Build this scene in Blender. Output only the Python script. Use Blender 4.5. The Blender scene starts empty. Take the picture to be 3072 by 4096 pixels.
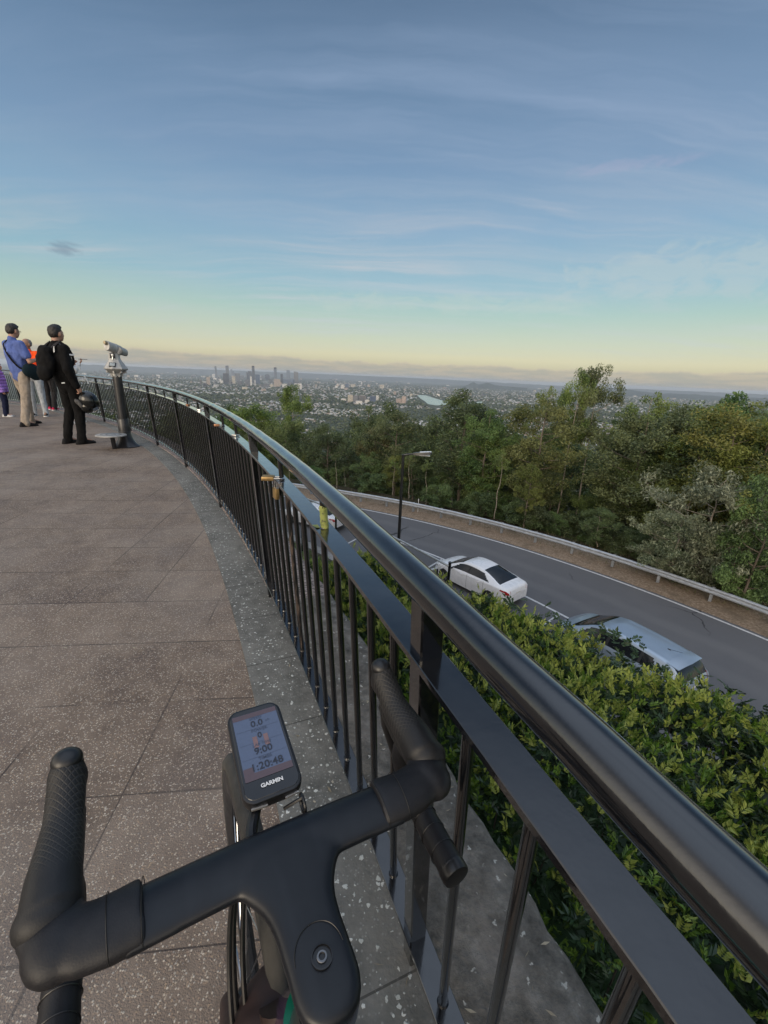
import bpy, bmesh, math, random
from mathutils import Vector, Matrix, noise as mnoise
R = math.radians
scene = bpy.context.scene
# ------------------------------------------------------------------ camera
CAM_PITCH, CAM_ROLL, CAM_H, FPX = 17.43, 2.40, 1.25, 1730.0      # pixels of the 3072 px wide photograph
cam = bpy.data.cameras.new('camera'); cam_ob = bpy.data.objects.new('camera', cam)
scene.collection.objects.link(cam_ob); scene.camera = cam_ob
cam.sensor_fit = 'HORIZONTAL'; cam.sensor_width = 24.0; cam.lens = 24.0 * FPX / 3072.0
cam.clip_start = 0.02; cam.clip_end = 120000.0
_p, _r = R(CAM_PITCH), R(CAM_ROLL)
_fw = Vector((0, math.cos(_p), -math.sin(_p))); _u = Vector((0, math.sin(_p), math.cos(_p))); _x = Vector((1, 0, 0))
_rt = _x * math.cos(_r) + _u * math.sin(_r); _up = _u * math.cos(_r) - _x * math.sin(_r)
CAM = Vector((0, 0, CAM_H))
cam_ob.matrix_world = Matrix(((_rt.x, _up.x, -_fw.x, CAM.x), (_rt.y, _up.y, -_fw.y, CAM.y), (_rt.z, _up.z, -_fw.z, CAM.z), (0, 0, 0, 1)))

def ray(x, y):
    return (_fw * FPX + _rt * (x - 1536) - _up * (y - 2048)).normalized()
def atz(x, y, z):
    "the world point at height z seen at photo position x, y"
    d = ray(x, y); return CAM + d * ((z - CAM_H) / d.z)
def atd(x, y, dist):
    "the world point seen at photo position x, y at horizontal distance dist"
    d = ray(x, y); return CAM + d * (dist / math.hypot(d.x, d.y))

# ------------------------------------------------------------------ render and exposure
scene.render.engine = 'CYCLES'
scene.view_settings.view_transform = 'Standard'; scene.view_settings.look = 'None'
scene.view_settings.exposure = 0.32; scene.view_settings.gamma = 1.0
scene.cycles.max_bounces = 6; scene.cycles.diffuse_bounces = 3; scene.cycles.glossy_bounces = 3
scene.cycles.transmission_bounces = 4; scene.cycles.volume_bounces = 0; scene.cycles.transparent_max_bounces = 8
scene.cycles.use_denoising = True

# ------------------------------------------------------------------ sun and sky
SUN_EL, SUN_AZ = R(14), R(205)            # low evening sun behind the viewer's left shoulder (azimuth from +Y, clockwise)
sun = bpy.data.lights.new('sun', 'SUN'); sun.energy = 1.35; sun.angle = R(35); sun.color = (1.0, 0.84, 0.64)
sun_ob = bpy.data.objects.new('sun', sun); scene.collection.objects.link(sun_ob)
_sd = Vector((math.sin(SUN_AZ) * math.cos(SUN_EL), math.cos(SUN_AZ) * math.cos(SUN_EL), math.sin(SUN_EL)))
sun_ob.rotation_euler = _sd.to_track_quat('Z', 'Y').to_euler()

def srgb(r, g, b):
    f = lambda c: (c / 12.92) if c <= 0.04045 else ((c + 0.055) / 1.055) ** 2.4
    return (f(r / 255), f(g / 255), f(b / 255), 1.0)

class N:
    "tiny node helper"
    def __init__(s, nt): s.nt = nt
    def new(s, t, ins=None, **kw):
        n = s.nt.nodes.new(t)
        for k, v in kw.items(): setattr(n, k, v)
        for k, v in (ins or {}).items():
            sock = n.inputs[k]
            if isinstance(v, bpy.types.NodeSocket): s.nt.links.new(v, sock)
            else: sock.default_value = v
        return n
    def math(s, op, a, b=0.0, c=0.0, clamp=False):
        return s.new('ShaderNodeMath', {0: a, 1: b, 2: c}, operation=op, use_clamp=clamp).outputs[0]
    def vmath(s, op, a, b=(0, 0, 0)):
        n = s.new('ShaderNodeVectorMath', {0: a, 1: b}, operation=op)
        return n.outputs['Value'] if op in ('DOT_PRODUCT', 'LENGTH', 'DISTANCE') else n.outputs[0]
    def noise(s, vec, scale, detail=3.0, rough=0.5, dist=0.0, out=0):
        i = {'Scale': scale, 'Detail': detail, 'Roughness': rough, 'Distortion': dist}
        if vec is not None: i['Vector'] = vec
        return s.new('ShaderNodeTexNoise', i).outputs[out]
    def ramp(s, fac, stops, interp='LINEAR'):
        n = s.new('ShaderNodeValToRGB', {0: fac}); cr = n.color_ramp; cr.interpolation = interp
        while len(cr.elements) < len(stops): cr.elements.new(0.5)
        for e, (p, c) in zip(cr.elements, stops):
            e.position = p; e.color = c if len(c) == 4 else (*c, 1.0)
        return n.outputs[0]
    def mix(s, fac, a, b, blend='MIX'):
        n = s.new('ShaderNodeMix', data_type='RGBA', blend_type=blend)
        for k, v in ((0, fac), (6, a), (7, b)):
            if isinstance(v, bpy.types.NodeSocket): s.nt.links.new(v, n.inputs[k])
            else: n.inputs[k].default_value = v
        return n.outputs[2]
    def maprange(s, v, a, b, c=0.0, d=1.0, smooth=True):
        return s.new('ShaderNodeMapRange', {0: v, 1: a, 2: b, 3: c, 4: d}, interpolation_type='SMOOTHSTEP' if smooth else 'LINEAR').outputs[0]

world = bpy.data.worlds.new('World'); scene.world = world; world.use_nodes = True
world.node_tree.nodes.clear(); w = N(world.node_tree)
_dir = w.new('ShaderNodeTexCoord').outputs['Generated']
_sep = w.new('ShaderNodeSeparateXYZ', {0: _dir})
_el = _sep.outputs[2]
_grad = w.ramp(_el, [(0.0, srgb(176, 178, 168)), (0.022, srgb(206, 200, 170)), (0.042, srgb(224, 218, 184)), (0.075, srgb(208, 216, 192)), (0.125, srgb(178, 208, 198)),
                     (0.175, srgb(156, 195, 209)), (0.27, srgb(140, 177, 206)), (0.36, srgb(124, 157, 191)), (0.46, srgb(107, 138, 171)), (0.56, srgb(84, 111, 142)), (0.66, (0.26, 0.34, 0.48, 1)), (0.80, (0.85, 1.0, 1.25, 1)), (1.0, (1.15, 1.35, 1.65, 1))])
# high thin cirrus: noise on the sky plane overhead, drawn out into streaks
_den = w.math('ADD', _el, 0.10)
_pl0 = w.vmath('DIVIDE', _dir, w.new('ShaderNodeCombineXYZ', {0: _den, 1: _den, 2: 1.0}).outputs[0])
_wp = w.vmath('MULTIPLY', w.vmath('SUBTRACT', w.noise(_pl0, 0.9, 4.0, 0.55, out=1), (0.5, 0.5, 0.5)), (0.5, 0.5, 0.0))
_plw = w.vmath('ADD', _pl0, _wp)
def streaks(rot, sx, sy, sc, lo, hi, det=8.0):
    m_ = w.new('ShaderNodeMapping', {'Vector': _plw, 'Rotation': (0, 0, R(rot)), 'Scale': (sx, sy, 0.0)}).outputs[0]
    return w.maprange(w.noise(m_, sc, det, 0.62, 0.3), lo, hi)
_cover = w.maprange(w.noise(_pl0, 0.42, 3.0, 0.5, 0.6), 0.34, 0.60)
_st1 = streaks(-58, 0.26, 2.8, 1.2, 0.42, 0.72)
_st2 = streaks(-20, 0.28, 2.4, 1.0, 0.44, 0.74)
_st3 = streaks(-62, 0.5, 4.5, 1.6, 0.45, 0.72)
_veil = w.maprange(w.noise(_plw, 0.55, 6.0, 0.6), 0.38, 0.72)
_fadelow = w.math('MULTIPLY', w.maprange(_el, 0.02, 0.12), w.maprange(_el, 0.56, 0.30, 0.42, 1.0))
_cir = w.math('ADD', w.math('MULTIPLY', _st1, 0.85), w.math('ADD', w.math('MULTIPLY', _st2, 0.65), w.math('MULTIPLY', _st3, 0.5)))
_cirf = w.math('MULTIPLY', w.math('ADD', w.math('MULTIPLY', w.math('MULTIPLY', _cir, _cover), 0.80), w.math('MULTIPLY', _veil, 0.20)), _fadelow)
_sky = w.mix(_cirf, _grad, w.mix(w.maprange(_el, 0.45, 0.08), srgb(150, 172, 202), srgb(204, 212, 214)))
# single small clouds
def cloud_spot(col_in, px, py, wx, wy, colour, amount, seed):
    d = ray(px, py); t = Vector((d.y, -d.x, 0)).normalized(); b = t.cross(d)
    n = w.noise(w.vmath('ADD', w.vmath('MULTIPLY', _dir, (1.0, 1.0, 2.2)), (seed, seed, 0)), 17.0, 8.0, 0.66, 0.8)
    u = w.math('DIVIDE', w.vmath('DOT_PRODUCT', _dir, t[:]), wx); v = w.math('DIVIDE', w.vmath('DOT_PRODUCT', w.vmath('SUBTRACT', _dir, d[:]), b[:]), wy)
    rr = w.math('ADD', w.math('MULTIPLY', u, u), w.math('MULTIPLY', v, v))
    rr = w.math('ADD', rr, w.math('MULTIPLY', w.math('SUBTRACT', n, 0.5), 5.5))
    m = w.math('MULTIPLY', w.maprange(rr, 1.15, -0.25), amount)
    m = w.math('MULTIPLY', m, w.maprange(w.vmath('DOT_PRODUCT', _dir, d[:]), 0.6, 0.8))
    return w.mix(m, col_in, colour)
_sky = cloud_spot(_sky, 252, 992, 0.034, 0.012, srgb(122, 142, 162), 0.62, 3.1)
_sky = cloud_spot(_sky, 1430, 960, 0.016, 0.004, srgb(128, 148, 172), 0.35, 7.7)
_sky = cloud_spot(_sky, 2560, 655, 0.10, 0.010, srgb(176, 178, 204), 0.38, 5.2)
_sky = cloud_spot(_sky, 2850, 1090, 0.26, 0.050, srgb(192, 206, 208), 0.55, 2.2)
_sky = cloud_spot(_sky, 1780, 1215, 0.34, 0.020, srgb(200, 214, 204), 0.40, 4.4)
# low cloud bank along the horizon
_az = w.new('ShaderNodeMapping', {'Vector': w.vmath('NORMALIZE', w.vmath('MULTIPLY', _dir, (1, 1, 0))), 'Scale': (1, 1, 1)}).outputs[0]
_bt = w.noise(_az, 9.0, 6.0, 0.62)
_bandtop = w.math('ADD', 0.012, w.math('MULTIPLY', _bt, 0.036))
_bank = w.maprange(w.math('SUBTRACT', _bandtop, _el), -0.0015, 0.0035)
_bn = w.noise(w.new('ShaderNodeMapping', {'Vector': _dir, 'Scale': (10, 10, 90)}).outputs[0], 1.6, 5.0, 0.6)
_bcol = w.mix(w.maprange(_bn, 0.35, 0.68), srgb(164, 166, 168), srgb(196, 184, 172))
_bcol = w.mix(w.maprange(w.math('SUBTRACT', _bandtop, _el), 0.007, 0.0), _bcol, srgb(214, 200, 180))
_sky = w.mix(w.math('MULTIPLY', _bank, 0.72), _sky, _bcol)
# the bright evening half of the sky behind the viewer
_west = w.vmath('DOT_PRODUCT', _dir, (math.sin(SUN_AZ), math.cos(SUN_AZ), 0.0))
_glow = w.math('MULTIPLY', w.maprange(_west, -0.05, 0.85), w.maprange(_el, 1.0, 0.3))
_sky = w.mix(_glow, _sky, (2.6, 2.3, 1.95, 1.0))
_nish = w.new('ShaderNodeTexSky', sky_type='NISHITA', sun_disc=False, sun_elevation=SUN_EL, sun_rotation=SUN_AZ)
_nbg = w.new('ShaderNodeBackground', {0: _nish.outputs[0], 1: 0.015})
_cbg = w.new('ShaderNodeBackground', {0: _sky, 1: 0.635})
_add = w.new('ShaderNodeAddShader', {0: _nbg.outputs[0], 1: _cbg.outputs[0]})
w.new('ShaderNodeOutputWorld', {0: _add.outputs[0]})
# ------------------------------------------------------------------ helpers
COL = scene.collection
def link(name, me, parent=None):
    o = bpy.data.objects.new(name, me); COL.objects.link(o)
    if parent is not None: o.parent = parent
    return o
def tag(o, label=None, cat=None, group=None, kind=None):
    if label: o['label'] = label
    if cat: o['category'] = cat
    if group: o['group'] = group
    if kind: o['kind'] = kind
    return o
def thing(name, label, cat, loc=(0, 0, 0), rz=0.0, group=None):
    o = bpy.data.objects.new(name, None); COL.objects.link(o); o.location = loc; o.rotation_euler = (0, 0, rz)
    o.empty_display_size = 0.1
    return tag(o, label, cat, group)

class MB:
    "collects shapes into one mesh"
    def __init__(s): s.v = []; s.f = []; s.m = []; s.sm = []
    def add(s, vs, fs, mi=0, smooth=True, M=None):
        b = len(s.v)
        s.v += [tuple(M @ Vector(p)) if M is not None else tuple(p) for p in vs]
        for f in fs: s.f.append([b + i for i in f]); s.m.append(mi); s.sm.append(smooth)
        return s
    def box(s, c, d, M=None, mi=0, bev=0.0):
        x, y, z = c; a, b, h = d[0] / 2, d[1] / 2, d[2] / 2
        if bev <= 0:
            vs = [(x + i * a, y + j * b, z + k * h) for k in (-1, 1) for j in (-1, 1) for i in (-1, 1)]
            return s.add(vs, [(0, 2, 3, 1), (4, 5, 7, 6), (0, 1, 5, 4), (2, 6, 7, 3), (0, 4, 6, 2), (1, 3, 7, 5)], mi, False, M)
        bm = bmesh.new(); bmesh.ops.create_cube(bm, size=1.0)
        for v in bm.verts: v.co = Vector((x + v.co.x * 2 * a, y + v.co.y * 2 * b, z + v.co.z * 2 * h))
        bmesh.ops.bevel(bm, geom=list(bm.edges), offset=bev, segments=2, affect='EDGES', profile=0.5)
        bm.verts.index_update(); s.add([v.co[:] for v in bm.verts], [[v.index for v in f.verts] for f in bm.faces], mi, True, M); bm.free(); return s
    def tube(s, pts, rad, seg=10, mi=0, caps=True, M=None, up=None, flat=1.0):
        pts = [Vector(p) for p in pts]; n = len(pts)
        rads = rad if isinstance(rad, (list, tuple)) else [rad] * n
        vs, fs = [], []
        ref = Vector(up) if up is not None else None
        for i, p in enumerate(pts):
            t = (pts[min(i + 1, n - 1)] - pts[max(i - 1, 0)]).normalized()
            if up is None:
                if ref is None: ref = Vector((0, 0, 1)) if abs(t.z) < 0.9 else Vector((1, 0, 0))
                ref = (ref - t * ref.dot(t)).normalized()
                a = ref
            else: a = (ref - t * ref.dot(t)).normalized()
            b = t.cross(a)
            for k in range(seg):
                w_ = 2 * math.pi * k / seg
                vs.append(p + (a * math.sin(w_) * flat + b * math.cos(w_)) * rads[i])
        for i in range(n - 1):
            for k in range(seg):
                k2 = (k + 1) % seg
                fs.append((i * seg + k, i * seg + k2, (i + 1) * seg + k2, (i + 1) * seg + k))
        if caps:
            fs.append(tuple(range(seg - 1, -1, -1))); fs.append(tuple((n - 1) * seg + k for k in range(seg)))
        return s.add(vs, fs, mi, True, M)
    def lathe(s, prof, seg=24, c=(0, 0, 0), M=None, mi=0, a0=0.0, sx=1.0, sy=1.0):
        ring = prof[0] == prof[-1]
        vs, fs = [], []
        for r_, z in prof:
            for k in range(seg):
                w_ = a0 + 2 * math.pi * k / seg; vs.append((c[0] + r_ * math.cos(w_) * sx, c[1] + r_ * math.sin(w_) * sy, c[2] + z))
        for i in range(len(prof) - 1):
            for k in range(seg):
                k2 = (k + 1) % seg; fs.append((i * seg + k, i * seg + k2, (i + 1) * seg + k2, (i + 1) * seg + k))
        if prof[0][0] > 1e-5 and not ring: fs.append(tuple(range(seg - 1, -1, -1)))
        if prof[-1][0] > 1e-5 and not ring: fs.append(tuple((len(prof) - 1) * seg + k for k in range(seg)))
        return s.add(vs, fs, mi, True, M)
    def ell(s, c, r_, M=None, mi=0, seg=16, rings=10):
        vs, fs = [], []
        for i in range(rings + 1):
            t = math.pi * i / rings
            for k in range(seg):
                w_ = 2 * math.pi * k / seg
                vs.append((c[0] + r_[0] * math.sin(t) * math.cos(w_), c[1] + r_[1] * math.sin(t) * math.sin(w_), c[2] - r_[2] * math.cos(t)))
        for i in range(rings):
            for k in range(seg):
                k2 = (k + 1) % seg; fs.append((i * seg + k, i * seg + k2, (i + 1) * seg + k2, (i + 1) * seg + k))
        return s.add(vs, fs, mi, True, M)
    def capsule(s, a, b, ra, rb, seg=14, mi=0):
        a = Vector(a); b = Vector(b); t = (b - a); L = t.length; t = t / L if L > 1e-6 else Vector((0, 0, 1))
        pts, rr = [], []
        for q in (-1.0, -0.87, -0.5): pts.append(a + t * ra * q); rr.append(max(1e-4, ra * math.sqrt(1 - q * q)))
        for q in (0, 0.5, 1): pts.append(a.lerp(b, q)); rr.append(ra + (rb - ra) * q)
        for q in (0.5, 0.87, 1.0): pts.append(b + t * rb * q); rr.append(max(1e-4, rb * math.sqrt(1 - q * q)))
        return s.tube(pts, rr, seg, mi)
    def loft(s, rings, mi=0, caps=True, closed=True, M=None):
        n = len(rings[0]); vs = [p for r_ in rings for p in r_]; fs = []
        for i in range(len(rings) - 1):
            for k in range(n if closed else n - 1):
                k2 = (k + 1) % n; fs.append((i * n + k, i * n + k2, (i + 1) * n + k2, (i + 1) * n + k))
        if caps: fs.append(tuple(range(n - 1, -1, -1))); fs.append(tuple((len(rings) - 1) * n + k for k in range(n)))
        return s.add(vs, fs, mi, True, M)
    def prism(s, poly, z0, z1, mi=0, M=None):
        n = len(poly); vs = [(x, y, z0) for x, y in poly] + [(x, y, z1) for x, y in poly]
        fs = [tuple(range(n - 1, -1, -1)), tuple(range(n, 2 * n))] + [(i, (i + 1) % n, n + (i + 1) % n, n + i) for i in range(n)]
        return s.add(vs, fs, mi, False, M)
    def mesh(s, name, mats, sharp=35, merge=0.0):
        me = bpy.data.meshes.new(name); me.from_pydata(s.v, [], s.f); me.validate(clean_customdata=False)
        for m in (mats if isinstance(mats, (list, tuple)) else [mats]): me.materials.append(m)
        if len(me.polygons) == len(s.m):
            me.polygons.foreach_set('material_index', s.m); me.polygons.foreach_set('use_smooth', s.sm)
        bm = bmesh.new(); bm.from_mesh(me)
        if merge > 0: bmesh.ops.remove_doubles(bm, verts=bm.verts, dist=merge)
        if len(bm.faces) < 60000: bmesh.ops.recalc_face_normals(bm, faces=bm.faces)
        bm.to_mesh(me); bm.free()
        if sharp: me.set_sharp_from_angle(angle=R(sharp))
        me.update(); return me
    def build(s, name, mats, parent=None, sharp=35, merge=0.0):
        return link(name, s.mesh(name, mats, sharp, merge), parent)

def remeshed(mb, name, mats, parent=None, voxel=0.01, smooth=6, fac=0.5, disp=None):
    "fuse the overlapping shapes of mb into one continuous smooth surface"
    me = mb.mesh(name, mats, sharp=0); o = link(name, me, None)
    m = o.modifiers.new('r', 'REMESH'); m.mode = 'VOXEL'; m.voxel_size = voxel
    if smooth: m2 = o.modifiers.new('s', 'SMOOTH'); m2.iterations = smooth; m2.factor = fac
    dg = bpy.context.evaluated_depsgraph_get(); dg.update()
    nm = bpy.data.meshes.new_from_object(o.evaluated_get(dg)); o.modifiers.clear(); o.data = nm; nm.name = name
    nm.materials.clear()
    for q in (mats if isinstance(mats, (list, tuple)) else [mats]): nm.materials.append(q)
    nm.polygons.foreach_set('use_smooth', [True] * len(nm.polygons)); nm.polygons.foreach_set('material_index', [0] * len(nm.polygons))
    if disp:
        for v in nm.vertices: v.co += v.normal * disp(v.co)
    nm.update()
    bpy.data.meshes.remove(me)
    if parent is not None: o.parent = parent
    return o

def copy_tree(o, parent=None):
    c = o.copy(); COL.objects.link(c)
    if parent is not None: c.parent = parent
    for ch in list(o.children): copy_tree(ch, c)
    return c
def catmull(pts, n):
    pts = [Vector(p) for p in pts]; out = []
    for i in range(len(pts) - 1):
        p0, p1, p2, p3 = pts[max(i - 1, 0)], pts[i], pts[i + 1], pts[min(i + 2, len(pts) - 1)]
        for k in range(n):
            t = k / n; out.append(0.5 * ((2 * p1) + (p2 - p0) * t + (2 * p0 - 5 * p1 + 4 * p2 - p3) * t * t + (3 * p1 - p0 - 3 * p2 + p3) * t ** 3))
    out.append(pts[-1]); return out
def interp(tab, x):
    "smooth table lookup"
    if x <= tab[0][0]: return tab[0][1]
    for (a, va), (b, vb) in zip(tab, tab[1:]):
        if x <= b: t = (x - a) / (b - a); t = t * t * (3 - 2 * t); return va + (vb - va) * t
    return tab[-1][1]
def lerpt(tab, x):
    if x <= tab[0][0]: return tab[0][1]
    for (a, va), (b, vb) in zip(tab, tab[1:]):
        if x <= b: return va + (vb - va) * (x - a) / (b - a)
    return tab[-1][1]

# ------------------------------------------------------------------ materials
MATS = {}
def mat(name, base=(0.5, 0.5, 0.5), rough=0.6, metal=0.0, spec=0.5, fn=None, coat=0.0):
    "Principled material; fn(n, bsdf) adds procedural detail"
    if name in MATS: return MATS[name]
    m = bpy.data.materials.new(name); m.use_nodes = True; nt = m.node_tree; nt.nodes.clear(); n = N(nt)
    b = n.new('ShaderNodeBsdfPrincipled'); out = n.new('ShaderNodeOutputMaterial', {0: b.outputs[0]})
    b.inputs['Base Color'].default_value = (*base[:3], 1.0); b.inputs['Roughness'].default_value = rough; b.inputs['Metallic'].default_value = metal
    b.inputs['Specular IOR Level'].default_value = spec; b.inputs['Coat Weight'].default_value = coat; b.inputs['Coat Roughness'].default_value = 0.05
    if fn: fn(n, b)
    MATS[name] = m; return m
def setin(n, b, k, v): n.nt.links.new(v, b.inputs[k])
def bump(n, b, h, strength=0.3, dist=0.01):
    setin(n, b, 'Normal', n.new('ShaderNodeBump', {'Strength': strength, 'Distance': dist, 'Height': h}).outputs[0])
def pos(n): return n.new('ShaderNodeNewGeometry').outputs['Position']
def objco(n): return n.new('ShaderNodeTexCoord').outputs['Object']
def vary(base, amt=0.25, scale=8.0, rough=None, bumpy=0.0, bdist=0.005, detail=4.0):
    "mottled version of a base colour"
    lo = tuple(c * (1 - amt) for c in base[:3]) + (1,); hi = tuple(min(1, c * (1 + amt)) for c in base[:3]) + (1,)
    def fn(n, b):
        t = n.noise(objco(n), scale, detail, 0.6)
        setin(n, b, 'Base Color', n.ramp(t, [(0.3, lo), (0.7, hi)]))
        if rough: setin(n, b, 'Roughness', n.maprange(t, 0.3, 0.7, rough[0], rough[1]))
        if bumpy: bump(n, b, n.noise(objco(n), scale * 4, 4.0, 0.6), bumpy, bdist)
    return fn
def cloth(name, c, amt=0.22, scale=9.0): return mat(name, c, 0.9, fn=vary(c, amt, scale, bumpy=0.5, bdist=0.01), spec=0.2)
# ------------------------------------------------------------------ layout of the lookout (circle centre of the terrace)
CX, CY = -24.43, -9.703
R_TILE, R_BORDER, R_EDGE = 26.40, 26.625, 26.96
Z_TERR, Z_ROAD = -4.1, -7.8
def pol(r, th, z=0.0): return Vector((CX + r * math.cos(R(th)), CY + r * math.sin(R(th)), z))
def rth(p): return math.hypot(p[0] - CX, p[1] - CY), math.degrees(math.atan2(p[1] - CY, p[0] - CX))
def strip(mb, r0, r1, z, t0, t1, n, mi=0, z1=None):
    "ring sector; r0 / r1 may be functions of the angle"
    f = lambda r_, t: r_(t) if callable(r_) else r_
    vs, fs = [], []
    for i in range(n + 1):
        t = t0 + (t1 - t0) * i / n
        vs += [pol(f(r0, t), t, z), pol(f(r1, t), t, z if z1 is None else z1)]
    for i in range(n): fs.append((2 * i, 2 * i + 1, 2 * i + 3, 2 * i + 2))
    return mb.add(vs, fs, mi, True)

# ------------------------------------------------------------------ ground materials
def _tiles(n, b):
    p = pos(n)
    q = n.new('ShaderNodeMapping', {'Vector': p, 'Rotation': (0, 0, R(-7.2))}, vector_type='POINT').outputs[0]
    vor = n.new('ShaderNodeTexVoronoi', {'Vector': p, 'Scale': 205.0, 'Randomness': 1.0})
    rnd = n.new('ShaderNodeSeparateColor', {0: vor.outputs['Color']})
    big = n.noise(p, 1.1, 4.0, 0.6); mid = n.noise(p, 9.0, 4.0, 0.65); patch = n.noise(p, 3.0, 3.0, 0.55, 0.5)
    base = n.ramp(mid, [(0.30, (0.098, 0.071, 0.054, 1)), (0.70, (0.205, 0.156, 0.118, 1))])
    base = n.mix(n.maprange(patch, 0.42, 0.68, 0.0, 0.75), base, (0.085, 0.062, 0.053, 1))
    # each tile a little different
    tid = n.new('ShaderNodeTexWhiteNoise', {'Vector': n.vmath('FLOOR', n.vmath('DIVIDE', n.vmath('ADD', q, (0.232, 0.122, 0.0)), (0.4, 0.4, 1000.0)))}, noise_dimensions='3D').outputs[0]
    base = n.mix(n.maprange(tid, 0.0, 1.0, 0.0, 0.30, False), base, (0.29, 0.225, 0.175, 1))
    stone = n.ramp(rnd.outputs[1], [(0.0, (0.36, 0.26, 0.17, 1)), (0.35, (0.20, 0.14, 0.11, 1)), (0.6, (0.46, 0.38, 0.29, 1)), (0.85, (0.56, 0.50, 0.42, 1)), (1.0, (0.15, 0.12, 0.11, 1))])
    m = n.math('MULTIPLY', n.maprange(rnd.outputs[0], 0.55, 0.60), n.maprange(vor.outputs['Distance'], 0.60, 0.40))
    base = n.mix(n.math('MULTIPLY', m, 0.85), base, stone)
    # joints
    sp = n.new('ShaderNodeSeparateXYZ', {0: n.vmath('ADD', q, (0.232, 0.122, 0.0))})
    jw = n.math('MULTIPLY', n.maprange(n.noise(p, 2.3, 3.0), 0.35, 0.6, 0.45, 1.0), 0.0042)
    def joint(c):
        f = n.math('ABSOLUTE', n.math('SUBTRACT', n.math('FRACT', n.math('DIVIDE', c, 0.4)), 0.5))
        d = n.math('MULTIPLY', n.math('SUBTRACT', 0.5, f), 0.4)
        return n.math('LESS_THAN', d, jw)
    j = n.math('MAXIMUM', n.math('MULTIPLY', joint(sp.outputs[0]), n.maprange(n.noise(p, 0.9, 3.0, 0.6), 0.42, 0.56)), n.math('MULTIPLY', joint(sp.outputs[1]), n.maprange(n.noise(n.vmath('ADD', p, (9, 4, 0)), 0.7, 3.0, 0.6), 0.34, 0.46)))
    base = n.mix(n.math('MULTIPLY', j, 0.88), base, (0.045, 0.034, 0.030, 1))
    base = n.mix(n.maprange(big, 0.4, 0.7, 0.0, 0.35), base, (0.30, 0.26, 0.225, 1))
    setin(n, b, 'Base Color', base)
    h = n.math('SUBTRACT', n.math('MULTIPLY', m, 0.5), n.math('MULTIPLY', j, 2.0))
    bump(n, b, n.math('ADD', h, n.noise(p, 260.0, 2.0)), 0.55, 0.004)
mat('tiles', (0.2, 0.15, 0.12), 0.72, fn=_tiles, spec=0.35)
def _aggregate(n, b):
    p = pos(n)
    vor = n.new('ShaderNodeTexVoronoi', {'Vector': n.vmath('ADD', p, n.vmath('MULTIPLY', n.noise(p, 95.0, 2.0, out=1), (0.016, 0.016, 0.0))), 'Scale': 84.0}); rnd = n.new('ShaderNodeSeparateColor', {0: vor.outputs['Color']})
    v2 = n.new('ShaderNodeTexVoronoi', {'Vector': n.vmath('ADD', p, (3.3, 1.7, 0)), 'Scale': 150.0}); r2 = n.new('ShaderNodeSeparateColor', {0: v2.outputs['Color']})
    base = n.ramp(n.noise(p, 14.0, 5.0, 0.65), [(0.3, (0.078, 0.077, 0.069, 1)), (0.7, (0.165, 0.160, 0.145, 1))])
    base = n.mix(n.maprange(n.noise(p, 2.2, 3.0), 0.42, 0.66, 0.0, 0.6), base, (0.20, 0.192, 0.172, 1))
    rad = n.math('MULTIPLY_ADD', n.math('MULTIPLY', rnd.outputs[1], rnd.outputs[1]), 0.34, 0.13)
    m = n.math('MULTIPLY', n.math('GREATER_THAN', rnd.outputs[0], 0.62), n.maprange(n.math('SUBTRACT', vor.outputs['Distance'], rad), 0.05, -0.04))
    m2 = n.math('MULTIPLY', n.math('GREATER_THAN', r2.outputs[0], 0.72), n.maprange(v2.outputs['Distance'], 0.5, 0.3))
    base = n.mix(n.math('MULTIPLY', m2, 0.6), base, n.ramp(r2.outputs[1], [(0, (0.10, 0.10, 0.095, 1)), (1, (0.34, 0.335, 0.31, 1))]))
    base = n.mix(m, base, n.ramp(rnd.outputs[2], [(0, (0.36, 0.37, 0.34, 1)), (0.7, (0.60, 0.60, 0.56, 1)), (1, (0.34, 0.30, 0.23, 1))]))
    # cross joints every 0.6 m round the terrace
    d = n.vmath('SUBTRACT', p, (CX, CY, 0)); sp = n.new('ShaderNodeSeparateXYZ', {0: d})
    ang = n.math('DIVIDE', n.math('ARCTAN2', sp.outputs[1], sp.outputs[0]), R(0.86))
    jj = n.math('LESS_THAN', n.math('ABSOLUTE', n.math('SUBTRACT', n.math('FRACT', ang), 0.5)), 0.006)
    base = n.mix(n.math('MULTIPLY', jj, 0.75), base, (0.035, 0.033, 0.03, 1))
    setin(n, b, 'Base Color', base)
    bump(n, b, n.math('ADD', m, n.noise(p, 90.0, 3.0)), 0.5, 0.004)
mat('aggregate', (0.12, 0.12, 0.11), 0.8, fn=_aggregate, spec=0.3)
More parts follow.
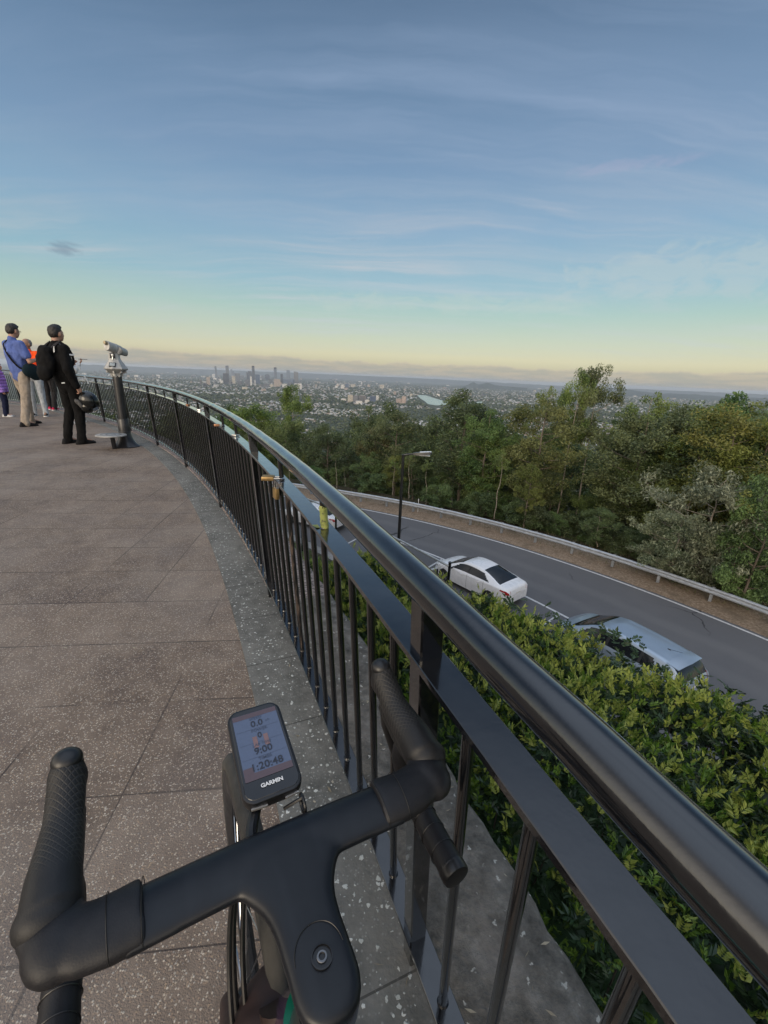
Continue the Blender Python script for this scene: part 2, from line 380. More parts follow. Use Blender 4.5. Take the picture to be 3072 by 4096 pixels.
def _ledge(n, b):
    p = pos(n)
    base = n.ramp(n.noise(p, 22.0, 6.0, 0.72), [(0.28, (0.040, 0.037, 0.032, 1)), (0.55, (0.120, 0.110, 0.096, 1)), (0.8, (0.25, 0.232, 0.205, 1))])
    base = n.mix(n.maprange(n.noise(p, 5.0, 4.0, 0.6), 0.5, 0.72, 0.0, 0.6), base, (0.23, 0.205, 0.18, 1))
    d = n.vmath('SUBTRACT', p, (CX, CY, 0)); sp = n.new('ShaderNodeSeparateXYZ', {0: d})
    ang = n.math('MULTIPLY', n.math('ARCTAN2', sp.outputs[1], sp.outputs[0]), 180 / math.pi)
    rough = n.maprange(ang, 26.42, 26.46)
    pink = n.ramp(n.noise(p, 16.0, 5.0, 0.7), [(0.3, (0.115, 0.092, 0.085, 1)), (0.5, (0.27, 0.215, 0.195, 1)), (0.75, (0.40, 0.335, 0.305, 1))])
    vor = n.new('ShaderNodeTexVoronoi', {'Vector': n.vmath('ADD', p, n.vmath('MULTIPLY', n.noise(p, 20.0, 3.0, out=1), (0.03, 0.03, 0))), 'Scale': 26.0}, feature='DISTANCE_TO_EDGE')
    pink = n.mix(n.maprange(vor.outputs['Distance'], 0.10, 0.02), pink, (0.06, 0.055, 0.05, 1))
    base = n.mix(rough, base, pink)
    v2 = n.new('ShaderNodeTexVoronoi', {'Vector': n.vmath('ADD', p, n.vmath('MULTIPLY', n.noise(p, 80.0, 3.0, out=1), (0.03, 0.03, 0.0))), 'Scale': 62.0}); r2 = n.new('ShaderNodeSeparateColor', {0: v2.outputs['Color']})
    spot = n.math('MULTIPLY', n.math('GREATER_THAN', r2.outputs[0], 0.86), n.maprange(v2.outputs['Distance'], 0.34, 0.22))
    base = n.mix(n.math('MULTIPLY', spot, 0.8), base, (0.42, 0.41, 0.37, 1))
    lich = n.maprange(n.noise(n.vmath('ADD', p, (7, 3, 0)), 9.0, 3.0, 0.5), 0.70, 0.74)
    base = n.mix(n.math('MULTIPLY', lich, 0.55), base, (0.40, 0.345, 0.27, 1))
    setin(n, b, 'Base Color', base)
    bump(n, b, n.math('ADD', n.noise(p, 60.0, 5.0, 0.7), n.math('MULTIPLY', n.noise(p, 18.0, 3.0), 1.5)), 0.8, 0.012)
mat('ledge', (0.12, 0.11, 0.1), 0.88, fn=_ledge, spec=0.25)
def _asphalt(n, b):
    p = pos(n)
    base = n.ramp(n.noise(p, 45.0, 4.0, 0.8), [(0.3, (0.078, 0.078, 0.083, 1)), (0.7, (0.140, 0.140, 0.147, 1))])
    base = n.mix(n.maprange(n.noise(p, 0.45, 4.0, 0.6), 0.42, 0.68, 0.0, 0.5), base, (0.130, 0.129, 0.132, 1))
    st = n.maprange(n.noise(n.new('ShaderNodeMapping', {'Vector': p, 'Rotation': (0, 0, R(40)), 'Scale': (0.35, 1.5, 1)}).outputs[0], 0.9, 3.0, 0.5), 0.69, 0.76)
    base = n.mix(n.math('MULTIPLY', st, 0.5), base, (0.24, 0.205, 0.175, 1))
    rr_ = n.vmath('LENGTH', n.vmath('MULTIPLY', n.vmath('SUBTRACT', p, (CX, CY, 0)), (1, 1, 0))); wob = n.math('MULTIPLY', n.noise(p, 0.12, 2.0), 1.6)
    trk = n.math('ADD', n.maprange(n.math('ABSOLUTE', n.math('SUBTRACT', n.math('ADD', rr_, wob), 43.0)), 0.55, 0.1), n.maprange(n.math('ABSOLUTE', n.math('SUBTRACT', n.math('ADD', rr_, wob), 44.7)), 0.55, 0.1))
    base = n.mix(n.math('MULTIPLY', trk, 0.28), base, (0.165, 0.163, 0.163, 1))
    ck = n.new('ShaderNodeTexVoronoi', {'Vector': n.vmath('ADD', p, n.vmath('MULTIPLY', n.noise(p, 1.3, 4.0, out=1), (0.8, 0.8, 0))), 'Scale': 0.16}, feature='DISTANCE_TO_EDGE')
    base = n.mix(n.math('MULTIPLY', n.maprange(ck.outputs['Distance'], 0.006, 0.002), n.maprange(n.noise(p, 0.25, 2.0), 0.5, 0.6)), base, (0.035, 0.035, 0.037, 1))
    setin(n, b, 'Base Color', base); bump(n, b, n.noise(p, 120.0, 3.0), 0.4, 0.01)
mat('asphalt', (0.08, 0.08, 0.08), 0.85, fn=_asphalt, spec=0.3)
def _paint(n, b):
    p = pos(n); t = n.noise(p, 9.0, 5.0, 0.7)
    setin(n, b, 'Base Color', n.ramp(t, [(0.30, (0.22, 0.22, 0.22, 1)), (0.46, (0.50, 0.50, 0.50, 1)), (0.7, (0.62, 0.62, 0.61, 1))]))
mat('road_paint', (0.6, 0.6, 0.6), 0.7, fn=_paint)
def _verge(n, b):
    p = pos(n)
    base = n.ramp(n.noise(n.new('ShaderNodeMapping', {'Vector': p, 'Scale': (1, 1, 1)}).outputs[0], 11.0, 7.0, 0.75), [(0.28, (0.085, 0.062, 0.044, 1)), (0.5, (0.235, 0.175, 0.125, 1)), (0.75, (0.42, 0.335, 0.25, 1))])
    base = n.mix(n.maprange(n.noise(p, 1.3, 4.0), 0.5, 0.7, 0, 0.6), base, (0.13, 0.10, 0.07, 1))
    setin(n, b, 'Base Color', base); bump(n, b, n.noise(p, 30.0, 6.0, 0.75), 0.9, 0.04)
mat('verge', (0.2, 0.13, 0.09), 0.95, fn=_verge, spec=0.1)
def _grass(n, b):
    p = pos(n); base = n.ramp(n.noise(p, 16.0, 6.0, 0.7), [(0.3, (0.030, 0.048, 0.014, 1)), (0.55, (0.075, 0.115, 0.032, 1)), (0.8, (0.14, 0.17, 0.06, 1))])
    base = n.mix(n.maprange(n.noise(p, 1.6, 3.0), 0.5, 0.7, 0, 0.55), base, (0.12, 0.10, 0.055, 1))
    setin(n, b, 'Base Color', base); bump(n, b, n.noise(p, 60.0, 4.0), 0.8, 0.03)
mat('grass', (0.06, 0.1, 0.03), 0.95, fn=_grass, spec=0.1)
def _ground(n, b):
    p = pos(n); d = n.vmath('LENGTH', n.vmath('MULTIPLY', p, (1, 1, 0)))
    near = n.ramp(n.noise(p, 3.0, 6.0, 0.7), [(0.3, (0.022, 0.020, 0.012, 1)), (0.7, (0.075, 0.062, 0.038, 1))])
    f1 = n.noise(p, 0.022, 6.0, 0.72); f2 = n.noise(p, 0.0016, 4.0, 0.6)
    far = n.ramp(f1, [(0.30, (0.030, 0.042, 0.026, 1)), (0.50, (0.062, 0.078, 0.048, 1)), (0.62, (0.12, 0.125, 0.10, 1)), (0.75, (0.22, 0.205, 0.185, 1))])
    far = n.mix(n.maprange(f2, 0.42, 0.62, 0, 0.5), far, (0.05, 0.058, 0.045, 1))
    setin(n, b, 'Base Color', n.mix(n.maprange(d, 70, 400), near, far))
mat('ground', (0.05, 0.05, 0.03), 0.95, fn=_ground, spec=0.05)

# ------------------------------------------------------------------ the ground sheet, out to the horizon
def smooth01(t): t = max(0.0, min(1.0, t)); return t * t * (3 - 2 * t)
def ground_z(x, y):
    r, th = rth((x, y))
    if r <= 31.7: return Z_TERR
    if r < 33.2: return Z_TERR + (Z_ROAD - 0.05 - Z_TERR) * (r - 31.7) / 1.5
    if r < 50: return Z_ROAD - 0.05
    s = r - 50
    z = Z_ROAD - 0.05 - 243.0 * (1 - math.exp(-s / 430.0))
    if s > 30: z += 6 * smooth01((s - 30) / 200) * mnoise.noise((x * 0.006, y * 0.006, 0.3)) * math.exp(-s / 2500)
    return z
mb = MB(); rings = [18, 26.9, 31.7, 33.2, 40, 50] ; rr = 52.0
while rr < 46000: rings.append(rr); rr *= 1.12 if rr < 400 else 1.16
NS = 240; vs, fs = [], []
for r_ in rings:
    for k in range(NS):
        p = pol(r_, 360.0 * k / NS); vs.append((p.x, p.y, ground_z(p.x, p.y)))
for i in range(len(rings) - 1):
    for k in range(NS): k2 = (k + 1) % NS; fs.append((i * NS + k, i * NS + k2, (i + 1) * NS + k2, (i + 1) * NS + k))
fs.append(tuple(range(NS - 1, -1, -1)))
mb.add(vs, fs); tag(mb.build('ground', MATS['ground'], sharp=0), kind='structure')

# ------------------------------------------------------------------ terrace floor, border and ledge
mb = MB(); strip(mb, 8.0, R_TILE, 0.0, -40, 125, 160); tag(mb.build('plaza_paving', MATS['tiles'], sharp=0), kind='structure')
mb = MB(); strip(mb, R_TILE, R_BORDER, 0.004, -40, 125, 320); strip(mb, R_TILE, R_TILE, 0.004, -40, 125, 320, z1=-0.02)
tag(mb.build('paving_border', MATS['aggregate'], sharp=0), kind='structure')
# the ledge: a worn concrete kerb whose outer lip is chipped
rnd = random.Random(5)
mb = MB(); vs, fs = [], []; NL = 1400
for i in range(NL + 1):
    t = -40 + 165 * i / NL
    lip = 0.010 * mnoise.noise((t * 2.2, 0, 0)) + 0.014 * mnoise.noise((t * 9.0, 4, 0)) + 0.008 * mnoise.noise((t * 30, 9, 0))
    zi = 0.012 + 0.004 * mnoise.noise((t * 1.5, 2, 0))
    prof = [(R_BORDER, 0.0), (R_BORDER + 0.006, zi), (R_BORDER + 0.09, zi + 0.004 * mnoise.noise((t * 6, 1, 3))), (R_BORDER + 0.2, zi + 0.006 * mnoise.noise((t * 5, 3, 3))), (R_EDGE - 0.02 + lip, zi - 0.004), (R_EDGE + lip, zi - 0.022), (R_EDGE - 0.02, -0.30), (R_EDGE - 0.03, -0.34)]
    vs += [pol(r_, t, z) for r_, z in prof]
np_ = 8
for i in range(NL):
    for k in range(np_ - 1): fs.append((i * np_ + k, i * np_ + k + 1, (i + 1) * np_ + k + 1, (i + 1) * np_ + k))
mb.add(vs, fs); tag(mb.build('ledge_kerb', MATS['ledge'], sharp=50), kind='structure')
# retaining wall of the terrace
def _stonewall(n, b):
    p = pos(n); d = n.vmath('SUBTRACT', p, (CX, CY, 0)); sp = n.new('ShaderNodeSeparateXYZ', {0: d})
    uv = n.new('ShaderNodeCombineXYZ', {0: n.math('MULTIPLY', n.math('ARCTAN2', sp.outputs[1], sp.outputs[0]), 27.0), 1: sp.outputs[2]}).outputs[0]
    v = n.new('ShaderNodeTexVoronoi', {'Vector': uv, 'Scale': 3.0}, feature='DISTANCE_TO_EDGE').outputs['Distance']
    base = n.ramp(n.noise(p, 5.0, 5.0, 0.7), [(0.3, (0.07, 0.065, 0.06, 1)), (0.7, (0.20, 0.18, 0.16, 1))])
    setin(n, b, 'Base Color', n.mix(n.maprange(v, 0.06, 0.02), base, (0.05, 0.048, 0.045, 1))); bump(n, b, v, 0.8, 0.05)
mat('stone_wall', (0.15, 0.14, 0.13), 0.9, fn=_stonewall)
mb = MB(); strip(mb, R_EDGE - 0.03, R_EDGE - 0.03, -0.34, -40, 125, 200, z1=Z_TERR - 0.3); strip(mb, R_EDGE - 0.5, R_EDGE - 0.5, -0.34, -40, 125, 200, z1=Z_TERR - 0.3); strip(mb, R_EDGE - 0.5, R_EDGE - 0.03, -0.34, -40, 125, 200)
tag(mb.build('retaining_wall', MATS['stone_wall'], sharp=30), 'rough stone retaining wall that carries the lookout terrace above the hedge', 'wall')

# ------------------------------------------------------------------ lower terrace grass, road, markings and verge
mb = MB(); strip(mb, 27.2, 31.45, Z_TERR + 0.02, 33.6, 70, 120); tag(mb.build('lawn', MATS['grass'], sharp=0), kind='structure')
rnd = random.Random(8); mb = MB(); bl = [], []
for i in range(9000):
    t = rnd.uniform(33.8, 50); r_ = rnd.uniform(27.3, 31.3); p = pol(r_, t, Z_TERR + 0.02); a = rnd.uniform(0, 6.28); h = rnd.uniform(0.03, 0.09); wd = 0.007
    dx, dy = math.cos(a), math.sin(a); lx, ly = rnd.uniform(-.04, .04), rnd.uniform(-.04, .04); b = len(bl[0])
    bl[0].extend([(p.x - dx * wd, p.y - dy * wd, p.z), (p.x + dx * wd, p.y + dy * wd, p.z), (p.x + lx, p.y + ly, p.z + h)]); bl[1].append((b, b + 1, b + 2))
mb.add(*bl); tag(mb.build('grass', MATS['grass'], sharp=0), kind='stuff')
mat('concrete', (0.30, 0.285, 0.26), 0.85, fn=vary((0.27, 0.255, 0.235), 0.35, 3.0, bumpy=0.3))
mb = MB(); strip(mb, 31.45, 31.75, Z_TERR + 0.08, 20, 70, 120); strip(mb, 31.45, 31.45, Z_TERR + 0.08, 20, 70, 120, z1=Z_TERR - 0.1); strip(mb, 31.75, 31.75, Z_TERR + 0.08, 20, 70, 120, z1=Z_ROAD - 0.2)
tag(mb.build('lower_retaining_wall', MATS['concrete'], sharp=30), 'low concrete wall under the chain link fence above the parking bays', 'wall')
def curve_r(pix):
    tab = sorted((rth(atz(x, y, Z_ROAD))[::-1]) for x, y in pix)
    t = [a for a, _ in tab]; v = [b for _, b in tab]
    # a least squares parabola keeps the kerb line smooth
    tm = sum(t) / len(t); S = [[sum(((q - tm) ** (i + j)) for q in t) for j in range(3)] for i in range(3)]; Y = [sum(v[k] * (t[k] - tm) ** i for k in range(len(t))) for i in range(3)]
    co = Matrix(S).inverted() @ Vector(Y); lo, hi = t[0] - 14, t[-1] + 6
    def f(a): a = max(lo, min(hi, a)) - tm; return co[0] + co[1] * a + co[2] * a * a
    return f
R_NEAR = curve_r([(1560, 2152), (1660, 2198), (1770, 2233), (2120, 2398), (2300, 2480), (2860, 2810), (3072, 2940)])
R_FAR = curve_r([(1430, 2034), (1517, 2049), (1700, 2090), (2200, 2234), (2463, 2323), (2726, 2415), (3072, 2565)])
mb = MB(); strip(mb, 33.0, lambda t: R_FAR(t) + 0.25, Z_ROAD, -15, 85, 160); tag(mb.build('road', MATS['asphalt'], sharp=0), kind='structure')
mb = MB()
strip(mb, lambda t: R_NEAR(t) - 0.06, lambda t: R_NEAR(t) + 0.06, Z_ROAD + 0.004, -15, 85, 160)
strip(mb, lambda t: R_FAR(t) - 0.06, lambda t: R_FAR(t) + 0.06, Z_ROAD + 0.004, -15, 85, 160)
for th in [rth(atz(1774, 2235, Z_ROAD))[1], rth(atz(2228, 2462, Z_ROAD))[1], 30.3, 21.5, 13.0, 55.5]:
    c0_, c1_ = pol(R_NEAR(th) - 0.1, th, Z_ROAD + 0.005), pol(R_NEAR(th) - 2.4, th - 0.3, Z_ROAD + 0.005); s_ = (c1_ - c0_).cross(Vector((0, 0, 1))).normalized() * 0.05
    mb.add([c0_ - s_, c0_ + s_, c1_ + s_, c1_ - s_], [(0, 1, 2, 3)])
tag(mb.build('road_markings', MATS['road_paint'], sharp=0), kind='structure')
mb = MB(); vs, fs = [], []; NV = 500
for i in range(NV + 1):
    t = -15 + 100 * i / NV
    for k, q in enumerate((0.22, 0.5, 1.0, 1.6, 2.4, 3.4)):
        wob = 0.05 * mnoise.noise((t * 3, k, 0)) if k == 0 else 0
        vs.append(pol(R_FAR(t) + q + wob, t, Z_ROAD + (0.006 if k == 0 else 0.03 + 0.05 * mnoise.noise((t * 1.7, k * 3.0, 1)) + (0.02 if k < 5 else -0.12))))
for i in range(NV):
    for k in range(5): fs.append((i * 6 + k, i * 6 + k + 1, (i + 1) * 6 + k + 1, (i + 1) * 6 + k))
mb.add(vs, fs); tag(mb.build('verge', MATS['verge'], sharp=0), kind='structure')
mb = MB(); strip(mb, 35.6, 35.8, Z_ROAD + 0.13, -15, 85, 120); strip(mb, 35.8, 35.8, Z_ROAD + 0.13, -15, 85, 120, z1=Z_ROAD - 0.05); strip(mb, 33.0, 35.6, Z_ROAD + 0.126, -15, 85, 120)
tag(mb.build('footpath', MATS['concrete'], sharp=30), kind='structure')
# ------------------------------------------------------------------ the black railing round the terrace
def _black(n, b):
    p = pos(n)
    bump(n, b, n.math('ADD', n.math('MULTIPLY', n.noise(p, 38.0, 3.0, 0.55), 0.8), n.math('MULTIPLY', n.noise(p, 260.0, 3.0), 0.22)), 0.16, 0.004)
    setin(n, b, 'Roughness', n.maprange(n.noise(p, 30.0, 4.0, 0.6), 0.3, 0.7, 0.13, 0.26))
    chip = n.maprange(n.noise(p, 26.0, 6.0, 0.7), 0.70, 0.73)
    setin(n, b, 'Base Color', n.mix(chip, (0.0028, 0.0031, 0.0042, 1), (0.035, 0.033, 0.032, 1)))
mat('black_paint', (0.008, 0.008, 0.01), 0.24, fn=_black, spec=0.5, coat=1.0)
BLK = MATS['black_paint']
def _worn(n, b):
    p = pos(n); m = n.maprange(n.noise(n.new('ShaderNodeMapping', {'Vector': p, 'Scale': (40, 40, 6)}).outputs[0], 1.6, 6.0, 0.75), 0.50, 0.60)
    setin(n, b, 'Base Color', n.mix(m, (0.009, 0.009, 0.010, 1), (0.075, 0.052, 0.040, 1))); setin(n, b, 'Roughness', n.math('MULTIPLY_ADD', m, 0.5, 0.3))
mat('worn_paint', (0.01, 0.01, 0.01), 0.3, fn=_worn)
def rp(th, z, dr=0.0): return pol(26.63 - 0.08 * z + dr, th, z)
T0, T1 = 12.0, 76.0
POSTS = [14.9, 18.9, 22.85, 26.68, 30.75, 35.0, 39.2, 43.4, 47.5, 51.7, 55.9, 60.1, 64.3, 68.5, 72.7]
rail = thing('railing', 'black painted curved steel railing along the terrace edge with fat round handrail', 'railing', pol(26.63, 26.0, 0.0))
rail_inv = rail.location
def rel(v): return Vector(v) - rail_inv
NR = 900
mb = MB(); pts = []
for i in range(NR + 1):
    t = T0 + (T1 - T0) * i / NR; jit = 0.0012 * mnoise.noise((t * 4, 0, 0))
    pts.append(rel(rp(t, 0.968 + jit)))
mb.tube(pts, [0.0248 + 0.0004 * mnoise.noise((i * 0.21, 5, 0)) for i in range(NR + 1)], 22, up=(0, 0, 1)); mb.build('handrail', BLK, rail, sharp=0)
def flatbar(name, z, w_, h):
    mb = MB(); rings = []
    for i in range(NR + 1):
        t = T0 + (T1 - T0) * i / NR; e = 0.0012
        j = 0.0007 * mnoise.noise((t * 20, z, 2))
        rings.append([rel(rp(t, z + dz, dr + j)) for dr, dz in ((-w_ / 2 + e, h / 2), (w_ / 2 - e, h / 2), (w_ / 2, h / 2 - e), (w_ / 2, -h / 2), (-w_ / 2, -h / 2), (-w_ / 2, h / 2 - e))])
    mb.loft(rings); return mb.build(name, BLK, rail, sharp=25)
flatbar('middle_rail', 0.855, 0.051, 0.012); flatbar('bottom_rail', 0.098, 0.051, 0.010)
def stick(th, z0, z1, w_, square=False, seg=10):
    a, b = rel(rp(th - 0.16 * z0, z0)), rel(rp(th - 0.16 * z1, z1))     # the whole railing leans a little
    if square:
        u = (pol(1, th) - pol(0, th)).normalized() * w_ / 2; v = (pol(1, th + 90) - pol(0, th + 90)).normalized() * w_ / 2
        e = 0.86
        oct_ = [u + v * e, u * e + v, -u * e + v, -u + v * e, -u - v * e, -u * e - v, u * e - v, u - v * e]
        m_ = MB(); m_.loft([[a + q for q in oct_], [b + q for q in oct_]]); return m_
    m_ = MB(); m_.tube([a, b], w_ / 2, seg)
    m_.tube([a, a + (b - a).normalized() * 0.006], [w_ / 2 * 1.35, w_ / 2 * 1.05], seg)   # weld bead
    return m_
mat('weld', (0.05, 0.045, 0.04), 0.5)
for th in POSTS:
    m_ = stick(th, -0.02, 0.950, 0.037, True); m_.build('post', BLK, rail, sharp=30)
bal = []
for a, b in zip(POSTS[:-1], POSTS[1:]):
    k = round((b - a) / 0.262)
    for i in range(1, k): bal.append(a + (b - a) * i / k)
bal.sort(key=lambda t: (rp(t, 0.5) - CAM).length + (50 if t < 17 else 0))
rest = MB()
for i, th in enumerate(bal):
    m_ = stick(th, 0.103, 0.850, 0.0175)
    if i < 100: m_.build('baluster', MATS['worn_paint'] if abs(th - 25.24) < 0.13 else BLK, rail, sharp=40)
    else: rest.add(m_.v, m_.f)
tag(rest.build('baluster', BLK, rail, sharp=40), kind='stuff')
SPACERS = []
for a, b in zip(POSTS[:-1], POSTS[1:]):
    for q in (1 / 3, 2 / 3): SPACERS.append(a + (b - a) * q)
SP_PIX = [(1337, 2108), (1135, 1918), (957, 1745), (898, 1704), (803, 1643), (757, 1622)]
sp_meas = [rth(atz(x, y, 0.861) - Vector((0, 0, 0)))[1] for x, y in SP_PIX]
for i, th in enumerate(SPACERS):
    near = min(sp_meas, key=lambda q: abs(q - th))
    if abs(near - th) < 0.7: SPACERS[i] = near
for th in SPACERS: stick(th + 0.144, 0.860, 0.947, 0.018).build('rail_spacer', BLK, rail, sharp=40)
# welded feet under the posts: pale scuffed paint
# ------------------------------------------------------------------ cars
def herm(tab, x):
    n = len(tab)
    if x <= tab[0][0]: return tab[0][1]
    if x >= tab[-1][0]: return tab[-1][1]
    for i in range(n - 1):
        if x <= tab[i + 1][0]: break
    s = [(tab[k + 1][1] - tab[k][1]) / (tab[k + 1][0] - tab[k][0]) for k in range(n - 1)]
    def m(k):
        if k == 0: return s[0]
        if k == n - 1: return s[-1]
        return 0.0 if s[k - 1] * s[k] <= 0 else 2 * s[k - 1] * s[k] / (s[k - 1] + s[k])
    h = tab[i + 1][0] - tab[i][0]; t = (x - tab[i][0]) / h
    return (2 * t ** 3 - 3 * t * t + 1) * tab[i][1] + (t ** 3 - 2 * t * t + t) * h * m(i) + (-2 * t ** 3 + 3 * t * t) * tab[i + 1][1] + (t ** 3 - t * t) * h * m(i + 1)
def carpaint(name, c):
    def fn(n, b):
        t = n.noise(objco(n), 3.0, 3.0); setin(n, b, 'Roughness', n.maprange(t, 0.3, 0.7, 0.22, 0.34))
    return mat(name, c, 0.28, 0.0, 0.5, fn, coat=0.6)
carpaint('white_car_paint', (0.74, 0.74, 0.755)); mat('silver_car_paint', (0.34, 0.41, 0.49), 0.30, 0.45, 0.5, vary((0.34, 0.41, 0.49), 0.04, 3.0), coat=0.7)
mat('car_glass', (0.012, 0.014, 0.016), 0.06, 0, 0.5, vary((0.012, 0.014, 0.016), 0.2, 4.0)); mat('tyre_rubber', (0.018, 0.018, 0.018), 0.8, fn=vary((0.018, 0.018, 0.018), 0.3, 20.0))
mat('alloy', (0.42, 0.42, 0.43), 0.32, 0.9, fn=vary((0.42, 0.42, 0.43), 0.1, 20.0)); mat('car_trim', (0.015, 0.015, 0.015), 0.5, fn=vary((0.015, 0.015, 0.015), 0.3, 9.0))
mat('tail_red', (0.33, 0.012, 0.014), 0.15, fn=vary((0.33, 0.012, 0.014), 0.35, 14.0), coat=0.5); mat('lamp_clear', (0.55, 0.57, 0.6), 0.12, 0.2, fn=vary((0.5, 0.52, 0.55), 0.3, 20.0), coat=0.5)
mat('plate_white', (0.62, 0.60, 0.55), 0.5, fn=vary((0.62, 0.60, 0.55), 0.1, 20.0)); mat('plate_maroon', (0.22, 0.03, 0.05), 0.5, fn=vary((0.22, 0.03, 0.05), 0.2, 20.0))

def make_text(name, body, size, material, parent, M, extrude=0.0, align='CENTER', bold=0.0):
    cu = bpy.data.curves.new(name, 'FONT'); cu.body = body; cu.size = size; cu.align_x = align; cu.align_y = 'CENTER'; cu.extrude = extrude; cu.offset = bold; cu.resolution_u = 3
    o = bpy.data.objects.new(name, cu); COL.objects.link(o)
    dg = bpy.context.evaluated_depsgraph_get(); dg.update()
    me = bpy.data.meshes.new_from_object(o.evaluated_get(dg)); bpy.data.objects.remove(o); bpy.data.curves.remove(cu)
    me.materials.clear(); me.materials.append(material)
    me.transform(M); return link(name, me, parent)

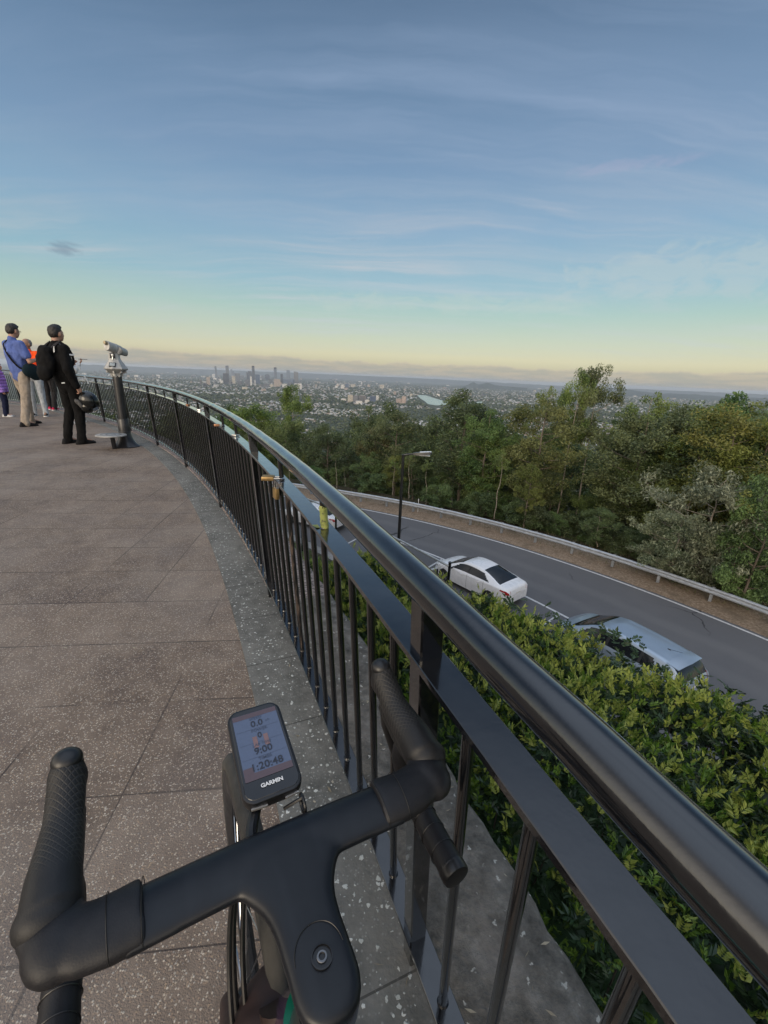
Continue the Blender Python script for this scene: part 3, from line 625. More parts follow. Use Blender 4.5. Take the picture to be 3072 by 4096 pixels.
def build_car(name, label, paint, S, loc, heading, group=None, plate=''):
    t = thing(name, label, 'car', loc, heading, group)
    L = S['L']; n = 190; xs = [L[0] + (L[1] - L[0]) * (0.5 - 0.5 * math.cos(math.pi * i / n)) * 0.5 + (L[1] - L[0]) * (i / n) * 0.5 for i in range(n + 1)]
    rings, vals = [], []
    NVR = 7
    for x in xs:
        wm = herm(S['w'], x); zb = herm(S['belt'], x); zt = max(herm(S['top'], x), zb + 0.012); we = min(herm(S['we'], x), wm * 0.955); zbot = herm(S['bot'], x)
        ze = zt - herm(S['crown'], x)
        ze = max(ze, zb + 0.006)
        key = [(0, zbot), (wm * 0.90, zbot), (wm * 0.975, zbot + 0.10), (wm, (zbot + zb) * 0.5 + 0.06), (wm * 0.985, zb - 0.09), (wm * 0.955, zb), (we, ze), (we * 0.62, zt - (zt - ze) * 0.22), (0, zt)]
        rings.append(key); vals.append((zb, zt, ze))
    def subdiv(key):
        out = []
        for i in range(len(key) - 1):
            a, b = key[i], key[i + 1]; p0 = key[max(i - 1, 0)]; p3 = key[min(i + 2, len(key) - 1)]
            curved = i not in (0, 5)
            for k in range(NVR):
                q = k / NVR
                if not curved: out.append((a[0] + (b[0] - a[0]) * q, a[1] + (b[1] - a[1]) * q + (0.0 if i == 0 else 0.0), i + q)); continue
                tt = 0.35
                m0 = ((b[0] - p0[0]) * tt, (b[1] - p0[1]) * tt); m1 = ((p3[0] - a[0]) * tt, (p3[1] - a[1]) * tt)
                if i == len(key) - 2: m1 = ((b[0] - a[0]), 0.0)
                h = (2 * q ** 3 - 3 * q * q + 1, q ** 3 - 2 * q * q + q, -2 * q ** 3 + 3 * q * q, q ** 3 - q * q)
                out.append((h[0] * a[0] + h[1] * m0[0] + h[2] * b[0] + h[3] * m1[0], h[0] * a[1] + h[1] * m0[1] + h[2] * b[1] + h[3] * m1[1], i + q))
        out.append((key[-1][0], key[-1][1], len(key) - 1)); return out
    half = [subdiv(k) for k in rings]; nv = len(half[0])
    P = {}
    buckets = {}
    def put(bk, quad):
        buckets.setdefault(bk, []).append(quad)
    for i in range(n):
        xm = (xs[i] + xs[i + 1]) / 2
        for j in range(nv - 1):
            v = half[i][j][2] + 0.5 / NVR
            ym = (half[i][j][0] + half[i + 1][j + 1][0]) / 2; zm = (half[i][j][1] + half[i + 1][j + 1][1]) / 2
            inwheel = any((xm - xw) ** 2 + (zm - S['rw']) ** 2 < (S['rw'] + 0.045) ** 2 for xw in S['xw']) and v > 1 and v < 4.8 and ym > 0.5
            if inwheel: continue
            bk = S['region'](xm, v, ym, zm)
            put(bk, [(xs[i], half[i][j]), (xs[i + 1], half[i + 1][j]), (xs[i + 1], half[i + 1][j + 1]), (xs[i], half[i][j + 1])])
    mats_ = {'body': MATS[paint], 'side_window': MATS['car_glass'], 'rear_window': MATS['car_glass'], 'windscreen': MATS['car_glass'], 'tail_light': MATS['tail_red'], 'headlight': MATS['lamp_clear'], 'trim': MATS['car_trim']}
    for bk, quads in buckets.items():
        for sides in (((1, -1),) if bk in ('body', 'windscreen', 'rear_window', 'trim') else ((1,), (-1,))):
            m_ = MB()
            for s_ in sides:
                for q in quads:
                    vs = [(x, s_ * p[0], p[1]) for x, p in q]
                    m_.add(vs, [(0, 1, 2, 3) if s_ > 0 else (3, 2, 1, 0)])
            o = m_.build(bk, mats_[bk], t, sharp=42, merge=0.0008)
            if bk.endswith('window') or bk == 'windscreen':
                for vtx in o.data.vertices: vtx.co -= vtx.normal * 0.004 if vtx.normal.z > -0.5 else Vector((0, 0, 0))
    for xd in S['gaps']:
        i = min(range(n), key=lambda q: abs(xs[q] - xd))
        for s_ in (1, -1):
            m_ = MB(); m_.tube([(xs[i] + 0.04 * max(0, half[i][j][1] - 0.75), s_ * (half[i][j][0] + 0.0005), half[i][j][1]) for j in range(nv) if 1.7 < half[i][j][2] < 5.05], 0.0055, 5); m_.build('door_gap', MATS['car_trim'], t)
    for idx in (0, n):
        m_ = MB()
        ring = [(xs[idx], p[0], p[1]) for p in half[idx]] + [(xs[idx], -p[0], p[1]) for p in reversed(half[idx])]
        m_.add(ring, [tuple(range(len(ring)))])
        m_.build('bumper', MATS[paint], t)
    # wheels
    rw = S['rw']
    for xw in S['xw']:
        for s_ in (1, -1):
            M = Matrix.Translation((xw, s_ * (S['track'] / 2), rw)) @ Matrix.Rotation(R(-90 * s_), 4, 'X')
            m_ = MB(); prof = [(rw * 0.66, -0.10), (rw * 0.90, -0.105), (rw * 0.985, -0.085), (rw, -0.05), (rw, 0.05), (rw * 0.985, 0.085), (rw * 0.90, 0.105), (rw * 0.66, 0.10)]
            m_.lathe(prof, 36, M=M); wh = m_.build('wheel', MATS['tyre_rubber'], t, sharp=40)
            m_ = MB(); m_.lathe([(rw * 0.67, -0.09), (rw * 0.69, 0.09), (rw * 0.66, 0.10), (rw * 0.62, 0.085), (rw * 0.60, -0.02), (0.001, -0.03)], 30, M=M)
            for k in range(5):
                for dd in (-0.13, 0.13):
                    a = 2 * math.pi * k / 5 + dd; m_.tube([(0.05 * math.cos(a), 0.05 * math.sin(a), 0.085), (rw * 0.63 * math.cos(a + dd * 0.6), rw * 0.63 * math.sin(a + dd * 0.6), 0.085)], 0.020, 6, M=M)
            m_.lathe([(0.001, 0.10), (0.055, 0.098), (0.07, 0.06), (0.07, 0.0)], 14, M=M)
            m_.build('rim', MATS['alloy'], wh, sharp=40)
            m_ = MB(); m_.lathe([(rw * 0.60, -0.03), (0.001, -0.031)], 20, M=M)
    m_ = MB()
    for xw in S['xw']:
        m_.box((xw, 0, rw + 0.10), (0.62, S['track'] - 0.14, 0.5))
    m_.box((0, 0, 0.30), (L[1] - L[0] - 0.5, S['track'] - 0.1, 0.22)); m_.build('underbody', MATS['car_trim'], t)
    for s_ in (1, -1):
        m_ = MB(); xm_, zm_ = S['mirror']; wy = herm(S['w'], xm_)
        m_.ell((xm_, s_ * (wy + 0.06), zm_), (0.055, 0.10, 0.07), seg=14, rings=8); m_.tube([(xm_ + 0.02, s_ * (wy * 0.93), zm_ - 0.05), (xm_, s_ * (wy + 0.02), zm_ - 0.02)], 0.025, 8)
        mr = m_.build('wing_mirror', MATS[paint], t)
        m_ = MB(); m_.ell((xm_ - 0.035, s_ * (wy + 0.06), zm_), (0.028, 0.088, 0.058), seg=12, rings=6); m_.build('mirror_glass', MATS['car_glass'], mr)
        for xd in S['handles']:
            zh = herm(S['belt'], xd) - 0.10; m_ = MB(); m_.tube([(xd - 0.09, s_ * herm(S['w'], xd) * 0.985, zh), (xd, s_ * (herm(S['w'], xd) * 0.99 + 0.018), zh + 0.004), (xd + 0.09, s_ * herm(S['w'], xd) * 0.985, zh)], 0.013, 8); m_.build('door_handle', MATS[paint], t)
    if plate:
        xp, zp, tilt = S['plate']; M = Matrix.Translation((xp, 0, zp)) @ Matrix.Rotation(R(tilt), 4, 'Y')
        m_ = MB(); m_.box((0, 0, 0), (0.012, 0.372, 0.134), M=M, bev=0.003); pl = m_.build('number_plate', MATS['plate_white'], t)
    S.get('extra', lambda t: None)(t)
    return t

def sedan_region(x, v, y, z):
    if 5.0 < v < 6.0:
        # the side glass: an arch that ends in a point behind the rear door
        f = v - 5.0; lo, hi = -1.36 + 0.62 * f, 1.16 - 0.66 * f
        if lo < x < hi and 0.10 < f < 0.86 and not (-0.08 < x < -0.01): return 'side_window'
        if -1.2 < x < 0.9 and 0.10 < f < 0.86: return 'trim' if -0.08 <= x <= -0.01 else 'body'
        return 'body'
    if v > 6.0:
        if -1.74 < x < -0.72 and (v > 6.35 or x > -1.55): return 'rear_window' if v > 6.22 else 'body'
        if 0.44 < x < 1.28 and v > 6.16: return 'windscreen'
    if x < -1.86 and 4.0 <= v < 5.6 and y > 0.50 and 0.74 < z < 0.93: return 'tail_light'
    if x < -2.10 and v >= 3.2 and y > 0.56 and 0.76 < z < 0.92: return 'tail_light'
    if x > 1.86 and 3.9 < v < 5.6 and y > 0.42: return 'headlight'
    if v < 1.0: return 'trim'
    return 'body'
SEDAN = dict(gaps=(1.02, -0.05, -1.0), L=(-2.27, 2.26), xw=(-1.36, 1.36), rw=0.315, track=1.55, region=sedan_region, mirror=(0.86, 0.97), handles=(-0.70, 0.30), plate=(-2.262, 0.72, -14),
    w=[(-2.27, .66), (-2.20, .76), (-2.0, .845), (-1.5, .885), (-.3, .885), (1.0, .885), (1.5, .87), (1.95, .79), (2.15, .66), (2.26, .40)],
    belt=[(-2.27, .70), (-2.23, .86), (-2.05, .945), (-1.5, .965), (0, .925), (.9, .895), (1.4, .83), (1.9, .725), (2.15, .60), (2.26, .48)],
    top=[(-2.27, .74), (-2.22, .93), (-2.10, 1.015), (-1.82, 1.055), (-1.2, 1.245), (-.70, 1.365), (-.22, 1.41), (.12, 1.40), (.42, 1.345), (1.32, .965), (1.6, .915), (1.95, .80), (2.17, .64), (2.26, .50)],
    we=[(-2.27, .56), (-2.05, .70), (-1.7, .72), (-1.3, .64), (-.8, .575), (0, .575), (.45, .59), (1.2, .74), (1.6, .76), (2.0, .66), (2.26, .35)],
    crown=[(-2.27, .02), (-1.8, .03), (-1.2, .055), (-.2, .06), (.5, .06), (1.3, .035), (2.26, .02)],
    bot=[(-2.27, .36), (-2.15, .26), (-1.6, .20), (1.6, .20), (2.15, .22), (2.26, .34)])
def hatch_region(x, v, y, z):
    if 5.0 < v < 6.0:
        f = v - 5.0; lo, hi = -1.46 + 0.28 * f, 1.20 - 0.62 * f
        if lo < x < hi and 0.10 < f < 0.84 and not (0.02 < x < 0.10) and not (-0.98 < x < -0.90): return 'side_window'
        if 0.10 < f < 0.84 and lo < x < hi: return 'trim'
        return 'body'
    if v > 6.0:
        if -2.05 < x < -1.70 and v > 6.10: return 'rear_window'
        if 0.52 < x < 1.32 and v > 6.16: return 'windscreen'
    if x < -1.86 and 3.6 < v < 6.2 and y > 0.52 and 0.72 < z < 1.06: return 'tail_light'
    if x > 1.72 and 3.9 < v < 5.6 and y > 0.42: return 'headlight'
    if v < 1.0: return 'trim'
    return 'body'
def hatch_extra(t):
    # roof spoiler over the tailgate, aerial, rear wiper
    m_ = MB(); rings = []
    for y in [-0.60 + 1.2 * k / 16 for k in range(17)]:
        q = 1 - (abs(y) / 0.62) ** 3 * 0.5; x0, x1 = -1.55, -1.90 + 0.06 * abs(y); z0 = 1.437 - 0.06 * y * y * 2
        rings.append([(x0, y, z0 + 0.006), (x1, y, z0 - 0.030), (x1 - 0.012, y, z0 - 0.040), (x1 + 0.03, y, z0 - 0.055), (x0, y, z0 - 0.02)])
    m_.loft(rings); m_.build('roof_spoiler', MATS['silver_car_paint'], t, sharp=40)
    m_ = MB(); m_.ell((-1.28, 0, 1.455), (0.05, 0.022, 0.022), seg=10, rings=6); m_.tube([(-1.28, 0, 1.465), (-1.62, 0, 1.56)], 0.0045, 6); m_.build('aerial', MATS['car_trim'], t)
    m_ = MB(); m_.tube([(-2.085, 0.0, 0.985), (-2.06, 0.16, 1.05), (-2.025, 0.36, 1.10)], [0.018, 0.012, 0.008], 8); m_.ell((-2.09, 0, 0.985), (0.03, 0.03, 0.03), seg=10, rings=6); m_.build('rear_wiper', MATS['car_trim'], t)
HATCH = dict(gaps=(1.05, 0.06, -0.92), L=(-2.13, 2.05), xw=(-1.30, 1.30), rw=0.31, track=1.53, region=hatch_region, mirror=(0.92, 1.0), handles=(-0.62, 0.38), plate=(-2.125, 0.80, -8), extra=hatch_extra,
    w=[(-2.13, .74), (-2.08, .80), (-1.9, .855), (-1.4, .88), (0, .88), (1.0, .88), (1.4, .86), (1.75, .79), (1.95, .66), (2.05, .42)],
    belt=[(-2.13, .76), (-2.09, .90), (-2.0, .985), (-1.5, 1.0), (0, .955), (.9, .925), (1.35, .86), (1.75, .76), (1.95, .62), (2.05, .48)],
    top=[(-2.13, .80), (-2.10, .95), (-2.05, 1.04), (-1.90, 1.26), (-1.72, 1.40), (-1.3, 1.455), (-.5, 1.485), (.1, 1.475), (.5, 1.41), (1.32, 1.0), (1.6, .92), (1.85, .79), (1.98, .66), (2.05, .50)],
    we=[(-2.13, .62), (-2.0, .66), (-1.8, .625), (-1.2, .60), (0, .60), (.5, .605), (1.25, .74), (1.6, .74), (1.85, .64), (2.05, .38)],
    crown=[(-2.13, .02), (-1.9, .05), (-1.2, .055), (.4, .055), (1.4, .03), (2.05, .02)],
    bot=[(-2.13, .36), (-2.0, .24), (-1.6, .19), (1.5, .19), (1.95, .22), (2.05, .34)])
def park(th, off, dt=0.0):
    "spot and heading beside the near lane line: nose towards growing angle (up the road)"
    p = pol(R_NEAR(th) - off, th, Z_ROAD); a = pol(R_NEAR(th - 1), th - 1); b = pol(R_NEAR(th + 1), th + 1)
    return p, math.atan2(b.y - a.y, b.x - a.x) + R(dt)
p_, h_ = park(43.8, 1.2)
sedan = build_car('parked_sedan', 'white sedan parked beside the lane with dark tinted rear window, nose towards the lamp post', 'white_car_paint', SEDAN, p_, h_, plate='x')
sedan.scale = (0.95, 0.95, 0.95)
p_, h_ = park(34.3, 1.25)
hatch = build_car('parked_hatchback', 'silver hatchback parked half behind the hedge with roof aerial and rear wiper', 'silver_car_paint', HATCH, p_, h_, plate='x'); hatch.scale = (1.06, 1.06, 1.06)
p_, h_ = park(60.5, 1.15)
far_car = copy_tree(sedan); far_car.name = 'parked_sedan'; far_car.location = p_; far_car.rotation_euler = (0, 0, h_)
far_car['label'] = 'white car behind the chain link fence, seen between the rails near the yellow tape'
# ------------------------------------------------------------------ guardrail, lamp post, chain link fence
def _galv(n, b):
    t = n.noise(objco(n), 5.0, 5.0, 0.7); setin(n, b, 'Base Color', n.ramp(t, [(0.3, (0.27, 0.295, 0.33, 1)), (0.7, (0.43, 0.46, 0.50, 1))])); setin(n, b, 'Roughness', n.maprange(t, 0.3, 0.7, 0.38, 0.55))
mat('galvanised', (0.4, 0.42, 0.45), 0.45, 0.4, fn=_galv)
gr = thing('guardrail', 'galvanised steel crash barrier on short posts along the far edge of the road', 'guardrail', pol(R_FAR(30) + 1.35, 30, Z_ROAD)); gi = gr.location
def R_G(t): return R_FAR(t) + 1.35
mb = MB(); prof = [(0.00, 0.750), (-0.055, 0.735), (-0.083, 0.700), (-0.083, 0.665), (-0.015, 0.625), (-0.008, 0.595), (-0.015, 0.565), (-0.083, 0.525), (-0.083, 0.490), (-0.055, 0.455), (0.0, 0.440)]
back = [(x + 0.006, z) for x, z in reversed(prof)]
rings = []
for i in range(241):
    t = -12 + 92 * i / 240; rings.append([pol(R_G(t) + x, t, Z_ROAD + z + 0.012 * mnoise.noise((t * 0.8, 0, 0))) - gi for x, z in prof + back])
mb.loft(rings); mb.build('w_beam', MATS['galvanised'], gr, sharp=50)
gth = [rth(atz(x, y, Z_ROAD + 0.2))[1] for x, y in ((2831, 2400), (2434, 2258), (1904, 2107), (1706, 2056), (1535, 2023))]
dth = (gth[-1] - gth[0]) / 9.0
for k in range(-9, 20):
    t = gth[0] + dth * k
    if not -10 < t < 78: continue
    mb = MB(); c_ = pol(R_G(t) + 0.075, t, Z_ROAD) - gi; u = (pol(1, t) - pol(0, t)); M = Matrix.Translation(c_) @ Matrix.Rotation(R(t), 4, 'Z')
    mb.box((0, 0, 0.36), (0.012, 0.075, 0.80), M=M); mb.box((-0.05, 0.037, 0.36), (0.10, 0.006, 0.80), M=M); mb.box((0.05, -0.037, 0.36), (0.10, 0.006, 0.80), M=M)
    mb.build('barrier_post', MATS['galvanised'], gr)
# reflector stakes behind the barrier
mat('white_plastic', (0.7, 0.7, 0.68), 0.5, fn=vary((0.7, 0.7, 0.68), 0.1, 6.0))
for (x, y), lab in (((1672, 2028), 'thin white marker stake standing behind the crash barrier near the lamp post'),):
    p = atz(x, y + 6, Z_ROAD + 0.3); mb = MB(); mb.box((0, 0, 0.5), (0.03, 0.09, 1.0), bev=0.006); o = mb.build('marker_stake', MATS['white_plastic']); o.location = (p.x, p.y, Z_ROAD); tag(o, lab, 'marker stake')

# lamp post
ld = ray(1589, 2270); k_ = 34.9
q = CAM + ld * 0; 
for s_ in range(400):
    q = CAM + ld * (s_ * 0.1)
    if rth(q)[0] > 36.1: break
lp = Vector((q.x, q.y, Z_ROAD + 0.12)); ldist = math.hypot(lp.x, lp.y)
top = atd(1612, 1818, ldist); hL = top.z - lp.z
lamp = thing('street_lamp', 'tall black street lamp with one flat luminaire arm, standing beside the parking bays', 'street lamp', lp, 0)
mat('lamp_black', (0.012, 0.013, 0.014), 0.38, fn=vary((0.012, 0.013, 0.014), 0.3, 4.0)); mat('lamp_lens', (0.75, 0.76, 0.78), 0.3, fn=vary((0.75, 0.76, 0.78), 0.08, 9.0))
mb = MB(); mb.tube([(0, 0, 0), (0, 0, hL * 0.5), (0, 0, hL)], [0.075, 0.062, 0.052], 16); mb.build('pole', MATS['lamp_black'], lamp)
mb = MB(); mb.lathe([(0.17, 0), (0.17, 0.02), (0.09, 0.03), (0.085, 0.35), (0.075, 0.36)], 20); mb.build('base_plate', MATS['lamp_black'], lamp)
ad = Vector((atd(1700, 1812, ldist) - top)); ad.z = 0.0; ad.normalize()
ang = math.atan2(ad.y, ad.x); M = Matrix.Translation((0, 0, hL)) @ Matrix.Rotation(ang, 4, 'Z')
mb = MB(); mb.tube([(0, 0, -0.10), (0.02, 0, -0.02), (0.20, 0, 0.02), (0.42, 0, 0.045)], [0.05, 0.045, 0.034, 0.03], 10, M=M); mb.build('arm', MATS['lamp_black'], lamp)
mb = MB(); mb.loft([[(x, -w_, 0.045 + z0 + (x - .4) * .08), (x, w_, 0.045 + z0 + (x - .4) * .08), (x, w_ * 0.8, 0.045 + z1 + (x - .4) * .08), (x, -w_ * 0.8, 0.045 + z1 + (x - .4) * .08)] for x, w_, z0, z1 in ((0.36, .05, -.03, .04), (0.5, .11, -.045, .055), (0.8, .13, -.045, .055), (1.02, .12, -.035, .045), (1.08, .07, -.02, .03))], M=M)
hd = mb.build('luminaire', MATS['lamp_black'], lamp, sharp=30)
mb = MB(); mb.loft([[(x, -w_, 0.107 + (x - .4) * .08), (x, w_, 0.107 + (x - .4) * .08), (x, w_, 0.112 + (x - .4) * .08), (x, -w_, 0.112 + (x - .4) * .08)] for x, w_ in ((0.62, .09), (0.85, .10), (1.05, .07))], M=M); mb.build('top_cover', MATS['lamp_lens'], hd)
mb = MB(); mb.box((0.8, 0, 0.005), (0.42, 0.2, 0.012), M=M); mb.build('lens', MATS['lamp_lens'], hd)

# chain link fence with its gate
R_F, Z_F0, Z_F1 = 31.2, Z_TERR + 0.08, -2.30
fence = thing('chain_link_fence', 'chain link fence with grey top pipe and black posts below the terrace beside the lawn', 'fence', pol(R_F, 40, Z_F0)); fi = fence.location
mat('fence_pipe', (0.34, 0.36, 0.37), 0.5, 0.3, fn=vary((0.36, 0.38, 0.39), 0.25, 12.0)); mat('fence_wire', (0.10, 0.105, 0.10), 0.55, 0.3, fn=vary((0.10, 0.105, 0.10), 0.3, 30.0))
FT0, FT1 = 34.35, 72.0
mb = MB(); mb.tube([pol(R_F, FT0 + (FT1 - FT0) * i / 120, Z_F1) - fi for i in range(121)], 0.024, 10); mb.build('top_pipe', MATS['fence_pipe'], fence, sharp=0)
fposts = [rth(atz(x, y, Z_F1))[1] for x, y in ((1742, 2282), (1494, 2112), (1346, 2040))]
fposts = [FT0, fposts[1], fposts[2]] + [fposts[2] + (fposts[2] - fposts[1]) * k for k in range(1, 6)]
for t in fposts:
    if t < FT1: mb = MB(); mb.tube([pol(R_F + 0.03, t, Z_F0 - 0.05) - fi, pol(R_F + 0.03, t, Z_F1 + 0.05) - fi], 0.03, 10); mb.lathe([(0.034, 0.0), (0.034, 0.03), (0.001, 0.05)], 10, c=pol(R_F + 0.03, t, Z_F1 + 0.05) - fi); mb.build('fence_post', BLK, fence)
def wires(mb, P, Lm, H, pitch=0.0707, r_=0.0016):
    "P(s, h) maps the fence plane to the world; wires run both ways along the diagonals"
    k = -H
    while k < Lm:
        for sgn in (1, -1):
            pts = []
            for i in range(7):
                h = H * i / 6; s_ = k + (h if sgn > 0 else H - h)
                if -1e-3 <= s_ <= Lm + 1e-3: pts.append(P(s_, h))
            if len(pts) > 1: mb.tube(pts, r_, 3, caps=False)
        k += pitch
mb = MB(); arc = R_F * R(1)
wires(mb, lambda s_, h: pol(R_F, FT0 + s_ / arc, Z_F0 + h) - fi, (60 - FT0) * arc, Z_F1 - Z_F0); mb.build('wire_mesh', MATS['fence_wire'], fence, sharp=0)
g0, g1 = pol(30.9, 34.33, Z_F1 + 0.03), pol(29.05, 34.9, Z_F1 - 0.20)
gate = thing('fence_gate', 'chain link gate panel between fence corner and short hinge post near the wall', 'gate', g1 * 1.0); gi2 = gate.location
mat('frame_black', (0.012, 0.012, 0.013), 0.45, fn=vary((0.012, 0.012, 0.013), 0.3, 6.0))
dz = Vector((0, 0, Z_TERR + 0.12 - g1.z))
a_, b_ = g0 - gi2, g1 - gi2
mb = MB(); mb.tube([a_, b_], 0.021, 10); mb.build('top_pipe', MATS['fence_pipe'], gate)
mb = MB(); mb.tube([a_, a_ + dz], 0.018, 8); mb.tube([b_, b_ + dz], 0.018, 8); mb.tube([a_ + dz, b_ + dz], 0.018, 8); mb.build('gate_frame', MATS['frame_black'], gate)
mb = MB(); Lg = (b_ - a_).length; wires(mb, lambda s_, h: a_.lerp(b_, s_ / Lg) + dz * (1 - h / abs(dz.z)), Lg, abs(dz.z)); mb.build('wire_mesh', MATS['fence_wire'], gate, sharp=0)
mb = MB(); pq = pol(28.85, 34.95, 0) - gi2; mb.tube([(pq.x, pq.y, Z_TERR - gi2.z), (pq.x, pq.y, Z_F1 - 0.02 - gi2.z)], 0.045, 12); mb.lathe([(0.05, 0), (0.05, 0.04), (0.001, 0.06)], 12, c=(pq.x, pq.y, Z_F1 - 0.02 - gi2.z))
for z_ in (-0.16, -1.25): mb.tube([(pq.x, pq.y, z_), b_ + Vector((0, 0, z_))], 0.02, 8); mb.box((b_.x, b_.y, z_), (0.06, 0.06, 0.08))
mb.build('hinge_post', BLK, gate)
mb = MB(); wires(mb, lambda s_, h: pol(28.85 - s_, 34.95, Z_TERR + 0.05 + h) - gi2, 1.7, 1.5); mb.build('wire_mesh', MATS['fence_wire'], gate, sharp=0)
mb = MB(); mb.tube([pol(28.85, 34.95, Z_TERR + 1.55) - gi2, pol(27.1, 34.95, Z_TERR + 1.55) - gi2], 0.021, 8); mb.build('top_pipe', MATS['fence_pipe'], gate)
# ------------------------------------------------------------------ foliage
def leafmat(name, dark, mid, light, rough=0.5, trans=0.25):
    m = bpy.data.materials.new(name); m.use_nodes = True; nt = m.node_tree; nt.nodes.clear(); n = N(nt)
    g = n.new('ShaderNodeNewGeometry'); rnd_ = g.outputs['Random Per Island']
    oi = n.new('ShaderNodeObjectInfo').outputs['Random']
    c = n.ramp(rnd_, [(0.0, (*dark, 1)), (0.55, (*mid, 1)), (1.0, (*light, 1))])
    c = n.mix(n.math('MULTIPLY', n.maprange(n.noise(g.outputs['Position'], 0.55, 3.0), 0.40, 0.62), 0.55), c, (*[q * 1.25 for q in light], 1))
    hs = n.new('ShaderNodeHueSaturation', {'Hue': n.maprange(oi, 0, 1, 0.485, 0.508, False), 'Saturation': n.maprange(oi, 0, 1, 0.8, 1.1, False), 'Value': n.maprange(oi, 0, 1, 0.78, 1.18, False), 'Color': c}).outputs[0]
    b = n.new('ShaderNodeBsdfPrincipled', {'Base Color': hs, 'Roughness': rough, 'Specular IOR Level': 0.35})
    t = n.new('ShaderNodeBsdfTranslucent', {'Color': hs})
    mx = n.new('ShaderNodeMixShader', {0: trans, 1: b.outputs[0], 2: t.outputs[0]}); n.new('ShaderNodeOutputMaterial', {0: mx.outputs[0]})
    MATS[name] = m; return m
leafmat('leaf_olive', (0.0244, 0.0488, 0.0146), (0.0738, 0.1186, 0.0342), (0.1944, 0.2503, 0.0757))
leafmat('leaf_dark', (0.0195, 0.0415, 0.0171), (0.0527, 0.0922, 0.0342), (0.1318, 0.1894, 0.0691))
leafmat('leaf_yellow', (0.040, 0.064, 0.014), (0.105, 0.142, 0.030), (0.205, 0.225, 0.060))
leafmat('leaf_grey', (0.045, 0.062, 0.032), (0.120, 0.145, 0.085), (0.30, 0.32, 0.22))
leafmat('leaf_green', (0.0244, 0.0537, 0.0183), (0.0659, 0.1186, 0.0395), (0.1515, 0.2388, 0.0757))
leafmat('leaf_rust', (0.028, 0.044, 0.013), (0.074, 0.094, 0.027), (0.165, 0.155, 0.048))
leafmat('leaf_lime', (0.09, 0.13, 0.012), (0.17, 0.22, 0.022), (0.26, 0.31, 0.04))
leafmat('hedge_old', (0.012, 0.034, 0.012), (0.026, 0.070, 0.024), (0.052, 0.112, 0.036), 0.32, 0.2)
leafmat('hedge_new', (0.15, 0.23, 0.012), (0.28, 0.38, 0.020), (0.42, 0.50, 0.040), 0.4, 0.3)
leafmat('hedge_mid', (0.045, 0.100, 0.012), (0.100, 0.180, 0.024), (0.17, 0.255, 0.040), 0.36, 0.25)
def _bark(n, b):
    p = objco(n); t = n.noise(n.new('ShaderNodeMapping', {'Vector': p, 'Scale': (6, 6, 1.2)}).outputs[0], 1.5, 5.0, 0.7)
    setin(n, b, 'Base Color', n.ramp(t, [(0.3, (0.055, 0.043, 0.034, 1)), (0.55, (0.14, 0.115, 0.092, 1)), (0.75, (0.26, 0.23, 0.195, 1))]))
mat('bark', (0.12, 0.1, 0.08), 0.9, fn=_bark)
def _palebark(n, b):
    p = objco(n); t = n.noise(n.new('ShaderNodeMapping', {'Vector': p, 'Scale': (5, 5, 1)}).outputs[0], 1.3, 5.0, 0.7)
    setin(n, b, 'Base Color', n.ramp(t, [(0.3, (0.16, 0.13, 0.105, 1)), (0.6, (0.34, 0.30, 0.255, 1))]))
mat('pale_bark', (0.3, 0.26, 0.22), 0.85, fn=_palebark)

def leaf_quads(V, F, c, rad, cnt, ln, wd, rnd, up=0.35, shell=0.55, droop=0.0, flat=1.0):
    for _ in range(cnt):
        while True:
            d = Vector((rnd.uniform(-1, 1), rnd.uniform(-1, 1), rnd.uniform(-1, 1)))
            if 0.02 < d.length <= 1: break
        d.normalize(); k = shell + (1 - shell) * rnd.random() ** 0.5
        if rnd.random() < 0.25: k *= rnd.random()
        p = Vector((c[0] + d.x * rad * k, c[1] + d.y * rad * k, c[2] + d.z * rad * k * flat))
        ax = Vector((rnd.gauss(0, 1), rnd.gauss(0, 1), rnd.gauss(0, 0.6) - droop)).normalized()
        nr = (d * 0.6 + Vector((rnd.gauss(0, .6), rnd.gauss(0, .6), rnd.gauss(0, .6) + up))).normalized()
        sd = ax.cross(nr)
        if sd.length < 1e-3: continue
        sd.normalize(); l = ln * rnd.uniform(0.65, 1.35); w_ = wd * rnd.uniform(0.7, 1.3); b = len(V)
        V += [p - ax * l * 0.5, p + sd * w_ * 0.5 - ax * l * 0.05, p + ax * l * 0.5, p - sd * w_ * 0.5 - ax * l * 0.05]; F.append((b, b + 1, b + 2, b + 3))

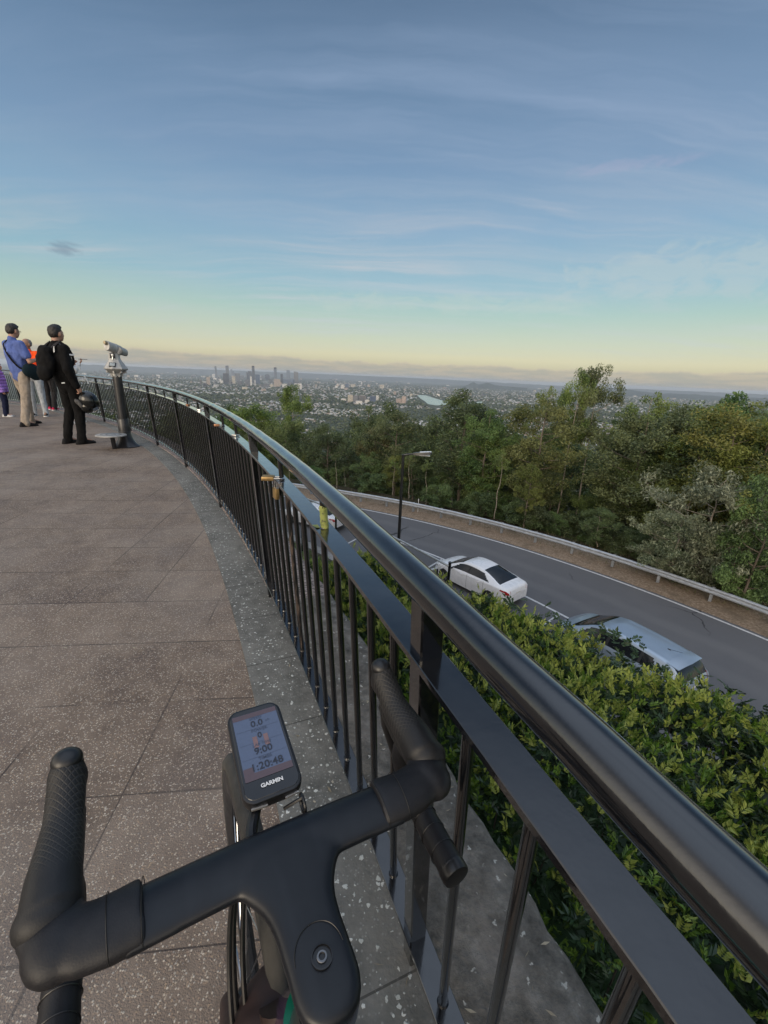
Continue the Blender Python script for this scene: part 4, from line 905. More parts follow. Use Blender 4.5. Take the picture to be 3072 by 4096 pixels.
def tree_meshes(seed, H, cb, cw, limbs, cr, cnt, ln, wd, droop=0.3, bend=0.4, tr=None, flat=0.75, lean=0.0, dense=1.0, fork=0.0):
    "one tree of height H: returns (trunk MB, crown verts, faces); cb = where the crown starts (share of H), cw = crown width"
    rnd = random.Random(seed); tk = MB(); V, F = [], []; tr = tr or H * 0.016
    n = 9; path = []; ox, oy = 0, 0; a = rnd.uniform(0, 6.28)
    for i in range(n + 1):
        q = i / n; ox += rnd.gauss(0, bend * 0.12) + lean * H / n * 0.2; oy += rnd.gauss(0, bend * 0.12); path.append(Vector((ox, oy, H * 0.93 * q)))
    path[0] = Vector((path[1].x * 0.6, path[1].y * 0.6, -0.4))
    path = catmull(path, 3); m = len(path)
    tk.tube(path, [tr * (1.25 if i == 0 else 1.0) * (1 - 0.86 * (i / (m - 1)) ** 1.1) for i in range(m)], 8)
    def at(q): return path[min(m - 1, int(q * (m - 1)))]
    tips = []
    for k in range(limbs):
        q = cb + (0.97 - cb) * ((k + rnd.random() * 0.7) / limbs); p0 = at(q); az = k * 2.4 + rnd.uniform(-.5, .5)
        prof = math.sin(math.pi * min(1, max(0.12, (q - cb) / (1.02 - cb) * 0.85 + 0.12))) ** 0.75
        Lb = cw * 0.5 * prof * rnd.uniform(0.65, 1.12); rise = rnd.uniform(0.25, 0.85)
        p1 = p0 + Vector((math.cos(az) * Lb * 0.5, math.sin(az) * Lb * 0.5, Lb * 0.25 * rise)); p2 = p0 + Vector((math.cos(az + rnd.uniform(-.3, .3)) * Lb, math.sin(az) * Lb, Lb * 0.62 * rise))
        br = tr * (1 - 0.8 * q) * 0.55; tk.tube(catmull([p0, p1, p2], 3), [br * (1 - 0.75 * i / 6) for i in range(7)], 5)
        for j in range(rnd.randint(2, 4)):
            s_ = p1.lerp(p2, rnd.random()); o = Vector((rnd.gauss(0, 1), rnd.gauss(0, 1), rnd.gauss(0.35, 0.6))).normalized() * Lb * rnd.uniform(0.2, 0.5)
            tk.tube([s_, s_ + o * 0.5 + Vector((0, 0, 0.06)), s_ + o], [br * 0.45, br * 0.3, br * 0.12], 4, caps=False); tips.append((s_ + o, rnd.uniform(0.7, 1.1)))
        tips.append((p2, rnd.uniform(0.8, 1.25)))
    tips.append((path[-1], 1.0))
    for t_, s_ in tips:
        # every clump is made of a few tufts so that its outline is broken
        for _ in range(3):
            o = Vector((rnd.gauss(0, 1), rnd.gauss(0, 1), rnd.gauss(0, .7))) * cr * 0.42
            leaf_quads(V, F, t_ + o, cr * s_ * rnd.uniform(0.55, 0.85), int(cnt * dense / 3), ln, wd, rnd, droop=droop, flat=flat)
    return tk, V, F
PROTO = {}
def proto(kind, leaf, bark, **kw):
    tk, V, F = tree_meshes(**kw); tm = tk.mesh(kind + '_trunk', MATS[bark], sharp=0); cm = bpy.data.meshes.new(kind + '_crown'); cm.from_pydata(V, [], F); cm.materials.append(MATS[leaf]); cm.update()
    zs = max(v.z for v in V); PROTO[kind] = (tm, cm, kw['H'], max(zs, kw['H']))
proto('gum_olive', 'leaf_olive', 'bark', seed=1, H=12, cb=0.34, cw=6.0, limbs=17, cr=0.85, cnt=297, ln=0.192, wd=0.076)
proto('gum_olive_b', 'leaf_olive', 'bark', seed=12, H=12, cb=0.26, cw=5.2, limbs=20, cr=0.80, cnt=280, ln=0.185, wd=0.072, bend=0.7)
proto('gum_dark', 'leaf_dark', 'bark', seed=2, H=12, cb=0.30, cw=6.2, limbs=18, cr=0.95, cnt=315, ln=0.200, wd=0.084)
proto('gum_dark_b', 'leaf_dark', 'bark', seed=22, H=12, cb=0.20, cw=5.0, limbs=22, cr=0.78, cnt=262, ln=0.185, wd=0.076, bend=0.8)
proto('gum_yellow', 'leaf_yellow', 'bark', seed=3, H=12, cb=0.36, cw=6.4, limbs=16, cr=0.78, cnt=385, ln=0.155, wd=0.076)
proto('gum_open', 'leaf_olive', 'pale_bark', seed=4, H=14, cb=0.66, cw=4.6, limbs=9, cr=0.85, cnt=402, ln=0.178, wd=0.076, bend=0.6, tr=0.15)
proto('gum_feather', 'leaf_olive', 'pale_bark', seed=5, H=13, cb=0.45, cw=5.5, limbs=13, cr=0.62, cnt=166, ln=0.192, wd=0.065, bend=0.5, tr=0.14, flat=0.6)
proto('green_bush', 'leaf_green', 'bark', seed=6, H=6, cb=0.10, cw=4.4, limbs=20, cr=0.62, cnt=262, ln=0.148, wd=0.065, tr=0.09)
proto('grey_bush', 'leaf_grey', 'pale_bark', seed=7, H=6, cb=0.10, cw=5.2, limbs=24, cr=0.55, cnt=192, ln=0.178, wd=0.057, tr=0.09, bend=0.8, droop=0.8)
proto('wattle', 'leaf_green', 'pale_bark', seed=8, H=5, cb=0.22, cw=2.8, limbs=14, cr=0.48, cnt=192, ln=0.163, wd=0.034, tr=0.05, droop=0.6)
proto('rust_tree', 'leaf_rust', 'bark', seed=9, H=12, cb=0.38, cw=5.8, limbs=15, cr=0.85, cnt=315, ln=0.178, wd=0.076)
proto('bare_pole', 'leaf_olive', 'pale_bark', seed=10, H=12, cb=0.78, cw=2.6, limbs=7, cr=0.55, cnt=105, ln=0.178, wd=0.068, tr=0.10, bend=0.9)
proto('understorey', 'leaf_dark', 'bark', seed=11, H=4, cb=0.06, cw=4.2, limbs=16, cr=0.65, cnt=227, ln=0.178, wd=0.076, tr=0.06)

trnd = random.Random(77)
def plant_tree(kind, p, H, wscale, label, group=None, name='gum_tree', rot=None):
    tm, cm, h0, zt = PROTO[kind]; s_ = H / zt
    t = thing(name, label, 'tree' if name not in ('shrub',) else 'shrub', p, trnd.uniform(0, 6.28) if rot is None else rot, group); t.scale = (s_ * wscale, s_ * wscale, s_)
    link('trunk', tm, t); link('crown', cm, t); return t
def tree_px(kind, px, py, dist, wscale, label, name='gum_tree', group=None, rot=None):
    q = atd(px, py, dist); gz = ground_z(q.x, q.y); H = max(2.0, q.z - gz + 0.2)
    return plant_tree(kind, (q.x, q.y, gz - 0.2), H, wscale, label, group, name, rot)
def guard_dist(px):
    d = ray(px, 2000); d = Vector((d.x, d.y)).normalized()
    for k in range(100, 900):
        r_, th = rth((d.x * k * 0.1, d.y * k * 0.1))
        if r_ > R_G(th): return k * 0.1
    return 40.0
# the trees one can tell apart
tree_px('gum_open', 2335, 1452, 34, 0.46, 'tall thin gum with round tufts standing highest above the skyline', rot=0.4)
tree_px('gum_open', 2418, 1436, 35, 0.56, 'tall gum with a broad umbrella crown, right twin of the two highest trees', rot=2.3)
tree_px('gum_feather', 2222, 1512, 42, 0.55, 'loose feathery gum left of the two highest trees, above the yellow green crown')
tree_px('gum_yellow', 2200, 1590, 32, 1.0, 'large yellow green gum with flowering tips in front of the feathery gum', rot=1.0)
tree_px('gum_yellow', 2130, 1850, 28, 0.75, 'short yellow tipped gum with clumps hanging low, left of the tall yellow green gum', rot=3.0)
tree_px('gum_dark', 1872, 1548, 36, 0.95, 'dark green gum with a pointed dense crown right of the river', rot=0.2)
tree_px('gum_dark_b', 1985, 1625, 33, 0.95, 'dark bushy gum with bare branch tips beside the pointed one', rot=1.2)
tree_px('gum_feather', 2615, 1530, 38, 0.85, 'wide feathery gum with several stems against the far hills', rot=0.8)
tree_px('gum_feather', 2520, 1640, 39, 0.7, 'thin feathery gum between the umbrella crown and the wide feathery one')
tree_px('gum_olive', 2600, 1640, 31, 1.0, 'big rounded olive gum in front of the wide feathery one', rot=0.9)
tree_px('gum_dark', 2730, 1610, 32, 1.0, 'dark flat topped gum right of the rounded olive one')
tree_px('gum_olive_b', 2810, 1588, 33, 1.0, 'tall olive gum with a level crown left of the warm olive one', rot=2.0)
tree_px('rust_tree', 2970, 1600, 29, 1.0, 'gum with a warm olive tinted upper crown near the right edge', rot=2.2)
tree_px('gum_dark', 2960, 1560, 36, 0.9, 'dark gum showing behind the warm olive crown on the skyline', rot=1.1)
tree_px('gum_dark_b', 3075, 1560, 33, 1.1, 'dark gum cut by the right edge of the photo, topping the skyline')
tree_px('grey_bush', 2760, 2040, 24.5, 1.25, 'large silvery grey leaved shrub hanging over the barrier', 'shrub', rot=0.7)
tree_px('grey_bush', 2920, 1850, 25.0, 0.95, 'silvery grey leaved shrub standing taller behind the one at the barrier', 'shrub', rot=2.9)
tree_px('green_bush', 3130, 1880, 23.5, 0.65, 'bright green bush at the right edge above the barrier', 'shrub', rot=0.3)
tree_px('wattle', 2420, 2030, 27, 1.3, 'small feathery wattle with thin pale stem behind the barrier', 'wattle_tree', rot=1.3)
tree_px('bare_pole', 2015, 1800, 29.5, 0.9, 'crooked pale bare trunk with little foliage left of the yellow tipped gum')
tree_px('bare_pole', 2680, 1900, 28, 0.9, 'forked pale trunk rising out of the silvery shrubs')
tree_px('gum_open', 1172, 1522, 62, 0.62, 'lone gum with two dark umbrella tufts standing out before the city')
tree_px('gum_dark', 1545, 1600, 70, 0.75, 'small dark round topped gum below the blue and white towers')
tree_px('gum_dark_b', 1480, 1610, 66, 0.7, 'small dark ragged gum left of the round topped one')
tree_px('gum_olive', 1590, 1632, 40, 1.0, 'broad olive gum with brownish crown behind the street lamp', rot=0.6)
tree_px('rust_tree', 1510, 1690, 42, 0.8, 'gum with a warm tinted crown just left of the street lamp', rot=0.6)
tree_px('gum_olive_b', 1000, 1600, 52, 1.25, 'spreading olive gum closest to the handrail bend, left of the lone gum')
tree_px('gum_dark', 905, 1612, 60, 1.1, 'dark spreading gum at the left end of the forest above the handrail')
tree_px('gum_olive', 1140, 1665, 50, 1.1, 'rounded olive gum under the lone umbrella gum')
tree_px('gum_dark', 1310, 1690, 46, 1.0, 'dark rounded gum in the dip of the forest before the suburbs')
# the mass of the forest
SKY = [(300, 1640), (700, 1625), (950, 1640), (1100, 1665), (1300, 1715), (1450, 1710), (1600, 1660), (1760, 1680), (1850, 1600), (2050, 1680), (2200, 1680), (2330, 1730), (2440, 1960), (2500, 1760), (2600, 1640), (2750, 1595), (2900, 1575), (3100, 1570)]
kinds = ['gum_olive', 'gum_olive_b', 'gum_dark', 'gum_dark_b', 'gum_olive', 'gum_dark', 'gum_yellow', 'gum_feather']
lab = {'gum_olive': 'olive green gum packed among the forest trees beyond the barrier', 'gum_olive_b': 'slender olive green gum packed among the forest trees beyond the barrier', 'gum_dark': 'dark green gum packed among the forest trees beyond the barrier', 'gum_dark_b': 'slender dark green gum packed among the forest trees beyond the barrier',
       'gum_yellow': 'yellowish gum packed among the forest trees beyond the barrier', 'gum_feather': 'thin leaved gum packed among the forest trees beyond the barrier', 'understorey': 'low dark understorey bush between the trunks behind the barrier', 'green_bush': 'green leafy bush between the trunks behind the barrier', 'bare_pole': 'thin pale trunk with few leaves at the forest edge'}
for row, (o0, o1, dy0, dy1, step) in enumerate(((22, 40, 0, 40, 105), (12, 20, 10, 110, 105), (5.5, 10, 70, 230, 110))):
    px = 330 + 30 * row
    while px < 3150:
        x = px + trnd.uniform(-40, 40); g = guard_dist(x); y = lerpt(SKY, x) + trnd.uniform(dy0, dy1)
        if not (row < 2 and 2400 < x < 2530):
            k = trnd.choice(kinds); tree_px(k, x, y, g + trnd.uniform(o0, o1), trnd.uniform(0.85, 1.15), lab[k], group='forest trees beyond the barrier')
        px += step * (0.72 if x > 2550 else 1.0 if x > 1500 else 0.9)
px = 1180
while px < 3150:
    x = px + trnd.uniform(-25, 25); g = guard_dist(x); k = trnd.choice(['understorey', 'understorey', 'green_bush']) 
    if x < 1750 and trnd.random() < 0.7: k = 'bare_pole'; tree_px(k, x, trnd.uniform(1790, 1870), g + trnd.uniform(2.5, 5), 0.9, lab[k], group='pale trunks at the forest edge')
    else: tree_px(k, x, lerpt([(1180, 1930), (1700, 1960), (2200, 2050), (2700, 2110), (3100, 2130)], x) + trnd.uniform(-30, 60), g + trnd.uniform(2.6, 6.0), trnd.uniform(1.0, 1.4), lab[k], 'shrub', group='low bushes behind the barrier')
    px += 75
mbv, mbf = [], []
for (x, y) in ((2985, 1975), (2955, 2010), (3000, 2035)):
    q = atd(x, y, 23.2); leaf_quads(mbv, mbf, q, 0.22, 60, 0.13, 0.06, trnd)
q = atd(2980, 2110, 23.4); gz = ground_z(q.x, q.y)
lime = thing('lime_sapling', 'lime green young shoots glowing at the right edge of the forest', 'sapling', (q.x, q.y, gz))
m_ = MB(); m_.tube([(0, 0, 0), (0.05, 0.02, 1.5), (q.x * 0, 0, 3.2)], [0.03, 0.02, 0.012], 6)
for (x, y) in ((2985, 1975), (2955, 2010), (3000, 2035)):
    e = atd(x, y, 23.2) - Vector((q.x, q.y, gz)); m_.tube([(0.03, 0.01, max(0.5, e.z - 1.2)), e], [0.014, 0.006], 5)
m_.build('stem', MATS['bark'], lime)
m_ = MB(); m_.add([Vector(v) - Vector((q.x, q.y, gz)) for v in mbv], mbf); m_.build('shoots', MATS['leaf_lime'], lime, sharp=0)
# dry grass tufts along the barrier
V, F = [], []
for i in range(5200):
    t = trnd.uniform(5, 66); r_ = R_G(t) + trnd.uniform(0.25, 2.2) * (0.4 + trnd.random()); p = pol(r_, t, Z_ROAD - 0.06); h = trnd.uniform(0.08, 0.42); a = trnd.uniform(0, 6.28); l = trnd.uniform(-.16, .16); b = len(V); w_ = 0.012
    V += [(p.x - math.cos(a) * w_, p.y - math.sin(a) * w_, p.z), (p.x + math.cos(a) * w_, p.y + math.sin(a) * w_, p.z), (p.x + l, p.y + trnd.uniform(-.16, .16), p.z + h)]; F.append((b, b + 1, b + 2))
leafmat('dry_grass', (0.06, 0.075, 0.02), (0.13, 0.135, 0.04), (0.24, 0.21, 0.10))
m_ = MB(); m_.add(V, F); tag(m_.build('weeds', MATS['dry_grass'], sharp=0), kind='stuff')
# forest floor litter: fallen wood and sticks behind the barrier
# ------------------------------------------------------------------ the clipped hedge below the terrace
def hedge():
    rnd = random.Random(41); S = {'hedge_old': ([], []), 'hedge_mid': ([], []), 'hedge_new': ([], [])}
    t = thing('hedge', 'leafy hedge with bright yellow green new shoots below the terrace ledge', 'hedge', pol(29, 24, Z_TERR)); hi = t.location
    def edge(th): return lerpt([(8, 30.75), (25, 30.55), (28, 30.15), (30.5, 29.55), (32, 29.0), (34.4, 28.3)], th)
    def top(r_, th):
        e = edge(th); k = (r_ - 27.25) / max(0.3, e - 27.25); z = -1.40 + 0.14 * smooth01((31 - th) / 2.5) * smooth01((th - 19) / 3) - 1.75 * max(0, 1 - (r_ - 27.2) / 1.15) ** 1.5 - 0.35 * max(0, k - 0.8) / 0.2
        return z + 0.30 * mnoise.noise((r_ * 0.9, th * 0.55, 2.2)) + 0.20 * mnoise.noise((r_ * 2.6, th * 1.3, 7.0)) + 0.10 * mnoise.noise((r_ * 5.5, th * 2.7, 1.0))
    def sprig(p, ax, mat_, size, pairs):
        V, F = S[mat_]; ax = ax.normalized(); s0 = ax.cross(Vector((rnd.gauss(0, 1), rnd.gauss(0, 1), rnd.gauss(0, 1)))).normalized(); n_ = s0.cross(ax)
        for k in range(pairs * 2 + 1):
            q = (k // 2 + 0.7) / (pairs + 0.7); sd = (1 if k % 2 else -1)
            if k == pairs * 2: d = ax; q = 1.0
            else: d = (ax * 0.75 + s0 * sd * 0.9).normalized()
            l = size * 0.44 * rnd.uniform(0.8, 1.2) * (0.75 + 0.4 * q); w_ = l * 0.46; c0 = p + ax * size * q * 0.72; nn = (n_ + Vector((rnd.gauss(0, .25), rnd.gauss(0, .25), rnd.gauss(0, .25)))).normalized(); sv = d.cross(nn).normalized(); fold = nn * l * 0.10
            b = len(V); V += [c0, c0 + d * l * 0.42 + sv * w_ * 0.5 + fold, c0 + d * l - nn * l * 0.12, c0 + d * l * 0.42 - sv * w_ * 0.5 + fold]; F.append((b, b + 1, b + 2)); F.append((b, b + 2, b + 3))
    for th0 in range(9, 35):
        for _ in range(1150):
            th = th0 + rnd.random()
            if th > 34.6: continue
            r_ = rnd.uniform(27.22, edge(th) - 0.06); z = top(r_, th); vis = rnd.random()
            lump = mnoise.noise((r_ * 2.4, th * 1.3, 9.1))
            p = pol(r_, th, z + rnd.uniform(-0.12, 0.07)) - hi
            ax = Vector((rnd.gauss(0, .55), rnd.gauss(0, .55), 1.0))
            if r_ > 27.9 and vis < 0.20 + 0.32 * lump + 0.10 * min(1, (r_ - 27.2) / 2): sprig(p + Vector((0, 0, rnd.uniform(0.02, 0.12))), ax, 'hedge_new', rnd.uniform(0.065, 0.110), 4)
            elif r_ > 27.6 and vis < 0.56 + 0.25 * lump: sprig(p, ax, 'hedge_mid', rnd.uniform(0.065, 0.115), 4)
            else: sprig(p - Vector((0, 0, 0.05)), Vector((rnd.gauss(0, 1), rnd.gauss(0, 1), 0.55)), 'hedge_old', rnd.uniform(0.08, 0.125), 4)
        for _ in range(1100):   # inner and side foliage
            th = th0 + rnd.random()
            if th > 34.7: continue
            r_ = rnd.uniform(27.2, edge(th) + 0.12); zt = top(min(r_, edge(th)), th)
            side = rnd.random()
            if side < 0.44: r_ = edge(th) + rnd.uniform(-0.25, 0.06); z = zt - 0.10 - (zt - Z_TERR - 0.3) * rnd.random() ** 1.4
            elif side < 0.68: r_ = 27.4 + rnd.uniform(0.0, 0.35) + 0.2 * rnd.random() ** 2; z = rnd.uniform(Z_TERR + 0.3, top(r_, th))
            else: z = zt - 0.08 - abs(rnd.gauss(0, 0.25))
            sprig(pol(r_, th, z) - hi, Vector((rnd.gauss(0, 1), rnd.gauss(0, 1), 0.3)), 'hedge_old', rnd.uniform(0.09, 0.14), 4)
    # end face towards the gate
    for _ in range(700):
        r_ = rnd.uniform(27.3, 29.1); sprig(pol(r_, 34.5 + rnd.uniform(-.3, .25), rnd.uniform(Z_TERR + 0.3, -2.0)) - hi, Vector((rnd.gauss(0, 1), rnd.gauss(0, 1), 0.4)), rnd.choice(['hedge_old', 'hedge_mid']), 0.13, 4)
    for k, (nm, lb) in {'hedge_old': ('foliage', None), 'hedge_mid': ('fresh_foliage', None), 'hedge_new': ('new_shoots', 'bright yellow green new shoots')}.items():
        m_ = MB(); m_.add(S[k][0], S[k][1], smooth=False); o = m_.build(nm, MATS[k], t, sharp=0)
        if lb: o['label'] = lb
    m_ = MB()
    for i in range(240):
        th = rnd.uniform(9, 34.2); r_ = rnd.uniform(27.5, edge(th) - 0.3); zt = top(r_, th); a = pol(r_ + rnd.uniform(-.2, .2), th + rnd.uniform(-.4, .4), Z_TERR) - hi; b = pol(r_, th, zt - 0.05) - hi; m_.tube([a, a.lerp(b, 0.5) + Vector((rnd.uniform(-.1, .1), rnd.uniform(-.1, .1), 0)), b], [0.018, 0.012, 0.005], 5, caps=False)
    m_.build('stems', MATS['bark'], t, sharp=0)
    # closed unseen sheet, added inside the leaves so that light stays out
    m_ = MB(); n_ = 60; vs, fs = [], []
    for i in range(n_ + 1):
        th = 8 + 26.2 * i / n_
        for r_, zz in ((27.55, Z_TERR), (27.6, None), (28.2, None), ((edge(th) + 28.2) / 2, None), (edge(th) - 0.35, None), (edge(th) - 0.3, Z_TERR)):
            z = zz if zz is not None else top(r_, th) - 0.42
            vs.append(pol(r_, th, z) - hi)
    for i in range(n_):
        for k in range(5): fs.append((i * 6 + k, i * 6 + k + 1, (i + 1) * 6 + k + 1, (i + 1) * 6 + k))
    m_.add(vs, fs); m_.build('light_block_core', MATS['hedge_old'], t, sharp=0)
hedge()
# ------------------------------------------------------------------ the city on the plain
ZP = -249.5
def citymat(name, c, win=0.5, floor=3.6, bay=4.0, dark=(0.05, 0.06, 0.075), lit=0.0):
    def fn(n, b):
        p = objco(n); sp = n.new('ShaderNodeSeparateXYZ', {0: p}); g = n.new('ShaderNodeNewGeometry'); nz = n.new('ShaderNodeSeparateXYZ', {0: g.outputs['Normal']}).outputs[2]
        fz = n.math('FRACT', n.math('DIVIDE', sp.outputs[2], floor)); fx = n.math('FRACT', n.math('DIVIDE', n.math('ADD', sp.outputs[0], n.math('MULTIPLY', sp.outputs[1], 1.01)), bay))
        wv = n.math('MULTIPLY', n.math('GREATER_THAN', fz, 0.42), n.math('GREATER_THAN', fx, 1 - win)); wv = n.math('MULTIPLY', wv, n.math('LESS_THAN', nz, 0.5))
        t = n.noise(p, 0.06, 3.0); base = n.ramp(t, [(0.3, (*[q * 0.82 for q in c], 1)), (0.7, (*[min(1, q * 1.12) for q in c], 1))])
        setin(n, b, 'Base Color', n.mix(wv, base, (*dark, 1))); setin(n, b, 'Roughness', n.math('MULTIPLY_ADD', wv, -0.5, 0.75))
    return mat(name, c, 0.6, fn=fn)
CM = {'dark': citymat('tower_dark', (0.040, 0.043, 0.055), 0.7, dark=(0.025, 0.03, 0.04)), 'grey': citymat('tower_grey', (0.13, 0.13, 0.14), 0.55), 'brown': citymat('tower_brown', (0.14, 0.125, 0.115), 0.6), 'blue': citymat('tower_blue', (0.06, 0.085, 0.14), 0.75, dark=(0.03, 0.05, 0.09)),
      'cream': citymat('tower_cream', (0.46, 0.41, 0.33), 0.35), 'white': citymat('tower_white', (0.62, 0.60, 0.57), 0.35), 'beige': citymat('tower_beige', (0.40, 0.32, 0.26), 0.4), 'pink': citymat('tower_pink', (0.36, 0.28, 0.235), 0.35), 'red': citymat('tower_red', (0.22, 0.14, 0.13), 0.5)}
mat('flat_roof', (0.22, 0.22, 0.22), 0.9, fn=vary((0.22, 0.22, 0.22), 0.3, 0.05))
def tower(px, pyb, pyt, wpx, col, label, top='flat', cat='tower', name='office_tower', group=None, depth=0.8):
    q = atz(px, pyb, ZP); d = math.hypot(q.x, q.y); zt = atd(px, pyt, d).z; w_ = (atd(px + wpx / 2, pyb, d) - atd(px - wpx / 2, pyb, d)).length; H = zt - ZP
    t = thing(name, label, cat, (q.x, q.y, ZP), math.atan2(q.y, q.x) - R(90) + R(((px * 7) % 24) - 12), group)
    w_ *= 1.02; dp = w_ * depth; m_ = MB()
    if top == 'round':
        rings = []
        for k in range(13):
            a = -math.pi / 2 + math.pi * k / 12; rings.append((math.sin(a) * w_ / 2, H - w_ * 0.45 + math.cos(a) * w_ * 0.45))
        poly = [(-w_ / 2, 0)] + rings + [(w_ / 2, 0)]
        n_ = len(poly); m_.add([(x, -dp / 2, z) for x, z in poly] + [(x, dp / 2, z) for x, z in poly], [tuple(range(n_))[::-1], tuple(range(n_, 2 * n_))] + [(i, (i + 1) % n_, n_ + (i + 1) % n_, n_ + i) for i in range(n_)], smooth=False)
    elif top == 'slant':
        m_.add([(x, y, 0) for x, y in ((-w_ / 2, -dp / 2), (w_ / 2, -dp / 2), (w_ / 2, dp / 2), (-w_ / 2, dp / 2))] + [(-w_ / 2, -dp / 2, H), (w_ / 2, -dp / 2, H * 0.93), (w_ / 2, dp / 2, H * 0.93), (-w_ / 2, dp / 2, H)], [(3, 2, 1, 0), (4, 5, 6, 7), (0, 1, 5, 4), (1, 2, 6, 5), (2, 3, 7, 6), (3, 0, 4, 7)], smooth=False)
    elif top == 'step':
        m_.box((0, 0, H * 0.44), (w_, dp, H * 0.88)); m_.box((w_ * 0.08, 0, H * 0.94), (w_ * 0.66, dp * 0.7, H * 0.12))
    else: m_.box((0, 0, H / 2), (w_, dp, H))
    m_.build('walls', CM[col], t, sharp=20)
    m_ = MB(); m_.box((w_ * 0.05, 0, H + (2.5 if top != 'round' else -1)), (w_ * 0.45, dp * 0.45, 5 if top != 'round' else 1)); m_.build('plant_room', MATS['flat_roof'], t)
    return t
Z1 = lambda x, y: (800 + 0.3014 * x, 1430 + 0.3014 * y)
T1 = [(215, 255, 118, 24, 'dark', 'slim dark tower at the left end of the skyline'), (370, 300, 110, 38, 'grey', 'tall grey flat topped tower above the dark slab'), (182, 268, 218, 40, 'white', 'pale block beside the slim dark tower'),
  (352, 355, 210, 70, 'dark', 'wide dark slab tower with reddish left edge'), (420, 250, 155, 25, 'grey', 'narrow grey tower right of the tall grey one'), (443, 250, 182, 22, 'dark', 'small dark spire tower beside the narrow grey tower'), (452, 350, 245, 46, 'cream', 'golden cream tower left of the broad mid grey one'),
  (500, 322, 212, 66, 'grey', 'broad mid grey tower right of the golden cream one'), (560, 290, 238, 45, 'grey', 'low grey tower behind the broad mid grey one'), (660, 320, 182, 70, 'dark', 'bulky dark tower with stepped top left of the tall black one'), (715, 340, 112, 32, 'dark', 'tallest black tower in the middle of the skyline'),
  (768, 350, 228, 54, 'blue', 'dark blue glass tower right of the tallest black one'), (681, 380, 248, 22, 'white', 'slim white tower in front of the bulky dark tower'), (830, 300, 240, 30, 'grey', 'pale grey tower between the blue glass and the arched one'), (893, 300, 220, 60, 'dark', 'dark tower with an arched top'),
  (1003, 290, 132, 36, 'dark', 'tall dark tower standing alone right of the arched one'), (1025, 390, 290, 84, 'beige', 'broad beige block below the lone tall tower'), (1086, 345, 220, 30, 'dark', 'narrow dark tower left of the two rightmost tall towers'), (1172, 280, 168, 42, 'dark', 'dark tower rising behind the blue podium'),
  (1180, 350, 288, 130, 'blue', 'wide dark blue podium block with white top'), (1277, 350, 185, 56, 'brown', 'big grey brown tower with slanted top at the right end'), (940, 340, 292, 44, 'grey', 'grey mid height block under the arched tower'), (115, 370, 262, 46, 'beige', 'beige apartment tower far left of the skyline'),
  (12, 385, 290, 20, 'brown', 'slim brown apartment tower left of the beige one'), (292, 355, 305, 30, 'white', 'small white block left of the dark slab'), (200, 405, 360, 36, 'white', 'left one of the twin white blocks before the skyline'), (232, 405, 360, 26, 'white', 'right one of the twin white blocks before the skyline'),
  (600, 430, 390, 68, 'cream', 'pale yellow block on the river flats'), (1120, 405, 350, 56, 'white', 'white slab left of the lone gum crown'), (530, 370, 315, 58, 'grey', 'pale grey block in front of the broad grey tower'), (1322, 420, 345, 56, 'white', 'white slab right of the slanted tower'), (955, 405, 355, 40, 'cream', 'cream block before the beige one'),
  (730, 380, 300, 22, 'white', 'thin white tower before the blue glass one'), (630, 375, 300, 60, 'grey', 'grey block between slim white and pale grey blocks'), (880, 400, 350, 70, 'grey', 'low grey office block in the middle front'), (70, 400, 340, 44, 'dark', 'dark squat block at the far left'), (850, 450, 415, 60, 'pink', 'salmon pink block before the low grey office block')]
for x, yb, yt, w_, c, lb in T1:
    a, b = Z1(x, yb); _, b2 = Z1(x, yt); top = 'round' if 'arched' in lb and 'top' in lb else 'slant' if 'slanted top' in lb else 'step' if 'stepped' in lb else 'flat'
    tower(a, b, b2, w_ * 0.3014, c, lb, top)
Z2 = lambda x, y: (1300 + 0.3014 * x, 1480 + 0.3014 * y)
T2 = [(335, 430, 332, 66, 'cream', 'pale ribbed office block left of the grey ribbed one'), (408, 440, 340, 62, 'grey', 'grey ribbed office block beside the pale one'), (500, 432, 340, 100, 'brown', 'wide dark brown office block'), (632, 440, 345, 78, 'blue', 'bright blue glass block above the forest'), (245, 425, 380, 66, 'white', 'white low block left of the ribbed offices'),
  (560, 440, 395, 60, 'white', 'white stepped block before the blue glass one'), (690, 420, 340, 34, 'white', 'white slab right of the blue glass block'), (975, 450, 380, 64, 'pink', 'salmon apartment block left of the tall salmon one'), (1046, 455, 350, 54, 'pink', 'tall salmon apartment tower left of the river'), (928, 335, 285, 30, 'pink', 'small pinkish tower in the middle suburbs'),
  (1142, 355, 315, 30, 'cream', 'small cream block left of the river bend'), (485, 190, 155, 16, 'white', 'tiny white tower far out towards the hills'), (370, 228, 190, 60, 'cream', 'far cream block cluster behind the ribbed offices'), (232, 248, 195, 44, 'white', 'far white block left of a dark blue one'), (290, 240, 180, 46, 'blue', 'far dark blue block beside the far white one'),
  (755, 245, 195, 58, 'cream', 'far cream slab in the middle distance'), (862, 288, 250, 26, 'white', 'thin white block below the far cream slab'), (1503, 350, 318, 40, 'white', 'white block on the far bank of the river'), (580, 225, 195, 34, 'beige', 'far beige tower between cream slabs'), (450, 455, 410, 80, 'white', 'long white low block over the gum tops')]
for x, yb, yt, w_, c, lb in T2:
    a, b = Z2(x, yb); _, b2 = Z2(x, yt); tower(a, b, b2, w_ * 0.3014, c, lb, 'step' if 'stepped' in lb else 'flat', 'building', 'office_block')
crnd = random.Random(9)
RIVER = [(1668, 1580), (1704, 1581), (1735, 1592), (1775, 1603), (1800, 1606), (1860, 1612), (1930, 1606), (1930, 1612), (1860, 1620), (1790, 1618), (1745, 1622), (1712, 1616), (1698, 1604), (1682, 1594)]
